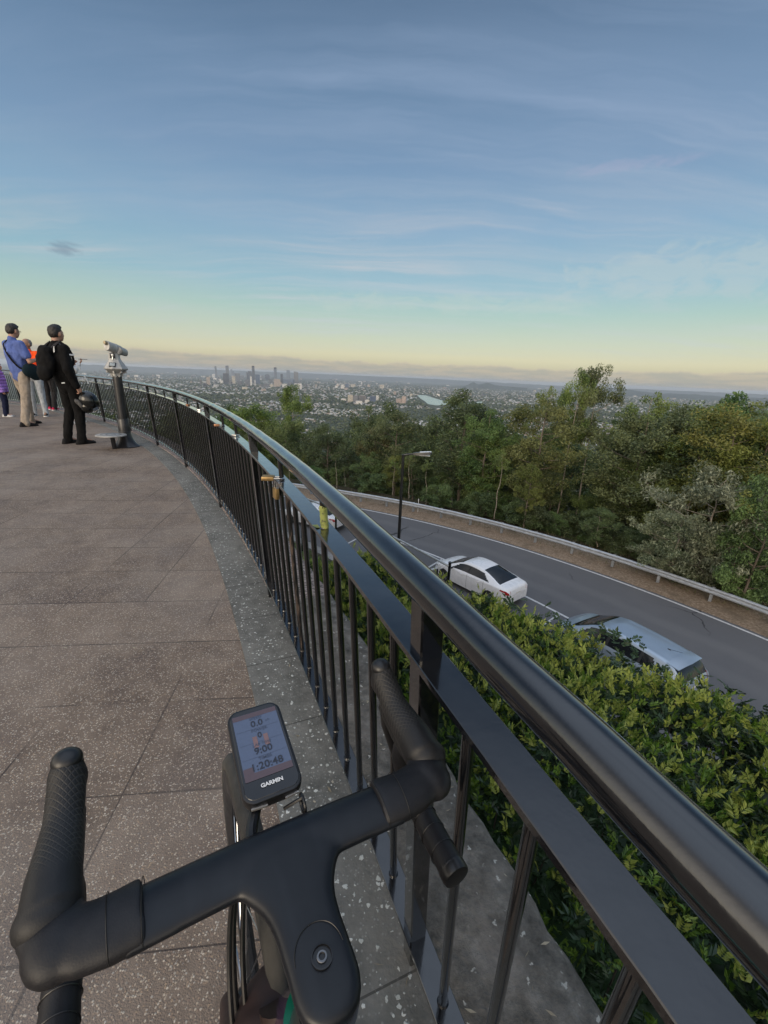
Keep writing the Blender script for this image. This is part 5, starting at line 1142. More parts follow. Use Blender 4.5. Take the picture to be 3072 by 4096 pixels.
def on_river(x, y, m=5.0):
    for dx, dy in ((0, 0), (-8, 0), (8, 0), (0, -m), (0, m), (0, -2 * m), (0, -3 * m)):
        ins = False; a, b = x + dx, y + dy
        for i in range(len(RIVER)):
            (x1, y1), (x2, y2) = RIVER[i - 1], RIVER[i]
            if (y1 > b) != (y2 > b) and a < (x2 - x1) * (b - y1) / (y2 - y1) + x1: ins = not ins
        if ins: return True
    return False
GRP = 'small blocks scattered over the plain'
for i in range(190):   # mid rise blocks scattered over the plain
    if i < 110: px = crnd.uniform(330, 1500); py = 1507 + 0.042 * (px - 1536) + crnd.uniform(20, 62)
    else: px = crnd.uniform(1300, 2800); py = 1507 + 0.042 * (px - 1536) + crnd.uniform(16, 60)
    w_ = crnd.uniform(5, 15); c = crnd.choice(['white', 'cream', 'grey', 'beige', 'pink', 'white', 'grey', 'brown'])
    py = py if not on_river(px, py, 8.0) else py - 60
    q = atz(px, py, ZP); h = crnd.uniform(14, 60 if px < 1350 else 34); d = math.hypot(q.x, q.y)
    o = MB().box((0, 0, h / 2), (w_ * d / FPX, w_ * d / FPX * 0.6, h)).build('apartment_block', CM[c]); o.location = (q.x, q.y, ZP); o.rotation_euler = (0, 0, crnd.uniform(0, 3.14))
    tag(o, f"small {dict(white='white', cream='cream', grey='grey', beige='beige', pink='salmon', brown='brown')[c]} block among the suburbs on the plain", 'building', f"{c} blocks scattered over the plain")
# houses: four kinds, the nearest as things, the rest as one mass
mat('house_wall', (0.34, 0.32, 0.29), 0.8, fn=vary((0.34, 0.32, 0.29), 0.15, 0.4))
ROOFS = {'white': (0.44, 0.45, 0.46), 'grey': (0.20, 0.21, 0.225), 'cream': (0.37, 0.33, 0.28), 'red': (0.24, 0.14, 0.115)}
for k, c in ROOFS.items(): mat('roof_' + k, c, 0.6, fn=vary(c, 0.12, 0.3))
def house_shape(m_, M, w_, dp, h, rh, mi):
    m_.box((0, 0, h / 2), (w_, dp, h), M=M, mi=0)
    e = 0.7; m_.add([(-w_ / 2 - e, -dp / 2 - e, h), (w_ / 2 + e, -dp / 2 - e, h), (w_ / 2 + e, dp / 2 + e, h), (-w_ / 2 - e, dp / 2 + e, h), (-w_ / 2 + dp * 0.3, 0, h + rh), (w_ / 2 - dp * 0.3, 0, h + rh)], [(0, 1, 5, 4), (1, 2, 5), (2, 3, 4, 5), (3, 0, 4), (3, 2, 1, 0)], mi, False, M)
hm = {k: (lambda m_: (house_shape(m_, None, 15, 10, 4.2, 2.6, 1), m_.mesh('house', [MATS['house_wall'], MATS['roof_' + k]], sharp=0))[1])(MB()) for k in ROOFS}
spots = []
for i in range(23000):
    if i % 4 == 0: px, py = crnd.uniform(2380, 3070), crnd.uniform(1660, 2000)
    else: px = crnd.uniform(250, 3050); py = 1507 + 0.042 * (px - 1536) + crnd.uniform(13, 300) ** 1.0 * (0.35 + 0.65 * crnd.random())
    if on_river(px, py): continue
    q = atz(px, py, ZP); d = math.hypot(q.x, q.y)
    if d > 14000 or d < 1150: continue
    if mnoise.noise((q.x * 0.0021, q.y * 0.0021, 4.0)) < -0.16 - (0.25 if d > 5000 else 0): continue
    spots.append((d, q, crnd.random(), crnd.uniform(0, 3.14)))
spots.sort(key=lambda s_: s_[0])
mass = MB()
for i, (d, q, u, a) in enumerate(spots):
    k = 'white' if u < 0.46 else 'cream' if u < 0.66 else 'grey' if u < 0.86 else 'red'; gz = max(ground_z(q.x, q.y), ZP) - 0.3
    if i < 230:
        o = link('house', hm[k]); o.location = (q.x, q.y, gz); o.rotation_euler = (0, 0, a); s_ = 0.8 + 0.5 * ((u * 37) % 1); o.scale = (s_, s_, s_)
        tag(o, f'small {k} roofed suburban house between trees at the foot of the hill', 'house', f'{k} roofed houses on the plain')
    else:
        s_ = (0.8 + 0.6 * ((u * 37) % 1)) * (1.0 if d < 5000 else 1.5); house_shape(mass, Matrix.Translation((q.x, q.y, gz)) @ Matrix.Rotation(a, 4, 'Z') @ Matrix.Scale(s_, 4), 15, 10, 4.2, 2.6, 1 + ['white', 'grey', 'cream', 'red'].index(k))
tag(mass.build('suburbs', [MATS['house_wall']] + [MATS['roof_' + k] for k in ('white', 'grey', 'cream', 'red')], sharp=0), kind='stuff')
# tree canopy of the plain: low rough clumps
def _canopy(n, b):
    g = n.new('ShaderNodeNewGeometry'); setin(n, b, 'Base Color', n.ramp(g.outputs['Random Per Island'], [(0, (0.020, 0.032, 0.017, 1)), (0.6, (0.048, 0.066, 0.034, 1)), (1, (0.090, 0.104, 0.058, 1))]))
mat('canopy', (0.03, 0.05, 0.02), 0.95, fn=_canopy, spec=0.1)
V, F = [], []
for i in range(26000):
    px = crnd.uniform(250, 3072)
    if i % 3 == 0: py = crnd.uniform(1600, 2000)
    else: py = 1507 + 0.042 * (px - 1536) + crnd.uniform(10, 300) * (0.25 + 0.75 * crnd.random())
    if on_river(px, py): continue
    q = atz(px, py, ZP); d = math.hypot(q.x, q.y)
    if d < 500 or d > 16000: continue
    gz = max(ZP, ground_z(q.x, q.y)); s_ = crnd.uniform(5, 11) * (1.0 if d < 4000 else 1.8); hh = s_ * crnd.uniform(0.9, 1.4); b = len(V); nn = 6; a0 = crnd.uniform(0, 1)
    for ring, (rr_, zz) in enumerate(((0.7, 0.0), (1.0, 0.45), (0.6, 0.85))):
        for k in range(nn): a = a0 + 6.283 * k / nn; f_ = rr_ * crnd.uniform(0.75, 1.2); V.append((q.x + math.cos(a) * s_ * f_, q.y + math.sin(a) * s_ * f_, gz + hh * zz * crnd.uniform(0.85, 1.15)))
    V.append((q.x, q.y, gz + hh))
    for ring in range(2):
        for k in range(nn): k2 = (k + 1) % nn; F.append((b + ring * nn + k, b + ring * nn + k2, b + (ring + 1) * nn + k2, b + (ring + 1) * nn + k))
    for k in range(nn): F.append((b + 2 * nn + k, b + 2 * nn + (k + 1) % nn, b + 3 * nn))
m_ = MB(); m_.add(V, F, smooth=False); tag(m_.build('woodland', MATS['canopy'], sharp=0), kind='stuff')
# the river reach
mat('river_water', (0.12, 0.26, 0.28), 0.16, fn=lambda n, b: bump(n, b, n.noise(pos(n), 0.05, 3.0), 0.05, 0.5), spec=0.25)
poly = RIVER
m_ = MB(); m_.add([atz(x, y, ZP + 1.0) for x, y in poly], [tuple(range(len(poly)))], smooth=False); tag(m_.build('river', MATS['river_water'], sharp=0), kind='structure')
# far ridges
mat('far_hill', (0.035, 0.05, 0.035), 0.95, fn=vary((0.035, 0.048, 0.036), 0.35, 0.003), spec=0.05)
def ridge(d0, pts, seed, w_=2200):
    m_ = MB(); vs, fs = [], []; xs = [pts[0][0] + (pts[-1][0] - pts[0][0]) * k / 160 for k in range(161)]
    for x in xs:
        y = herm(pts, x) + 2.2 * mnoise.noise((x * 0.03, seed, 0)) + 1.0 * mnoise.noise((x * 0.11, seed, 3))
        p = atd(x, y, d0); dd = Vector((p.x, p.y, 0)).normalized()
        for k, (o, f_) in enumerate(((-w_, 0), (-w_ * 0.5, 0.55), (-w_ * 0.15, 0.92), (0, 1.0), (w_ * 0.3, 0.8), (w_, 0))):
            z = ZP - 2 + (p.z - ZP + 2) * f_ + (p.z - ZP) * 0.12 * mnoise.noise((x * 0.05, k * 2.0, seed)) * (0 < k < 5 and k != 3)
            vs.append((p.x + dd.x * o, p.y + dd.y * o, z))
    for i in range(160):
        for k in range(5): fs.append((i * 6 + k, i * 6 + k + 1, (i + 1) * 6 + k + 1, (i + 1) * 6 + k))
    m_.add(vs, fs); return m_
tag(ridge(15000, [(1840, 1546), (1870, 1540), (1893, 1530), (1915, 1537), (1950, 1532), (1985, 1541), (2040, 1546), (2110, 1552)], 1.0, 900).build('hills', MATS['far_hill'], sharp=0), kind='structure')
tag(ridge(16000, [(2330, 1564), (2390, 1556), (2420, 1551), (2470, 1555), (2540, 1562), (2600, 1570), (2760, 1577), (2900, 1586), (3200, 1598)], 5.0, 2500).build('hills', MATS['far_hill'], sharp=0), kind='structure')
tag(ridge(27000, [(200, 1452), (700, 1473), (1100, 1488), (1500, 1505), (1800, 1519), (2200, 1541), (2560, 1556), (2700, 1562), (3300, 1588)], 9.0, 2500).build('hills', MATS['far_hill'], sharp=0), kind='structure')
# ------------------------------------------------------------------ the bicycle in front of the viewer
def _carbon(n, b):
    p = objco(n); t = n.noise(p, 24.0, 4.0, 0.6); setin(n, b, 'Roughness', n.maprange(t, 0.3, 0.7, 0.30, 0.44))
    sm = n.maprange(n.noise(n.new('ShaderNodeMapping', {'Vector': p, 'Scale': (6, 30, 6)}).outputs[0], 1.5, 3.0), 0.45, 0.7)
    setin(n, b, 'Base Color', n.mix(sm, (0.0050, 0.0062, 0.0090, 1), (0.0075, 0.009, 0.0125, 1)))
    dust = n.maprange(n.noise(p, 420.0, 2.0), 0.80, 0.83); bump(n, b, n.math('ADD', n.noise(p, 900.0, 2.0), dust), 0.06, 0.001)
mat('carbon', (0.01, 0.011, 0.013), 0.46, fn=_carbon, spec=0.36)
def _hood(n, b):
    p = objco(n); sp = n.new('ShaderNodeSeparateXYZ', {0: p})
    u = n.math('MULTIPLY', n.math('ADD', sp.outputs[0], sp.outputs[1]), 1050.0); v = n.math('MULTIPLY', n.math('SUBTRACT', sp.outputs[0], sp.outputs[1]), 1050.0)
    g = n.math('MAXIMUM', n.maprange(n.math('SINE', u), 0.45, 1.0), n.maprange(n.math('SINE', v), 0.45, 1.0))
    zone = n.math('MULTIPLY', n.maprange(sp.outputs[0], 0.062, 0.085), n.maprange(sp.outputs[0], 0.158, 0.148)); gz = n.math('MULTIPLY', g, zone)
    setin(n, b, 'Base Color', n.mix(n.math('MULTIPLY', gz, 0.42), n.ramp(n.noise(p, 40.0, 4.0), [(0.3, (0.008, 0.008, 0.009, 1)), (0.7, (0.014, 0.014, 0.015, 1))]), (0.045, 0.043, 0.040, 1)))
    bump(n, b, n.math('ADD', n.math('MULTIPLY', gz, -1.0), n.math('MULTIPLY', n.noise(p, 700.0, 2.0), 0.25)), 0.35, 0.002)
mat('hood_rubber', (0.015, 0.015, 0.016), 0.5, fn=_hood, spec=0.34)
def _tape(n, b):
    p = objco(n); setin(n, b, 'Base Color', n.ramp(n.noise(p, 60.0, 4.0), [(0.3, (0.007, 0.007, 0.009, 1)), (0.7, (0.012, 0.012, 0.014, 1))]))
    bump(n, b, n.noise(p, 600.0, 3.0), 0.12, 0.002)
mat('bar_tape', (0.014, 0.014, 0.015), 0.5, fn=_tape, spec=0.34)
mat('bike_tyre', (0.035, 0.034, 0.031), 0.85, fn=vary((0.040, 0.038, 0.034), 0.35, 30.0, bumpy=0.3, bdist=0.002)); mat('black_plastic', (0.007, 0.007, 0.008), 0.36, fn=vary((0.007, 0.007, 0.008), 0.3, 40.0)); mat('steel', (0.45, 0.45, 0.46), 0.3, 1.0, fn=vary((0.45, 0.45, 0.46), 0.15, 60.0))
def _irid(n, b):
    lw = n.new('ShaderNodeLayerWeight', {'Blend': 0.55}).outputs['Facing']
    setin(n, b, 'Base Color', n.ramp(lw, [(0.0, (0.004, 0.16, 0.10, 1)), (0.45, (0.012, 0.24, 0.19, 1)), (0.66, (0.20, 0.26, 0.50, 1)), (0.82, (0.14, 0.05, 0.22, 1)), (1.0, (0.03, 0.015, 0.05, 1))]))
mat('shifting_paint', (0.01, 0.2, 0.14), 0.25, 0.5, fn=_irid, coat=1.0)
mat('maroon_paint', (0.045, 0.012, 0.014), 0.42, fn=vary((0.026, 0.012, 0.010), 0.45, 14.0, rough=(0.45, 0.8)))
BH = 118.0; _b = atz(1110, 3420, 0.797)
bike = thing('bicycle', 'black drop bar road bicycle with taped bars leaning beside the railing', 'bicycle', (_b.x, _b.y, 0), R(BH))
ZB = 0.787
m_ = MB()
ys = [-0.135 + 0.27 * k / 24 for k in range(25)]
m_.tube([(0.010 - 0.004 * (abs(y) / 0.19) ** 2, y - 0.003, ZB - 0.002 * (abs(y) / 0.19)) for y in ys], [0.0275] * 25, 28, up=(0, 0, 1), flat=0.40)
sx_ = [(0.012, .050, .0105), (0.000, .056, .0110), (-0.010, .0545, .0112), (-0.019, .0475, .0113), (-0.028, .0405, .0114), (-0.038, .0345, .0115), (-0.050, .0305, .0116), (-0.066, .0285, .0116), (-0.09, .0280, .0115), (-0.108, .0275, .0112), (-0.119, .0245, .0105), (-0.127, .0185, .0090), (-0.132, .0080, .0050)]
def sring(x, w_, h_):
    y0 = -0.009 - 0.004 * min(1, max(0, -x) / 0.1); z0 = ZB + 0.0002 - 0.004 * max(0, -x) / 0.13
    return [(x, y0 + w_ * math.copysign(abs(math.cos(a)) ** 0.75, math.cos(a)), z0 + h_ * math.copysign(abs(math.sin(a)) ** 0.75, math.sin(a))) for a in [2 * math.pi * (k + 0.5) / 28 for k in range(28)]]
m_.loft([sring(*q) for q in sx_])
m_.tube([(x, -0.011, ZB - 0.010) for x in (-0.02, -0.06, -0.10, -0.118)], [0.024, 0.022, 0.023, 0.018], 20, up=(0, 0, 1), flat=0.7)
bar = remeshed(m_, 'handlebar', MATS['carbon'], bike, voxel=0.0026, smooth=10)
# steerer cover with bolt
m_ = MB(); m_.lathe([(0.0088, -0.001), (0.0088, 0.0005), (0.0078, 0.0007), (0.0074, -0.0012), (0.0001, -0.0014)], 28, c=(-0.093, -0.013, ZB + 0.0100)); bolt = m_.build('steerer_cap', MATS['black_plastic'], bike, sharp=30)
m_ = MB(); m_.lathe([(0.0024, 0.0), (0.0044, 0.0), (0.0044, 0.0010), (0.0040, 0.0013), (0.0028, 0.0013), (0.0024, 0.0)], 24, c=(-0.093, -0.013, ZB + 0.0092)); m_.build('bolt', mat('dull_steel', (0.16, 0.16, 0.165), 0.35, 0.9, fn=vary((0.16, 0.16, 0.165), 0.2, 90.0)), bolt, sharp=30)
m_ = MB(); m_.tube([(-0.112, -0.012, ZB - 0.012), (-0.105, -0.012, ZB - 0.04), (-0.098, -0.010, ZB - 0.075)], [0.024, 0.025, 0.028], 24); m_.build('steerer_spacer', MATS['black_plastic'], bike)
# a thin seam where the stem cover begins
m_ = MB(); pts = []
for k in range(25):
    a = math.pi * (0.5 + k / 24.0); 
    pts.append((-0.089 + 0.021 * math.cos(a + math.pi) , -0.0125 + 0.0205 * math.sin(a), ZB + 0.0102 - 0.0035 * abs(math.sin(a)) ** 6))
m_.tube(pts, 0.00035, 4); m_.build('cover_seam', MATS['black_plastic'], bike)
for s_ in (1, -1):
    yo = 0.188 if s_ > 0 else -0.198
    # bar tape round the bend
    m_ = MB(); m_.tube([(0.012, s_ * 0.116, ZB), (0.010, s_ * 0.140, ZB), (0.012, s_ * 0.160, ZB - 0.001), (0.020, yo * 0.955, ZB - 0.002), (0.036, yo, ZB - 0.002), (0.055, yo + s_ * 0.002, ZB)], [0.0292, 0.0288, 0.0280, 0.0270, 0.0255, 0.024], 24, up=(0, 0, 1), flat=0.56)
    m_.ell((0.018, yo * 0.96, ZB - 0.003), (0.030, 0.026, 0.019))
    tp = remeshed(m_, 'bar_tape', MATS['bar_tape'], bike, voxel=0.0028, smooth=7)
    for y0, tilt in ((0.117, 0.0), (0.1435, 0.10)):
        m_ = MB(); pts = [(0.0115 + 0.0294 * math.cos(a) - tilt * 0.012 * math.sin(a), s_ * (y0 + tilt * 0.02 * math.cos(a)), ZB + 0.0294 * 0.56 * math.sin(a)) for a in [2 * math.pi * k / 36 for k in range(37)]]; m_.tube(pts, 0.0004, 4, caps=False); m_.build('tape_edge', MATS['black_plastic'], tp)
    # hood: rubber covered brake lever body ending in a knob
    m_ = MB()
    hp = [(0.045, yo + s_ * 0.001, ZB + 0.000), (0.070, yo + s_ * 0.002, ZB + 0.006), (0.095, yo + s_ * 0.001, ZB + 0.010), (0.120, yo, ZB + 0.016), (0.140, yo - s_ * 0.001, ZB + 0.027), (0.155, yo - s_ * 0.002, ZB + 0.038)]
    m_.tube(catmull(hp, 4), [0.0252 + (0.0178 - 0.0252) * min(1, k / 13) for k in range(21)], 20, up=(0, 0, 1), flat=1.05)
    m_.tube([(0.050, yo, ZB - 0.014), (0.10, yo, ZB - 0.010), (0.145, yo - s_ * 0.002, ZB + 0.006)], [0.017, 0.0165, 0.014], 16)
    m_.ell((0.157, yo - s_ * 0.002, ZB + 0.036), (0.0182, 0.0186, 0.0250)); m_.ell((0.163, yo - s_ * 0.003, ZB + 0.050), (0.0115, 0.0150, 0.013)); m_.ell((0.040, yo + s_ * 0.004, ZB + 0.001), (0.020, 0.0250, 0.0215))
    hd = remeshed(m_, 'brake_hood', MATS['hood_rubber'], bike, voxel=0.0024, smooth=8)
    m_ = MB(); m_.ell((0.1632, yo - s_ * 0.003, ZB + 0.0545), (0.0140, 0.0148, 0.0120), seg=24, rings=14); m_.build('hood_cap', MATS['black_plastic'], hd, sharp=0)
    m_ = MB(); m_.tube([(0.135, yo - s_ * 0.004, ZB - 0.004), (0.140, yo + s_ * 0.000, ZB - 0.030), (0.128, yo + s_ * 0.006, ZB - 0.065), (0.112, yo + s_ * 0.012, ZB - 0.10)], [0.011, 0.010, 0.008, 0.006], 12, up=(0, 1, 0)); m_.build('brake_lever', MATS['black_plastic'], bike)
    # the drop
    fl = s_ * 0.010
    dp_ = [(0.050, yo, ZB - 0.004), (0.085, yo + fl * 0.3, ZB - 0.018), (0.098, yo + fl * 0.5, ZB - 0.050), (0.086, yo + fl * 0.8, ZB - 0.084), (0.055, yo + fl, ZB - 0.106), (0.015, yo + fl, ZB - 0.114), (-0.030, yo + fl * 0.9, ZB - 0.117)]
    pts = catmull(dp_, 6); m_ = MB(); m_.tube(pts, [0.0165 + 0.0005 * (k // 4 % 2) for k in range(len(pts))], 20); dr = m_.build('drop_bar', MATS['bar_tape'], bike, sharp=0)
    for k in range(20, len(pts) - 1, 3):
        t_ = (pts[k + 1] - pts[k - 1]).normalized(); a_ = t_.cross(Vector((0, 1, 0))).normalized(); b_ = t_.cross(a_)
        m_ = MB(); m_.tube([pts[k] + t_ * 0.004 * math.cos(w_) + (a_ * math.cos(w_) + b_ * math.sin(w_)) * 0.0173 for w_ in [6.2832 * q / 24 for q in range(25)]], 0.0006, 4, caps=False); m_.build('tape_edge', MATS['black_plastic'], dr)
    m_ = MB(); e_, d_ = pts[-1], (pts[-1] - pts[-3]).normalized(); m_.tube([e_ - d_ * 0.010, e_, e_ + d_ * 0.003, e_ + d_ * 0.004], [0.0176, 0.0178, 0.0165, 0.012], 22); m_.build('end_plug', MATS['black_plastic'], dr)
# front wheel, fork, frame
AX, RW = 0.125, 0.338
def wheel(xc, parent):
    m_ = MB(); m_.lathe([(RW - 0.028, -0.010), (RW - 0.020, -0.0145), (RW - 0.008, -0.0125), (RW, -0.003), (RW, 0.003), (RW - 0.008, 0.0125), (RW - 0.020, 0.0145), (RW - 0.028, 0.010), (RW - 0.028, -0.010)], 96, M=Matrix.Translation((xc, 0.004, RW)) @ Matrix.Rotation(R(90), 4, 'X')); wh = m_.build('wheel', MATS['bike_tyre'], parent, sharp=0)
    m_ = MB(); m_.lathe([(RW - 0.075, -0.004), (RW - 0.06, -0.0125), (RW - 0.024, -0.0135), (RW - 0.023, 0.0135), (RW - 0.06, 0.0125), (RW - 0.075, 0.004), (RW - 0.075, -0.004)], 96, M=Matrix.Translation((xc, 0.004, RW)) @ Matrix.Rotation(R(90), 4, 'X')); m_.build('rim', MATS['carbon'], wh, sharp=40)
    m_ = MB(); c_ = Vector((xc, 0.004, RW))
    for k in range(24):
        a = 2 * math.pi * k / 24; off = 0.6 * (1 if k % 4 < 2 else -1); y_ = 0.028 if k % 2 else -0.028
        m_.tube([c_ + Vector((math.cos(a + off) * 0.02, y_, math.sin(a + off) * 0.02)), c_ + Vector((math.cos(a) * (RW - 0.07), 0, math.sin(a) * (RW - 0.07)))], 0.0011, 5, caps=False)
    m_.build('spokes', MATS['steel'], wh)
    m_ = MB(); m_.tube([c_ + Vector((0, -0.05, 0)), c_ + Vector((0, -0.03, 0)), c_ + Vector((0, 0.03, 0)), c_ + Vector((0, 0.05, 0))], [0.012, 0.022, 0.022, 0.012], 16); m_.build('hub', MATS['black_plastic'], wh)
    m_ = MB(); m_.lathe([(0.05, -0.001), (0.08, -0.001), (0.08, 0.001), (0.05, 0.001), (0.05, -0.001)], 40, M=Matrix.Translation((xc, 0.036, RW)) @ Matrix.Rotation(R(90), 4, 'X')); m_.build('brake_disc', MATS['steel'], wh)
wheel(AX, bike); wheel(AX - 1.0, bike)
HT, HB = Vector((-0.098, -0.008, ZB - 0.075)), Vector((-0.045, -0.002, 0.585))
m_ = MB(); m_.tube([HT, HT.lerp(HB, 0.5), HB], [0.030, 0.031, 0.034], 24, up=(1, 0, 0), flat=1.25); m_.build('head_tube', MATS['shifting_paint'], bike)
m_ = MB(); m_.tube([HT + Vector((0.0, 0, -0.005)), HT + Vector((-0.07, 0, -0.014)), HT + Vector((-0.25, 0, -0.03)), Vector((-0.60, 0, 0.66))], [0.024, 0.030, 0.024, 0.018], 20, up=(0, 0, 1), flat=0.85); m_.build('top_tube', MATS['shifting_paint'], bike)
m_ = MB(); m_.tube([HB + Vector((0.01, 0, 0.06)), HB + Vector((-0.10, 0, -0.04)), Vector((-0.46, 0, 0.27))], [0.034, 0.033, 0.032], 20, up=(0, 0, 1), flat=1.15); m_.build('down_tube', MATS['maroon_paint'], bike)
m_ = MB()
for s_ in (1, -1): m_.tube(catmull([HB + Vector((0.0, s_ * 0.018, 0.030)), HB + Vector((0.012, s_ * 0.050, 0.012)), HB + Vector((0.03, s_ * 0.056, -0.06)), Vector((AX - 0.02, s_ * 0.054, RW + 0.06)), Vector((AX, s_ * 0.055, RW))], 4), [0.030, 0.030, 0.029, 0.028, 0.026, 0.024, 0.022, 0.020, 0.019, 0.018, 0.017, 0.016, 0.015, 0.014, 0.013, 0.012, 0.012], 14)
m_.ell((HB.x + 0.012, 0, HB.z + 0.02), (0.055, 0.064, 0.034)); remeshed(m_, 'fork', MATS['maroon_paint'], bike, voxel=0.005, smooth=6)
m_ = MB()
for k, (dx, dy) in enumerate(((0.0, 0.012), (0.006, 0.020), (-0.004, 0.026))):
    m_.tube(catmull([(-0.03, dy - 0.01, ZB - 0.022), (0.03 + dx, dy + 0.012, ZB - 0.05), (0.015 + dx, dy + 0.026, ZB - 0.12), (-0.03 + dx, dy + 0.030, ZB - 0.19), (-0.075, dy + 0.014, ZB - 0.25)], 5), 0.0026, 8)
m_.build('brake_cables', MATS['black_plastic'], bike)
m_ = MB(); m_.tube([(-0.60, 0, 0.66), (-0.46, 0, 0.27)], 0.016, 14); m_.tube([(-0.63, 0, 0.90), (-0.60, 0, 0.66)], 0.013, 12)
for s_ in (1, -1): m_.tube([(-0.585, s_ * 0.015, 0.60), (AX - 1.0, s_ * 0.06, RW)], 0.008, 8); m_.tube([(-0.46, s_ * 0.03, 0.27), (AX - 1.0, s_ * 0.06, RW)], 0.010, 8)
m_.build('rear_frame', MATS['shifting_paint'], bike)
m_ = MB(); m_.loft([[(x, w_ * math.cos(a), 0.915 + h_ * math.sin(a)) for a in [6.2832 * k / 16 for k in range(16)]] for x, w_, h_ in ((-0.46, .008, .01), (-0.50, .02, .014), (-0.60, .03, .018), (-0.68, .062, .022), (-0.74, .068, .024), (-0.755, .04, .014))]); m_.build('saddle', MATS['bar_tape'], bike)
for s_ in (1, -1): m_ = MB(); m_.tube([(-0.46, s_ * 0.06, 0.27), (-0.46 + s_ * 0.11, s_ * 0.075, 0.27 - s_ * 0.13)], [0.014, 0.010], 10); m_.box((-0.46 + s_ * 0.11, s_ * 0.11, 0.27 - s_ * 0.13), (0.07, 0.06, 0.015)); m_.build('crank', MATS['black_plastic'], bike)
m_ = MB(); m_.lathe([(0.09, -0.002), (0.105, -0.002), (0.105, 0.002), (0.09, 0.002)], 40, M=Matrix.Translation((-0.46, -0.05, 0.27)) @ Matrix.Rotation(R(90), 4, 'X')); m_.build('chainring', MATS['steel'], bike)
# out front mount
m_ = MB(); m_.tube(catmull([(0.026, 0.020, ZB - 0.004), (0.050, 0.016, ZB - 0.006), (0.085, 0.0, ZB - 0.002), (0.110, -0.008, ZB + 0.002)], 4), 0.0065, 10, up=(0, 0, 1)); m_.lathe([(0.016, -0.006), (0.016, 0.004), (0.001, 0.004)], 20, c=(0.112, -0.010, ZB + 0.004))
m_.build('computer_mount', MATS['black_plastic'], bike)
m_ = MB(); m_.tube([Vector((0.047, -0.040, ZB - 0.004)) + Vector((0.010 * math.cos(a), 0, 0.010 * math.sin(a) + 0.006)) for a in [6.2832 * k / 20 for k in range(21)]], 0.0018, 8); m_.tube([(0.052, -0.020, ZB), (0.047, -0.040, ZB + 0.012)], 0.002, 6); m_.build('safety_tether', MATS['black_plastic'], bike)
# ------------------------------------------------------------------ the bike computer
tl, tr, bl_, br = atz(904, 2863, 0.822), atz(1097, 2801, 0.822), atz(969, 3195, 0.803), atz(1192, 3098, 0.803)
gc = (tl + tr + bl_ + br) / 4 - ((tl + tr) - (bl_ + br)).normalized() * 0.006 + (tr - tl).normalized() * 0.002; gy = ((tl + tr) - (bl_ + br)).normalized(); gx = (tr + br - tl - bl_).normalized(); gz_ = gx.cross(gy).normalized(); gx = gy.cross(gz_)
GM = Matrix(((gx.x, gy.x, gz_.x, gc.x), (gx.y, gy.y, gz_.y, gc.y), (gx.z, gy.z, gz_.z, gc.z), (0, 0, 0, 1)))
comp = bpy.data.objects.new('bike_computer', None); COL.objects.link(comp); comp.matrix_world = GM; comp.empty_display_size = 0.02
tag(comp, 'black bike computer with blue grey screen showing speed and timer, clipped before the handlebar', 'bike computer')
comp.scale = (1.10, 1.08, 1.05)
GW, GH = 0.0615, 0.1125
def rrect(w_, h_, r_, n_=7, dome=0.0):
    out = []
    for cx_, cy_, a0 in ((w_ / 2 - r_, h_ / 2 - r_, 0), (-w_ / 2 + r_, h_ / 2 - r_, 90), (-w_ / 2 + r_, -h_ / 2 + r_, 180), (w_ / 2 - r_, -h_ / 2 + r_, 270)):
        for k in range(n_ + 1): a = R(a0 + 90 * k / n_); x, y = cx_ + r_ * math.cos(a), cy_ + r_ * math.sin(a); out.append((x, y + dome * (1 - (2 * x / w_) ** 2) * (1 if y > 0 else -0.6)))
    return out
def slab(m_, levels):
    m_.loft([[(x, y, z) for x, y in rrect(w_, h_, r_, dome=dm)] for w_, h_, r_, z, dm in levels]); return m_
slab(MB(), [(GW - .010, GH - .012, .008, -.0185, .003), (GW - .003, GH - .004, .011, -.0165, .004), (GW - .0005, GH, .012, -.011, .004), (GW, GH, .012, -.004, .004), (GW - .001, GH - .001, .0115, -.0010, .004), (GW - .004, GH - .004, .0100, 0.0, .004)]).build('case', MATS['black_plastic'], comp, sharp=40)
mat('silver_trim', (0.50, 0.48, 0.45), 0.35, 0.8, fn=vary((0.5, 0.48, 0.45), 0.1, 60.0))
for x0, x1 in ((-0.024, -0.008), (0.010, 0.024)):
    m_ = MB(); m_.loft([[(x, -GH / 2 - 0.0024 * (1 - (2 * x / GW) ** 2) - 0.0006 - e, -0.0085 + z) for e, z in ((-.001, -.0014), (0.0006, -.0014), (0.0006, .0014), (-.001, .0014))] for x in [x0 + (x1 - x0) * k / 8 for k in range(9)]]); m_.build('button', MATS['silver_trim'], comp)
mat('glossy_glass', (0.010, 0.011, 0.014), 0.12, fn=vary((0.010, 0.011, 0.014), 0.1, 30.0))
m_ = MB(); m_.loft([[(x, y, 0.0002) for x, y in rrect(GW - .006, GH - .006, .009, dome=.004)], [(x, y, 0.0007) for x, y in rrect(GW - .0068, GH - .0068, .0088, dome=.004)]]); m_.build('glass', MATS['glossy_glass'], comp, sharp=30)
def screenmat(name, c, e):
    m = mat(name, c, 0.22, fn=vary(c, 0.06, 300.0)); b = [q for q in m.node_tree.nodes if q.type == 'BSDF_PRINCIPLED'][0]; b.inputs['Emission Color'].default_value = (*c, 1); b.inputs['Emission Strength'].default_value = e; return m
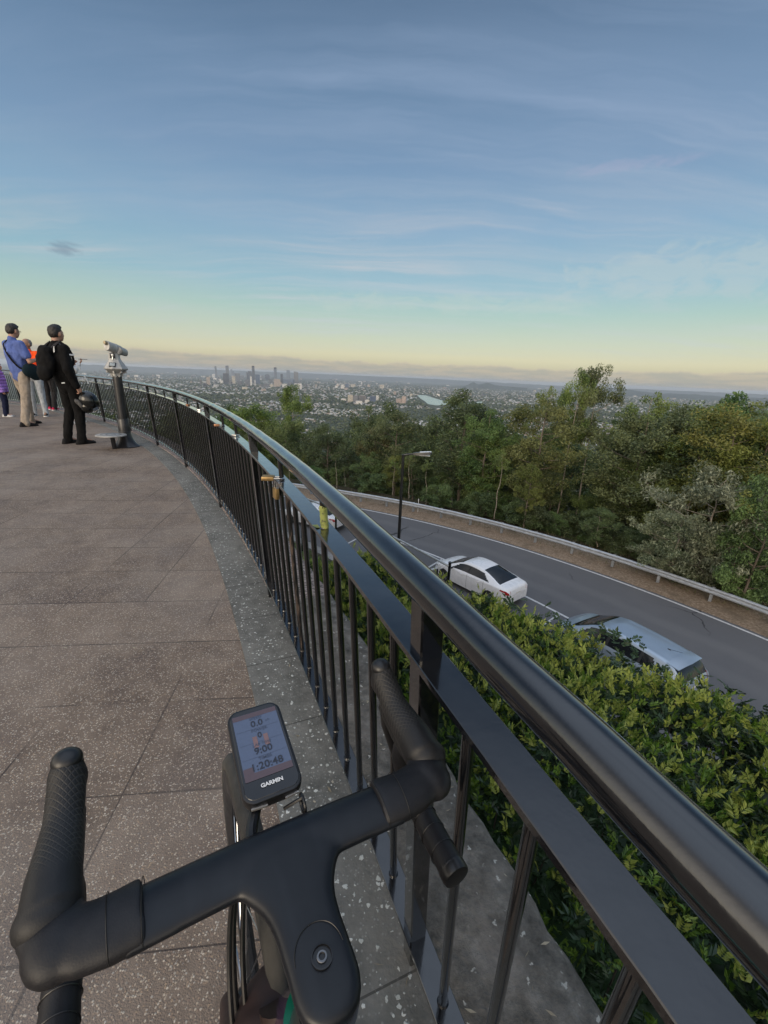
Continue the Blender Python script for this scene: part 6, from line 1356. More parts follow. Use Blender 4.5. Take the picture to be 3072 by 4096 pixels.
screenmat('lcd', (0.052, 0.072, 0.125), 0.22); screenmat('lcd_bar', (0.060, 0.040, 0.050), 0.12); screenmat('lcd_pause', (0.125, 0.075, 0.078), 0.2); mat('lcd_ink', (0.010, 0.012, 0.022), 0.3, fn=vary((0.01, 0.012, 0.022), 0.1, 300.0)); mat('lcd_faint', (0.034, 0.046, 0.080), 0.3, fn=vary((0.034, 0.046, 0.080), 0.1, 300.0)); mat('brand_white', (0.62, 0.62, 0.62), 0.4, fn=vary((0.62, 0.62, 0.62), 0.05, 300.0))
def flat(name, x, y, w_, h_, z, m, r_=0.0008): m_ = MB(); m_.add([(px_ + x, py_ + y, z) for px_, py_ in rrect(w_, h_, r_, 3)], [tuple(range(16))], smooth=False); return m_.build(name, MATS[m], comp, sharp=0)
flat('screen', 0.0, 0.0075, 0.0500, 0.0830, 0.0010, 'lcd'); flat('status_bar', 0.0, 0.0455, 0.0500, 0.0065, 0.0012, 'lcd_bar'); flat('menu_bar', 0.0, -0.0305, 0.0500, 0.0078, 0.0012, 'lcd_bar'); flat('soft_key', -0.0195, -0.0232, 0.0105, 0.0075, 0.00125, 'lcd_bar')
flat('pause_mark', -0.0060, 0.0085, 0.0050, 0.0145, 0.0013, 'lcd_pause', 0.0004); flat('pause_mark', 0.0060, 0.0085, 0.0050, 0.0145, 0.0013, 'lcd_pause', 0.0004)
for y_ in (0.0265, 0.0085, -0.0095): flat('divider', 0.0, y_ - 0.0005, 0.0470, 0.0003, 0.00115, 'lcd_faint', 0.0001)
for nm, s_, x_, y_, sz, m, bd in (('speed_label', 'SPEED', 0.0, 0.0400, 0.0052, 'lcd_faint', 0), ('speed_value', '0.0', 0.0, 0.0322, 0.0115, 'lcd_ink', 0.00012), ('speed_unit', 'k/h', 0.0125, 0.0330, 0.0038, 'lcd_faint', 0), ('power_label', 'POWER', 0.001, 0.0232, 0.0052, 'lcd_faint', 0), ('power_value', '0', 0.0, 0.0158, 0.0100, 'lcd_ink', 0.00012),
                            ('lap_label', 'LAP TIME', 0.0, 0.0045, 0.0050, 'lcd_faint', 0), ('lap_value', '9:00', 0.0, -0.0032, 0.0115, 'lcd_ink', 0.00014), ('timer_label', 'TIMER', 0.0, -0.0128, 0.0052, 'lcd_faint', 0.00004), ('timer_value', '1:20:48', 0.0, -0.0214, 0.0118, 'lcd_ink', 0.00014), ('maker_name', 'GARMIN', 0.0, -0.0432, 0.0060, 'brand_white', 0.00022)):
    make_text(nm, s_, sz, MATS[m], comp, Matrix.Translation((x_, y_, 0.0016)), bold=bd)
# ------------------------------------------------------------------ padlocks and tape on the railing
mat('brass', (0.30, 0.20, 0.085), 0.48, 0.7, fn=vary((0.30, 0.20, 0.085), 0.25, 60.0, rough=(0.34, 0.55))); mat('chrome', (0.5, 0.5, 0.5), 0.25, 1.0, fn=vary((0.5, 0.5, 0.5), 0.15, 90.0)); mat('copper', (0.40, 0.21, 0.12), 0.45, 0.8, fn=vary((0.40, 0.21, 0.12), 0.25, 60.0))
def padlock(label, M, body, w_=0.040, h_=0.036, shackle=0.030):
    t = bpy.data.objects.new('padlock', None); COL.objects.link(t); t.matrix_world = M; t.empty_display_size = 0.02; tag(t, label, 'padlock', None)
    m_ = MB(); m_.box((0, 0, -h_ / 2), (w_, 0.015, h_), bev=0.002); m_.build('body', MATS[body], t)
    m_ = MB(); r_ = w_ * 0.33; m_.tube([(-r_, 0, -0.004), (-r_, 0, shackle - r_)] + [(r_ * math.cos(a), 0, shackle - r_ + r_ * math.sin(a)) for a in [math.pi * (1 - k / 8) for k in range(9)]] + [(r_, 0, -0.004)], 0.0030, 8); m_.build('shackle', MATS['chrome'], t)
    return t
def frame(o, x, y): x = x.normalized(); z = x.cross(y).normalized(); y = z.cross(x); return Matrix(((x.x, y.x, z.x, o.x), (x.y, y.y, z.y, o.y), (x.z, y.z, z.z, o.z), (0, 0, 0, 1)))
UP = Vector((0, 0, 1))
def lying(th, label, body, dr_in=0.03, turn=0, **kw):
    o = rp(th, 0.8675) ; inw = (pol(0, th) - pol(1, th)).normalized(); inw = Matrix.Rotation(R(turn), 3, 'Z') @ inw
    # shackle round the spacer, body hanging out over the inner edge: local -z points inwards
    z = -inw; y = UP; x = y.cross(z); M = Matrix(((x.x, y.x, z.x, o.x + inw.x * dr_in), (x.y, y.y, z.y, o.y + inw.y * dr_in), (x.z, y.z, z.z, o.z), (0, 0, 0, 1))); return padlock(label, M, body, **kw)
sp_ = sorted(SPACERS, key=lambda t: t)
def nearest_sp(px, py): q = rth(atz(px, py, 0.861))[1]; return min(SPACERS, key=lambda t: abs(t - q))
tA = nearest_sp(1135, 1918)
lying(tA, 'brass padlock lying on the middle rail above the hanging one', 'brass', 0.028, -18, w_=0.042, h_=0.045, shackle=0.036)
o = atz(1103, 1952, 0.822); al = (pol(1, tA + 90) - pol(0, tA + 90)); padlock('square brass padlock hanging below the middle rail from the lying padlock', frame(o, al, (pol(1, tA) - pol(0, tA))) @ Matrix.Rotation(R(90), 4, 'X') @ Matrix.Rotation(R(180), 4, 'X') if False else Matrix.Translation(o) @ Matrix.Rotation(R(tA + 90 + 6), 4, 'Z'), 'brass', w_=0.040, h_=0.042, shackle=0.034)
lying(nearest_sp(898, 1704), 'copper coloured padlock on the middle rail just beyond a post', 'copper', 0.024, -10, w_=0.036, h_=0.038)
lying(nearest_sp(957, 1745), 'pale steel padlock lying flat round a spacer', 'chrome', 0.002, 40, w_=0.032, h_=0.026, shackle=0.024)
lying(nearest_sp(803, 1643), 'small grey padlock in the middle of the far railing bay', 'chrome', -0.005, 150, w_=0.032, h_=0.028, shackle=0.024)
lying(nearest_sp(757, 1622), 'small copper padlock at the far end of the railing bay', 'copper', -0.012, 120, w_=0.034, h_=0.03, shackle=0.024)
tB = nearest_sp(1337, 2108)
def _yt(n, b):
    t = n.noise(objco(n), 60.0, 4.0, 0.7); setin(n, b, 'Base Color', n.ramp(t, [(0.36, (0.05, 0.05, 0.03, 1)), (0.44, (0.20, 0.235, 0.06, 1)), (0.7, (0.31, 0.33, 0.10, 1))]))
mat('yellow_tape', (0.45, 0.48, 0.1), 0.6, fn=_yt)
tp = thing('tape', 'torn yellow green tape wound round a short rail spacer', 'tape', rp(tB, 0.861)); ti = tp.location
m_ = MB(); rings = []
for k in range(13):
    z = 0.862 + 0.060 * k / 12; c_ = rp(tB, z) - ti; r_ = 0.0105 + 0.0022 * mnoise.noise((k * 0.9, 1.0, 0)); rings.append([c_ + Vector((math.cos(a) * r_ * (1 + 0.12 * mnoise.noise((math.cos(a) * 2, math.sin(a) * 2, k * 0.7))), math.sin(a) * r_, 0.003 * math.sin(a * 2 + k))) for a in [6.2832 * q / 16 for q in range(16)]])
m_.loft(rings); m_.build('wrap', MATS['yellow_tape'], tp, sharp=0)
m_ = MB(); e0 = rp(tB, 0.8625, -0.012) - ti; dv = (pol(1, tB + 90) - pol(0, tB + 90)); m_.add([e0, e0 + dv * 0.028, e0 + dv * 0.026 + (pol(0, tB) - pol(1, tB)) * 0.016 + Vector((0, 0, 0.001)), e0 + (pol(0, tB) - pol(1, tB)) * 0.012 + Vector((0, 0, 0.002))], [(0, 1, 2, 3)]); m_.build('loose_end', MATS['yellow_tape'], tp, sharp=0)

# dry straws and leaf scraps blown onto the ledge and the border
lr = random.Random(12); V, F = [], []
for i in range(420):
    t = lr.uniform(21.5, 34); r_ = lr.choice([lr.uniform(26.66, 26.93), lr.uniform(26.66, 26.93), lr.uniform(26.2, 26.6), lr.uniform(24.6, 26.4)]); p = pol(r_, t, 0.022 if r_ > 26.63 else 0.006 if r_ > 26.4 else 0.002); a = lr.uniform(0, 6.28); l = lr.uniform(0.006, 0.028); w_ = lr.choice([0.0007, 0.0009, 0.003]); d = Vector((math.cos(a), math.sin(a), 0)); n_ = Vector((-d.y, d.x, 0)); b = len(V)
    V += [p - d * l / 2, p + n_ * w_, p + d * l / 2 + Vector((0, 0, lr.uniform(0, .004))), p - n_ * w_]; F.append((b, b + 1, b + 2, b + 3))
leafmat('straw', (0.12, 0.095, 0.055), (0.30, 0.25, 0.16), (0.46, 0.42, 0.30))
m_ = MB(); m_.add(V, F); tag(m_.build('leaf_litter', MATS['straw'], sharp=0), kind='stuff')
# ------------------------------------------------------------------ coin operated telescope
sb = atz(507, 1786, 0.0); sd_ = math.hypot(sb.x, sb.y)
def zs(x, y): return atd(x, y, sd_).z
scope = thing('coin_telescope', 'grey coin operated viewing telescope on a black pole with flared foot and round step', 'telescope', (sb.x, sb.y, 0))
def _alu(n, b):
    t = n.noise(objco(n), 14.0, 5.0, 0.65); setin(n, b, 'Base Color', n.ramp(t, [(0.3, (0.27, 0.27, 0.265, 1)), (0.7, (0.44, 0.44, 0.43, 1))]))
mat('cast_alloy', (0.36, 0.36, 0.35), 0.5, 0.35, fn=_alu); mat('scope_black', (0.012, 0.013, 0.016), 0.3, fn=vary((0.012, 0.013, 0.016), 0.3, 9.0))
zc0, zc1, zc2, zc3, zt_ = zs(482, 1503), zs(475, 1474), zs(472, 1452), zs(470, 1415), zs(436, 1368)
m_ = MB(); m_.lathe([(0.275, 0.0), (0.278, 0.012), (0.255, 0.022), (0.20, 0.06), (0.155, 0.12), (0.125, 0.19), (0.115, 0.235), (0.108, 0.24)], 40); m_.build('flared_foot', MATS['scope_black'], scope)
m_ = MB(); m_.lathe([(0.112, 0.235), (0.117, 0.24), (0.117, 0.43), (0.110, 0.44), (0.095, 0.44)], 32); m_.lathe([(0.122, 0.232), (0.128, 0.24), (0.122, 0.25)], 32); m_.build('sleeve', MATS['scope_black'], scope)
m_ = MB(); m_.lathe([(0.093, 0.42), (0.093, zc0 + 0.01)], 32); m_.build('pole', MATS['scope_black'], scope)
# hexagonal housing: flared bowl below, pyramid above with a window, coin box body on top
hx = 8; ha = R(15)
m_ = MB(); m_.lathe([(0.098, zc0 - 0.02), (0.105, zc0 + 0.035), (0.235, zc1 - 0.012), (0.238, zc1), (0.225, zc1 + 0.014), (0.135, zc2 + 0.03), (0.125, zc2 + 0.045)], hx, a0=ha)
hs = m_.build('housing', MATS['cast_alloy'], scope, sharp=20)
m_ = MB()
for k in range(hx):
    a = ha + 6.2832 * k / hx; m_.tube([(0.108 * math.cos(a), 0.108 * math.sin(a), zc0 - 0.01), (0.118 * math.cos(a), 0.118 * math.sin(a), zc0 + 0.04), (0.2 * math.cos(a), 0.2 * math.sin(a), zc1 - 0.05)], 0.014, 6)
m_.build('ribs', MATS['cast_alloy'], hs)
vd = Vector((-sb.x, -sb.y, 0)).normalized(); va = math.degrees(math.atan2(vd.y, vd.x))
mat('scope_glass', (0.25, 0.29, 0.32), 0.15, fn=vary((0.25, 0.29, 0.32), 0.2, 20.0))
m_ = MB(); M = Matrix.Rotation(R(va - 18), 4, 'Z') @ Matrix.Translation((0.178, 0, zc1 + 0.048)) @ Matrix.Rotation(R(45), 4, 'Y'); m_.box((0, 0, 0.004), (0.085, 0.13, 0.014), M=M, bev=0.004); fr_ = m_.build('window_frame', MATS['scope_black'], hs); m_ = MB(); m_.box((0, 0, 0.012), (0.060, 0.10, 0.006), M=M, bev=0.002); m_.build('window', MATS['scope_glass'], fr_)
m_ = MB(); m_.lathe([(0.122, zc2 + 0.04), (0.112, zc3 - 0.05), (0.108, zc3), (0.06, zc3 + 0.012)], 10, a0=R(va)); m_.build('coin_box', MATS['cast_alloy'], scope, sharp=25)
m_ = MB(); M = Matrix.Rotation(R(va - 6), 4, 'Z'); m_.box((0.113, -0.02, zc3 - 0.035), (0.02, 0.10, 0.07), M=M, bev=0.006); pnl = m_.build('coin_panel', MATS['scope_black'], scope); m_ = MB(); m_.box((0.126, -0.02, zc3 - 0.03), (0.012, 0.035, 0.045), M=M, bev=0.004); m_.tube([(0.128, -0.02, zc3 - 0.05), (0.135, -0.022, zc3 - 0.085)], 0.010, 8, M=M); m_.build('coin_slot', MATS['chrome'], pnl)
p0, p1 = atd(433, 1386, sd_ - 0.16), atd(507, 1408, sd_ + 0.16); o_ = Vector((sb.x, sb.y, 0)); ax = (p1 - p0).normalized(); p0 -= o_; p1 -= o_
mid = p0.lerp(p1, 0.5); L_ = 0.58; p0 = mid - ax * L_ * 0.5; p1 = mid + ax * L_ * 0.5
m_ = MB(); m_.tube([p0, p0 + ax * 0.01, p0 + ax * 0.20, p0 + ax * 0.205, p0 + ax * 0.40, p0 + ax * 0.41, p1 - ax * 0.03, p1], [0.064, 0.070, 0.070, 0.075, 0.070, 0.060, 0.058, 0.052], 28); m_.build('barrel', MATS['cast_alloy'], scope, sharp=35)
m_ = MB(); e_ = p0 + Vector((0, 0, 0.033)); m_.tube([e_ + ax * 0.03, e_ - ax * 0.02, e_ - ax * 0.05, e_ - ax * 0.055], [0.030, 0.030, 0.026, 0.015], 18); m_.build('eyepiece', mat('worn_brass', (0.30, 0.25, 0.16), 0.5, 0.4, fn=vary((0.30, 0.25, 0.16), 0.35, 30.0)), scope)
m_ = MB(); sx_ = ax.cross(UP).normalized(); b0 = Vector((mid.x, mid.y, zc3 - 0.01)); 
for s_ in (1, -1): m_.tube([Vector((0, 0, zc3)) + sx_ * 0.085 * s_, mid + sx_ * 0.085 * s_ + ax * 0.02], [0.035, 0.060], 14)
m_.build('yoke', MATS['cast_alloy'], scope)
st = (atz(444, 1741, 0.215) - o_); st = Vector((st.x / 0.71, st.y / 0.71, st.z))
m_ = MB(); m_.lathe([(0.27, -0.012), (0.295, -0.006), (0.295, 0.006), (0.28, 0.012), (0.001, 0.013)], 40, c=st); stp = m_.build('step_plate', MATS['cast_alloy'], scope, sharp=30)
m_ = MB(); m_.lathe([(0.19, 0.0), (0.195, 0.003), (0.20, 0.0), (0.19, 0.0)], 32, c=st + Vector((0, 0, 0.013))); m_.lathe([(0.09, 0.0), (0.095, 0.003), (0.10, 0.0), (0.09, 0.0)], 24, c=st + Vector((0, 0, 0.013))); m_.build('tread_rings', MATS['scope_black'], stp)
sv = Vector((st.x, st.y, 0)).normalized(); m_ = MB(); q0 = sv * 0.10 + Vector((0, 0, 0.20)); m_.tube([q0, Vector((st.x, st.y, 0.20))], 0.03, 4, up=UP, flat=0.4); m_.tube([Vector((st.x, st.y, 0.20)) * 1.0, Vector((st.x, st.y, 0.0)) + sv * -0.02], 0.036, 4, up=sv); m_.tube([Vector((st.x, st.y, 0.20)) * 0.85, Vector((st.x, st.y, 0.0)) * 0.80], 0.03, 4, up=sv); m_.build('step_bracket', MATS['scope_black'], scope)

scope.scale = (0.71, 0.71, 1.0)
# ------------------------------------------------------------------ people at the railing
mat('skin', (0.36, 0.205, 0.145), 0.55, fn=vary((0.36, 0.205, 0.145), 0.12, 12.0)); mat('skin_tan', (0.27, 0.155, 0.105), 0.55, fn=vary((0.27, 0.155, 0.105), 0.12, 12.0))
mat('hair_black', (0.012, 0.010, 0.009), 0.55, fn=vary((0.014, 0.011, 0.010), 0.5, 60.0, bumpy=0.6)); mat('hair_grey', (0.17, 0.16, 0.155), 0.65, fn=vary((0.17, 0.16, 0.155), 0.4, 60.0, bumpy=0.6))
CL = dict(blue=cloth('blue_shirt', (0.085, 0.125, 0.33)), orange=cloth('orange_top', (0.80, 0.085, 0.016)), black=cloth('black_jacket', (0.004, 0.004, 0.0045)), khaki=cloth('khaki', (0.29, 0.245, 0.20)), white=cloth('white_cloth', (0.55, 0.53, 0.51)), cream=cloth('cream_trousers', (0.55, 0.47, 0.40)), charcoal=cloth('charcoal', (0.022, 0.021, 0.023)), navy=cloth('navy', (0.012, 0.015, 0.04)), purple=cloth('purple_puffer', (0.30, 0.18, 0.55)), palegrey=cloth('pale_grey', (0.34, 0.37, 0.40)), teal=cloth('teal', (0.006, 0.016, 0.022)))
cloth('shoe_black', (0.010, 0.010, 0.011)); cloth('shoe_white', (0.55, 0.55, 0.56)); cloth('shoe_red', (0.40, 0.015, 0.06)); cloth('sole_white', (0.6, 0.6, 0.6))
def wrinkle(seed, a=0.006, s_=11.0):
    return lambda co: a * mnoise.noise((co.x * s_, co.y * s_, co.z * s_ * 0.6 + seed)) + a * 0.6 * mnoise.noise((co.x * s_ * 2.6, co.y * s_ * 2.6, co.z * s_ * 1.5 + seed))
def person(label, loc, rz, H, J, top, trousers, shoes, hair, skin='skin', sleeve='long', seed=0, grp=None, puffy=0.0, hem=0.0, sole='sole_white', bald=False):
    "J: joints in metres for a 1.75 m figure facing +x (y to the left)"
    t = thing('person', label, 'person', loc, rz, grp); t.scale = (H / 1.75,) * 3
    V_ = {k: Vector(v) for k, v in J.items() if isinstance(v, tuple)}
    hd = V_['head']; tw = J.get('turn', 0.0)
    hm_ = Matrix.Translation(hd) @ Matrix.Rotation(R(V_['face'].x if 'face' in V_ else 0), 4, 'Z') @ Matrix.Rotation(R(V_['face'].y if 'face' in V_ else 0), 4, 'Y')
    b = MB(); he = lambda c, r_: b.ell(c, r_, M=hm_, seg=18, rings=12)
    he((-0.008, 0, 0.018), (0.096, 0.076, 0.098)); he((0.022, 0, -0.040), (0.070, 0.058, 0.070)); he((0.050, 0, -0.082), (0.036, 0.036, 0.030)); he((0.098, 0, -0.018), (0.016, 0.013, 0.026)); he((0.104, 0, -0.030), (0.015, 0.016, 0.012)); he((0.080, 0, -0.062), (0.020, 0.028, 0.014)); he((0.084, 0, 0.018), (0.014, 0.046, 0.014))
    for s_ in (1, -1): he((-0.004, s_ * 0.077, -0.012), (0.020, 0.012, 0.032)); he((0.062, s_ * 0.036, -0.03), (0.026, 0.020, 0.022))
    b.capsule(hd + Vector((-0.02, 0, -0.06)), V_['neck'], 0.052, 0.058)
    sh = {s_: V_['sh' + s_] for s_ in 'lr'}; hp = {s_: V_['hip' + s_] for s_ in 'lr'}
    pel = (hp['l'] + hp['r']) / 2; chest = (sh['l'] + sh['r']) / 2 + Vector((0, 0, -0.14))
    b.capsule(pel, chest, 0.11, 0.125); b.capsule(sh['l'], sh['r'], 0.055, 0.055); b.capsule(V_['neck'], chest, 0.06, 0.10)
    for s_, sg in (('l', 1), ('r', -1)):
        el, wr, kn, an = V_['el' + s_], V_['wr' + s_], V_['kn' + s_], V_['an' + s_]
        b.capsule(sh[s_], el, 0.050, 0.038); b.capsule(el, wr, 0.039, 0.025); b.capsule(hp[s_], kn, 0.080, 0.052); b.capsule(kn, an, 0.050, 0.034)
        b.capsule(an, an + Vector((0.13, 0.01 * sg, -0.045)), 0.032, 0.026)
        # hand: palm, four fingers bent towards the palm, thumb
        d = (wr - el).normalized(); hn = V_.get('hand' + s_, None); d2 = hn.normalized() if hn is not None else d
        pn = V_.get('palm' + s_, Vector((0, -sg, 0))).normalized(); sd = d2.cross(pn).normalized(); pn = sd.cross(d2).normalized()
        pc = wr + d2 * 0.045
        for q in (-1, 0, 1): b.capsule(wr + sd * q * 0.014, pc + d2 * 0.035 + sd * q * 0.026, 0.014, 0.012, seg=10)
        curl = J.get('curl' + s_, 0.5)
        for q, ln_ in ((-1.5, 0.030), (-0.5, 0.034), (0.5, 0.036), (1.5, 0.032)):
            k0 = pc + d2 * 0.040 + sd * q * 0.0185; k1 = k0 + (d2 * (1 - curl * 0.6) + pn * curl).normalized() * ln_; k2 = k1 + (d2 * (1 - curl * 1.5) + pn * (curl * 1.4)).normalized() * ln_ * 0.85
            b.capsule(k0, k1, 0.0088, 0.0080, seg=8); b.capsule(k1, k2, 0.0080, 0.0070, seg=8)
        th0 = wr + d2 * 0.02 + sd * 0.026; th1 = th0 + (d2 * 0.6 + sd * 0.7 + pn * 0.4).normalized() * 0.034; b.capsule(th0, th1, 0.011, 0.0095, seg=8); b.capsule(th1, th1 + (d2 * 0.8 + pn * 0.6).normalized() * 0.028, 0.0095, 0.008, seg=8)
    remeshed(b, 'body', MATS[skin], t, voxel=0.0092, smooth=3)
    m_ = MB()
    for s_ in (1, -1): m_.ell((0.083, s_ * 0.033, -0.004), (0.008, 0.012, 0.006), M=hm_, seg=8, rings=6)
    m_.build('eyes', MATS['hair_black'], t)
    # hair
    h_ = MB(); he2 = lambda c, r_: h_.ell(c, r_, M=hm_, seg=18, rings=12)
    if not bald: he2((-0.014, 0, 0.034), (0.095, 0.079, 0.090)); he2((-0.040, 0, 0.004), (0.070, 0.077, 0.074)); he2((0.045, 0, 0.086), (0.046, 0.052, 0.030)); he2((0.01, 0, 0.104), (0.060, 0.052, 0.026))
    else: he2((-0.030, 0, 0.020), (0.086, 0.080, 0.088)); he2((-0.03, 0, -0.015), (0.075, 0.079, 0.055))
    if J.get('long'): he2((-0.07, 0, -0.07), (0.055, 0.075, 0.13))
    remeshed(h_, 'hair', MATS[hair], t, voxel=0.009, smooth=2, disp=wrinkle(seed, 0.006, 42.0))
    # trousers
    g = MB(); g.capsule(pel + Vector((0, 0, 0.06)), pel, 0.125, 0.135)
    for s_ in 'lr':
        kn, an = V_['kn' + s_], V_['an' + s_]; g.capsule(hp[s_] + Vector((0, 0, -0.01)), kn, 0.098, 0.073); g.capsule(kn, an + Vector((0, 0, 0.01)), 0.073, 0.061); g.capsule(an + (kn - an) * 0.03, an + Vector((0.01, 0, -0.035)), 0.062, 0.064)
    remeshed(g, 'trousers', CL[trousers], t, voxel=0.011, smooth=4, disp=wrinkle(seed + 3, 0.011))
    # top
    g = MB(); bel = pel + Vector((0, 0, 0.02 - hem)); w_ = (sh['l'] - sh['r']).normalized() * 0.07
    for q in (-1, 1):
        g.capsule(bel + w_ * q * 0.8, chest + w_ * q * 1.25, 0.105 + puffy, 0.112 + puffy); g.capsule(chest + w_ * q * 1.25, sh['l' if q > 0 else 'r'] + Vector((0, 0, -0.01)), 0.105 + puffy, 0.070 + puffy)
    g.capsule(bel, chest, 0.128 + puffy, 0.132 + puffy); g.capsule(chest + Vector((-.02, 0, 0)), chest + Vector((-.01, 0, .1)), 0.13 + puffy, 0.105 + puffy)
    g.capsule(sh['l'], sh['r'], 0.068 + puffy, 0.068 + puffy); g.capsule(V_['neck'] + Vector((0, 0, 0.005)), chest, 0.066 + puffy * .5, 0.115 + puffy)
    for s_ in 'lr':
        el, wr = V_['el' + s_], V_['wr' + s_]
        if sleeve == 'short': g.capsule(sh[s_], sh[s_].lerp(el, 0.66), 0.070, 0.072)
        else: g.capsule(sh[s_], el, 0.071 + puffy, 0.058 + puffy); g.capsule(el, wr - (wr - el) * 0.06, 0.058 + puffy, 0.042 + puffy)
    ds = wrinkle(seed + 7, 0.010 if puffy < 0.02 else 0.004)
    if puffy > 0.02: d0 = ds; ds = lambda co: d0(co) + 0.012 * math.sin(co.z * 62)
    remeshed(g, 'jacket' if sleeve == 'long' else 'shirt', CL[top], t, voxel=0.011, smooth=4, disp=ds)
    for s_, sg in (('l', 1), ('r', -1)):
        an = V_['an' + s_]; toe = V_.get('toe' + s_, Vector((1, 0.12 * sg, 0))).normalized(); z0 = an.z - 0.085; base = Vector((an.x, an.y, z0)); sx = toe.cross(UP)
        f = MB(); rings = []
        for x, wd, hh in ((-0.085, .024, .05), (-0.07, .036, .085), (-0.03, .040, .100), (0.03, .042, .092), (0.09, .047, .066), (0.14, .046, .050), (0.175, .034, .040), (0.19, .016, .030)):
            rings.append([base + toe * x + sx * (wd * math.cos(a)) + UP * (0.022 + (hh - 0.022) * max(0, math.sin(a)) if math.sin(a) > 0 else 0.022) for a in [math.pi * k / 10 for k in range(11)]])
        f.loft(rings, closed=True); s1 = f.build('shoe', MATS[shoes], t, sharp=50)
        f = MB(); f.loft([[base + toe * x + sx * wd * q + UP * z for q, z in ((-1, 0.0), (1, 0.0), (1.04, 0.024), (-1.04, 0.024))] for x, wd in ((-0.092, .020), (-0.075, .038), (-0.03, .042), (0.03, .044), (0.09, .050), (0.14, .048), (0.178, .036), (0.198, .014))]); f.build('sole', MATS[sole], s1, sharp=40)
    return t, V_
def facing(px, py, toward=None, extra=0.0):
    g = atz(px, py, 0.0); return g
BASE = dict(hipl=(0, .09, .93), hipr=(0, -.09, .93), knl=(.02, .10, .50), knr=(.02, -.10, .50), anl=(-.02, .11, .085), anr=(-.02, -.11, .085), neck=(-.01, 0, 1.49), head=(.02, 0, 1.635), shl=(-.01, .175, 1.42), shr=(-.01, -.175, 1.42), ell=(-.03, .25, 1.12), elr=(-.03, -.25, 1.12), wrl=(.06, .24, .87), wrr=(.06, -.24, .87))
def pose(**k): d = dict(BASE); d.update(k); return d
def place(px, py): g = atz(px, py, 0.0); return Vector((g.x, g.y, 0))
def hgt(px, py, yt):
    g = place(px, py); return atd(px, yt, math.hypot(g.x, g.y)).z
# direction helpers: view direction at the group is about (-0.55, 0.83)
g1 = place(122, 1701); vdir = math.degrees(math.atan2(g1.y, g1.x))
# man in blue shirt: back three quarters to us, looking along the railing to the right
H1 = 1.92
pm, Vb = person('person in blue T-shirt and khaki trousers with black crossbody strap, hands raised in front', g1, R(vdir - 58), H1,
    pose(anl=(.13, .17, .085), anr=(-.16, -.13, .085), knl=(.11, .14, .50), knr=(-.06, -.12, .50), ell=(.09, .25, 1.14), wrl=(.30, .14, 1.16), elr=(.03, -.27, 1.13), wrr=(.28, -.17, 1.19), handr=(1, .3, .1), handl=(1, -.3, .1), palmr=(0, .5, .8), palml=(0, -.5, .8), neck=(-.02, 0, 1.49), face=(6, 6, 0)), 'blue', 'khaki', 'shoe_black', 'hair_black', 'skin', 'short', 1, hem=0.06, sole='shoe_black')
m_ = MB(); m_.tube(catmull([(-.02, .10, 1.50), (-.135, .06, 1.40), (-.155, -.04, 1.22), (-.11, -.16, 1.04), (.0, -.20, .98)], 5), 0.020, 8, up=(1, 0, 0), flat=0.3); m_.tube(catmull([(-.02, .10, 1.50), (.12, .06, 1.38), (.15, -.05, 1.18), (.09, -.17, 1.02), (.0, -.20, .98)], 5), 0.020, 8, up=(1, 0, 0), flat=0.3)
bag = thing('crossbody_bag', 'black sling bag with teal lower side on the hip of the person in blue', 'bag', g1, R(vdir - 58)); bag.scale = (H1 / 1.75,) * 3
m_.build('strap', CL['black'], bag); m_ = MB(); m_.ell((.05, -.23, 0.98), (.15, .075, .13)); m_.ell((.12, -.22, 0.92), (.12, .07, .11)); remeshed(m_, 'pouch', CL['teal'], bag, voxel=0.012, smooth=3)
m_ = MB(); m_.box((.335, -.16, 1.235), (.012, .075, .15), M=None, bev=0.004); ph = m_.build('phone', MATS['black_plastic']); ph.location = g1; ph.rotation_euler = (0, 0, R(vdir - 58)); ph.scale = (H1 / 1.75,) * 3; tag(ph, 'dark phone held by the person in the blue T-shirt', 'phone')
# spectacles
m_ = MB()
for s_ in (1, -1): m_.tube([(.118, s_ * .035 + .020 * math.cos(a), 1.628 + .016 * math.sin(a)) for a in [6.2832 * k / 14 for k in range(15)]], 0.0022, 5); m_.tube([(.116, s_ * .055, 1.632), (.02, s_ * .083, 1.640)], 0.0022, 5)
m_.build('spectacles', MATS['black_plastic'], pm)
# older person in orange, standing beyond the blue shirt, face turned towards us
g2 = place(163, 1664)
person('person with short grey hair and bright orange top standing behind the blue T-shirt', g2, R(vdir + 165), 1.74, pose(face=(-40, 8, 0), ell=(.05, .25, 1.13), wrl=(.25, .10, 1.12), elr=(.05, -.25, 1.13), wrr=(.25, -.10, 1.12), anl=(.02, .12, .085), anr=(-.04, -.13, .085)), 'orange', 'palegrey', 'shoe_black', 'hair_grey', 'skin_tan', 'long', 2, bald=True)
# young man in black motorcycle jacket
g3 = place(306, 1774)
bk, Vk = person('person in black motorcycle jacket and trousers with backpack, carrying a helmet', g3, R(vdir - 62), 1.79,
    pose(hipl=(.02, .085, .94), hipr=(.02, -.085, .94), knl=(.05, .10, .50), knr=(.07, -.10, .51), anl=(-.06, .10, .085), anr=(.02, -.12, .085), neck=(-.05, 0, 1.48), head=(-.02, 0, 1.63), shl=(-.055, .175, 1.41), shr=(-.055, -.175, 1.41), ell=(-.03, .245, 1.12), wrl=(.10, .20, .90), elr=(-.10, -.25, 1.12), wrr=(.0, -.25, .88), curlr=0.9, face=(8, -4, 0), toer=(1, -.1, 0)), 'black', 'black', 'shoe_black', 'hair_black', 'skin', 'long', 3, puffy=0.008, hem=0.08, sole='shoe_black')
mat('reflector', (0.62, 0.64, 0.66), 0.5, fn=vary((0.62, 0.64, 0.66), 0.1, 40.0))
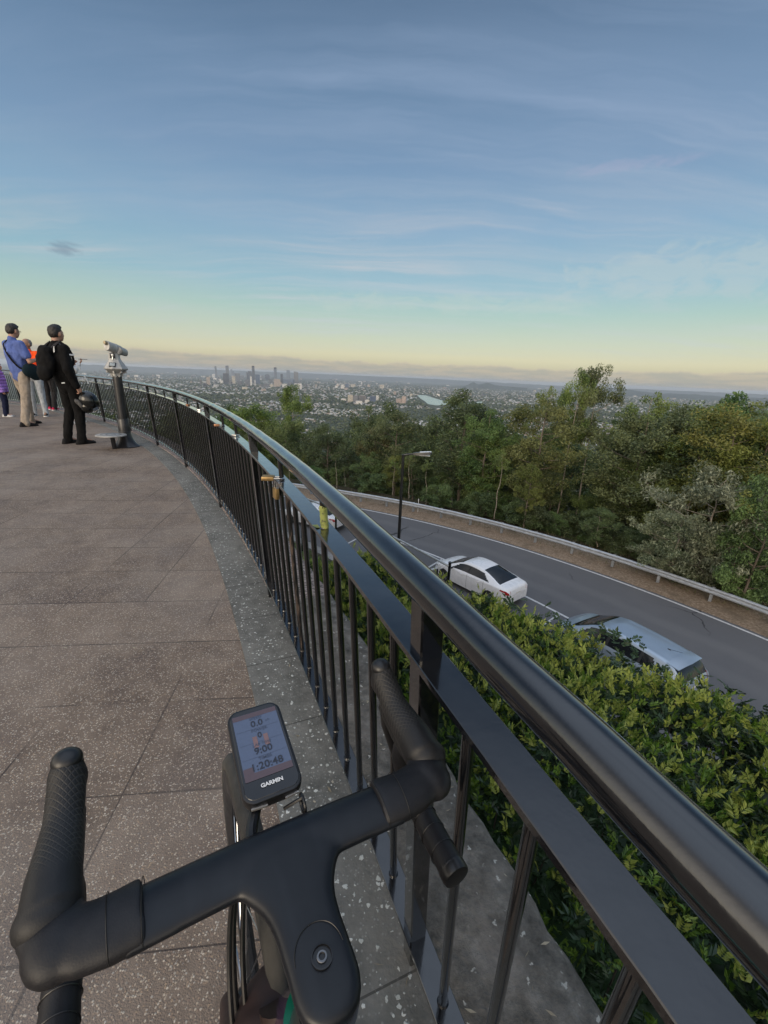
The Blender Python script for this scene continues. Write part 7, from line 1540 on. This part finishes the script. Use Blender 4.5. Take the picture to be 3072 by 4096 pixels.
def patch(pts, wd, up): m_ = MB(); m_.tube([(x + .045, y, z) for x, y, z in pts], wd, 8, up=up, flat=0.25); m_.build('reflective_strip', MATS['reflector'], bk)
patch([(-.13, -.245, 1.345), (-.06, -.262, 1.335), (-.02, -.258, 1.335)], .011, (0, 1, 0)); patch([(-.14, -.10, 1.485), (-.08, -.16, 1.475), (-.03, -.17, 1.455)], .013, (0, 0, 1)); patch([(.045, -.315, 1.04), (.075, -.314, .98), (.095, -.312, .93)], .012, (0, 1, 0)); patch([(-.205, -.12, 1.44), (-.225, -.14, 1.36)], .014, (1, 0, 0)); patch([(-.02, -.325, 1.18), (-.005, -.325, 1.13)], .018, (0, 1, 0)); patch([(.10, -.15, .93), (.06, -.19, .935)], .009, (0, 1, 0)); patch([(-.19, -.13, .93), (-.16, -.16, .935)], .008, (0, 1, 0))
bp = thing('backpack', 'bulky black backpack on the person in motorcycle jacket', 'backpack', g3, R(vdir - 62)); bp.scale = (1.79 / 1.75,) * 3
m_ = MB(); m_.ell((-.235, 0, 1.21), (.10, .145, .235)); m_.ell((-.275, 0, 1.08), (.085, .13, .13)); m_.ell((-.225, 0, 1.37), (.085, .12, .085)); remeshed(m_, 'pack', CL['black'], bp, voxel=0.014, smooth=3, disp=wrinkle(4, 0.016, 9.0))
m_ = MB()
for s_ in (1, -1): m_.tube(catmull([(-.18, s_ * .10, 1.42), (-.06, s_ * .115, 1.505), (.055, s_ * .125, 1.40), (.07, s_ * .145, 1.22), (-.08, s_ * .175, 1.05)], 5), 0.028, 8, up=(1, 0, 0), flat=0.35)
m_.build('shoulder_straps', CL['charcoal'], bp)
# full face helmet hanging from his hand
hl = thing('motorcycle_helmet', 'glossy black full face helmet with silver visor hanging from a hand', 'helmet', g3, R(vdir - 62)); hl.scale = (1.79 / 1.75,) * 3
mat('helmet_black', (0.004, 0.005, 0.005), 0.2, fn=vary((0.004, 0.005, 0.005), 0.3, 9.0), coat=0.2); mat('visor', (0.20, 0.26, 0.34), 0.10, 0.4, fn=vary((0.20, 0.26, 0.34), 0.2, 9.0)); mat('helmet_lining', (0.06, 0.06, 0.062), 0.9, fn=vary((0.06, 0.06, 0.062), 0.3, 30.0))
HC = Vector((.11, -.27, .66)); HM = Matrix.Translation(HC) @ Matrix.Rotation(R(-28), 4, 'Z') @ Matrix.Rotation(R(62), 4, 'Y')
m_ = MB(); m_.ell((0, 0, 0.02), (.155, .122, .130), M=HM, seg=28, rings=18); m_.ell((.06, 0, -.06), (.10, .098, .085), M=HM, seg=20, rings=12); remeshed(m_, 'shell', MATS['helmet_black'], hl, voxel=0.008, smooth=5)
m_ = MB(); vs, fs = [], []
for i in range(9):
    for k in range(17):
        a = R(-48 + 96 * k / 16); e = R(-12 + 30 * i / 8); vs.append((.163 * math.cos(a) * math.cos(e), .130 * math.sin(a) * math.cos(e) * 1.02, 0.015 + .138 * math.sin(e)))
for i in range(8):
    for k in range(16): fs.append((i * 17 + k, i * 17 + k + 1, (i + 1) * 17 + k + 1, (i + 1) * 17 + k))
m_.add(vs, fs, M=HM); m_.build('visor', MATS['visor'], hl, sharp=0)
m_ = MB(); m_.ell((-.01, 0, -.105), (.085, .075, .035), M=HM); m_.ell((-.06, 0.02, -.12), (.05, .06, .03), M=HM); m_.build('lining', MATS['helmet_lining'], hl)
# person in white behind him holding a phone level
g4 = place(290, 1693)
person('person in white top and cream trousers holding a phone level, half hidden by black jacket', g4, R(vdir - 70), 1.64, pose(ell=(.10, .22, 1.14), wrl=(.24, .10, 1.30), elr=(.12, -.22, 1.16), wrr=(.30, -.10, 1.32), handr=(.7, .1, .7), palmr=(.2, .2, 1), handl=(.7, 0, .7), anl=(.16, .10, .085), knl=(.12, .10, .5), anr=(-.12, -.10, .085)), 'white', 'cream', 'shoe_white', 'hair_black', 'skin', 'long', 5)
m_ = MB(); m_.box((.40, -.08, 1.425), (.165, .08, .010), bev=0.003); ph2 = m_.build('phone', MATS['black_plastic']); ph2.location = g4; ph2.rotation_euler = (0, 0, R(vdir - 70)); ph2.scale = (1.64 / 1.75,) * 3; tag(ph2, 'phone held flat in front of the railing by the person in white', 'phone')
# person in dark clothes with red shoes farther along
g5 = place(212, 1640)
person('person in charcoal clothes and red trainers farther along, hidden behind backpack', g5, R(vdir - 30), 1.66, pose(knl=(.06, .10, .5), anl=(.10, .11, .085), anr=(-.10, -.10, .085)), 'navy', 'charcoal', 'shoe_red', 'hair_black', 'skin', 'long', 6)
# child in puffer jacket at the left edge
g6 = place(30, 1666)
person('child in lilac puffer jacket and navy trousers at the left edge of the photo', g6, R(vdir - 100), 1.18, pose(), 'purple', 'navy', 'shoe_white', 'hair_black', 'skin', 'long', 8, puffy=0.045, hem=-0.02)
# ------------------------------------------------------------------ evening haze
def haze():
    mb = MB(); mb.box((0, 21500, -110), (86000, 45000, 330))
    m = bpy.data.materials.new('haze'); m.use_nodes = True; nt = m.node_tree; nt.nodes.clear()
    v = nt.nodes.new('ShaderNodeVolumePrincipled'); o = nt.nodes.new('ShaderNodeOutputMaterial'); nt.links.new(v.outputs[0], o.inputs['Volume'])
    v.inputs['Color'].default_value = (0.86, 0.92, 1.0, 1); v.inputs['Density'].default_value = 4.4e-5; v.inputs['Anisotropy'].default_value = 0.2
    tag(mb.build('haze', m, sharp=0), kind='stuff')
haze()
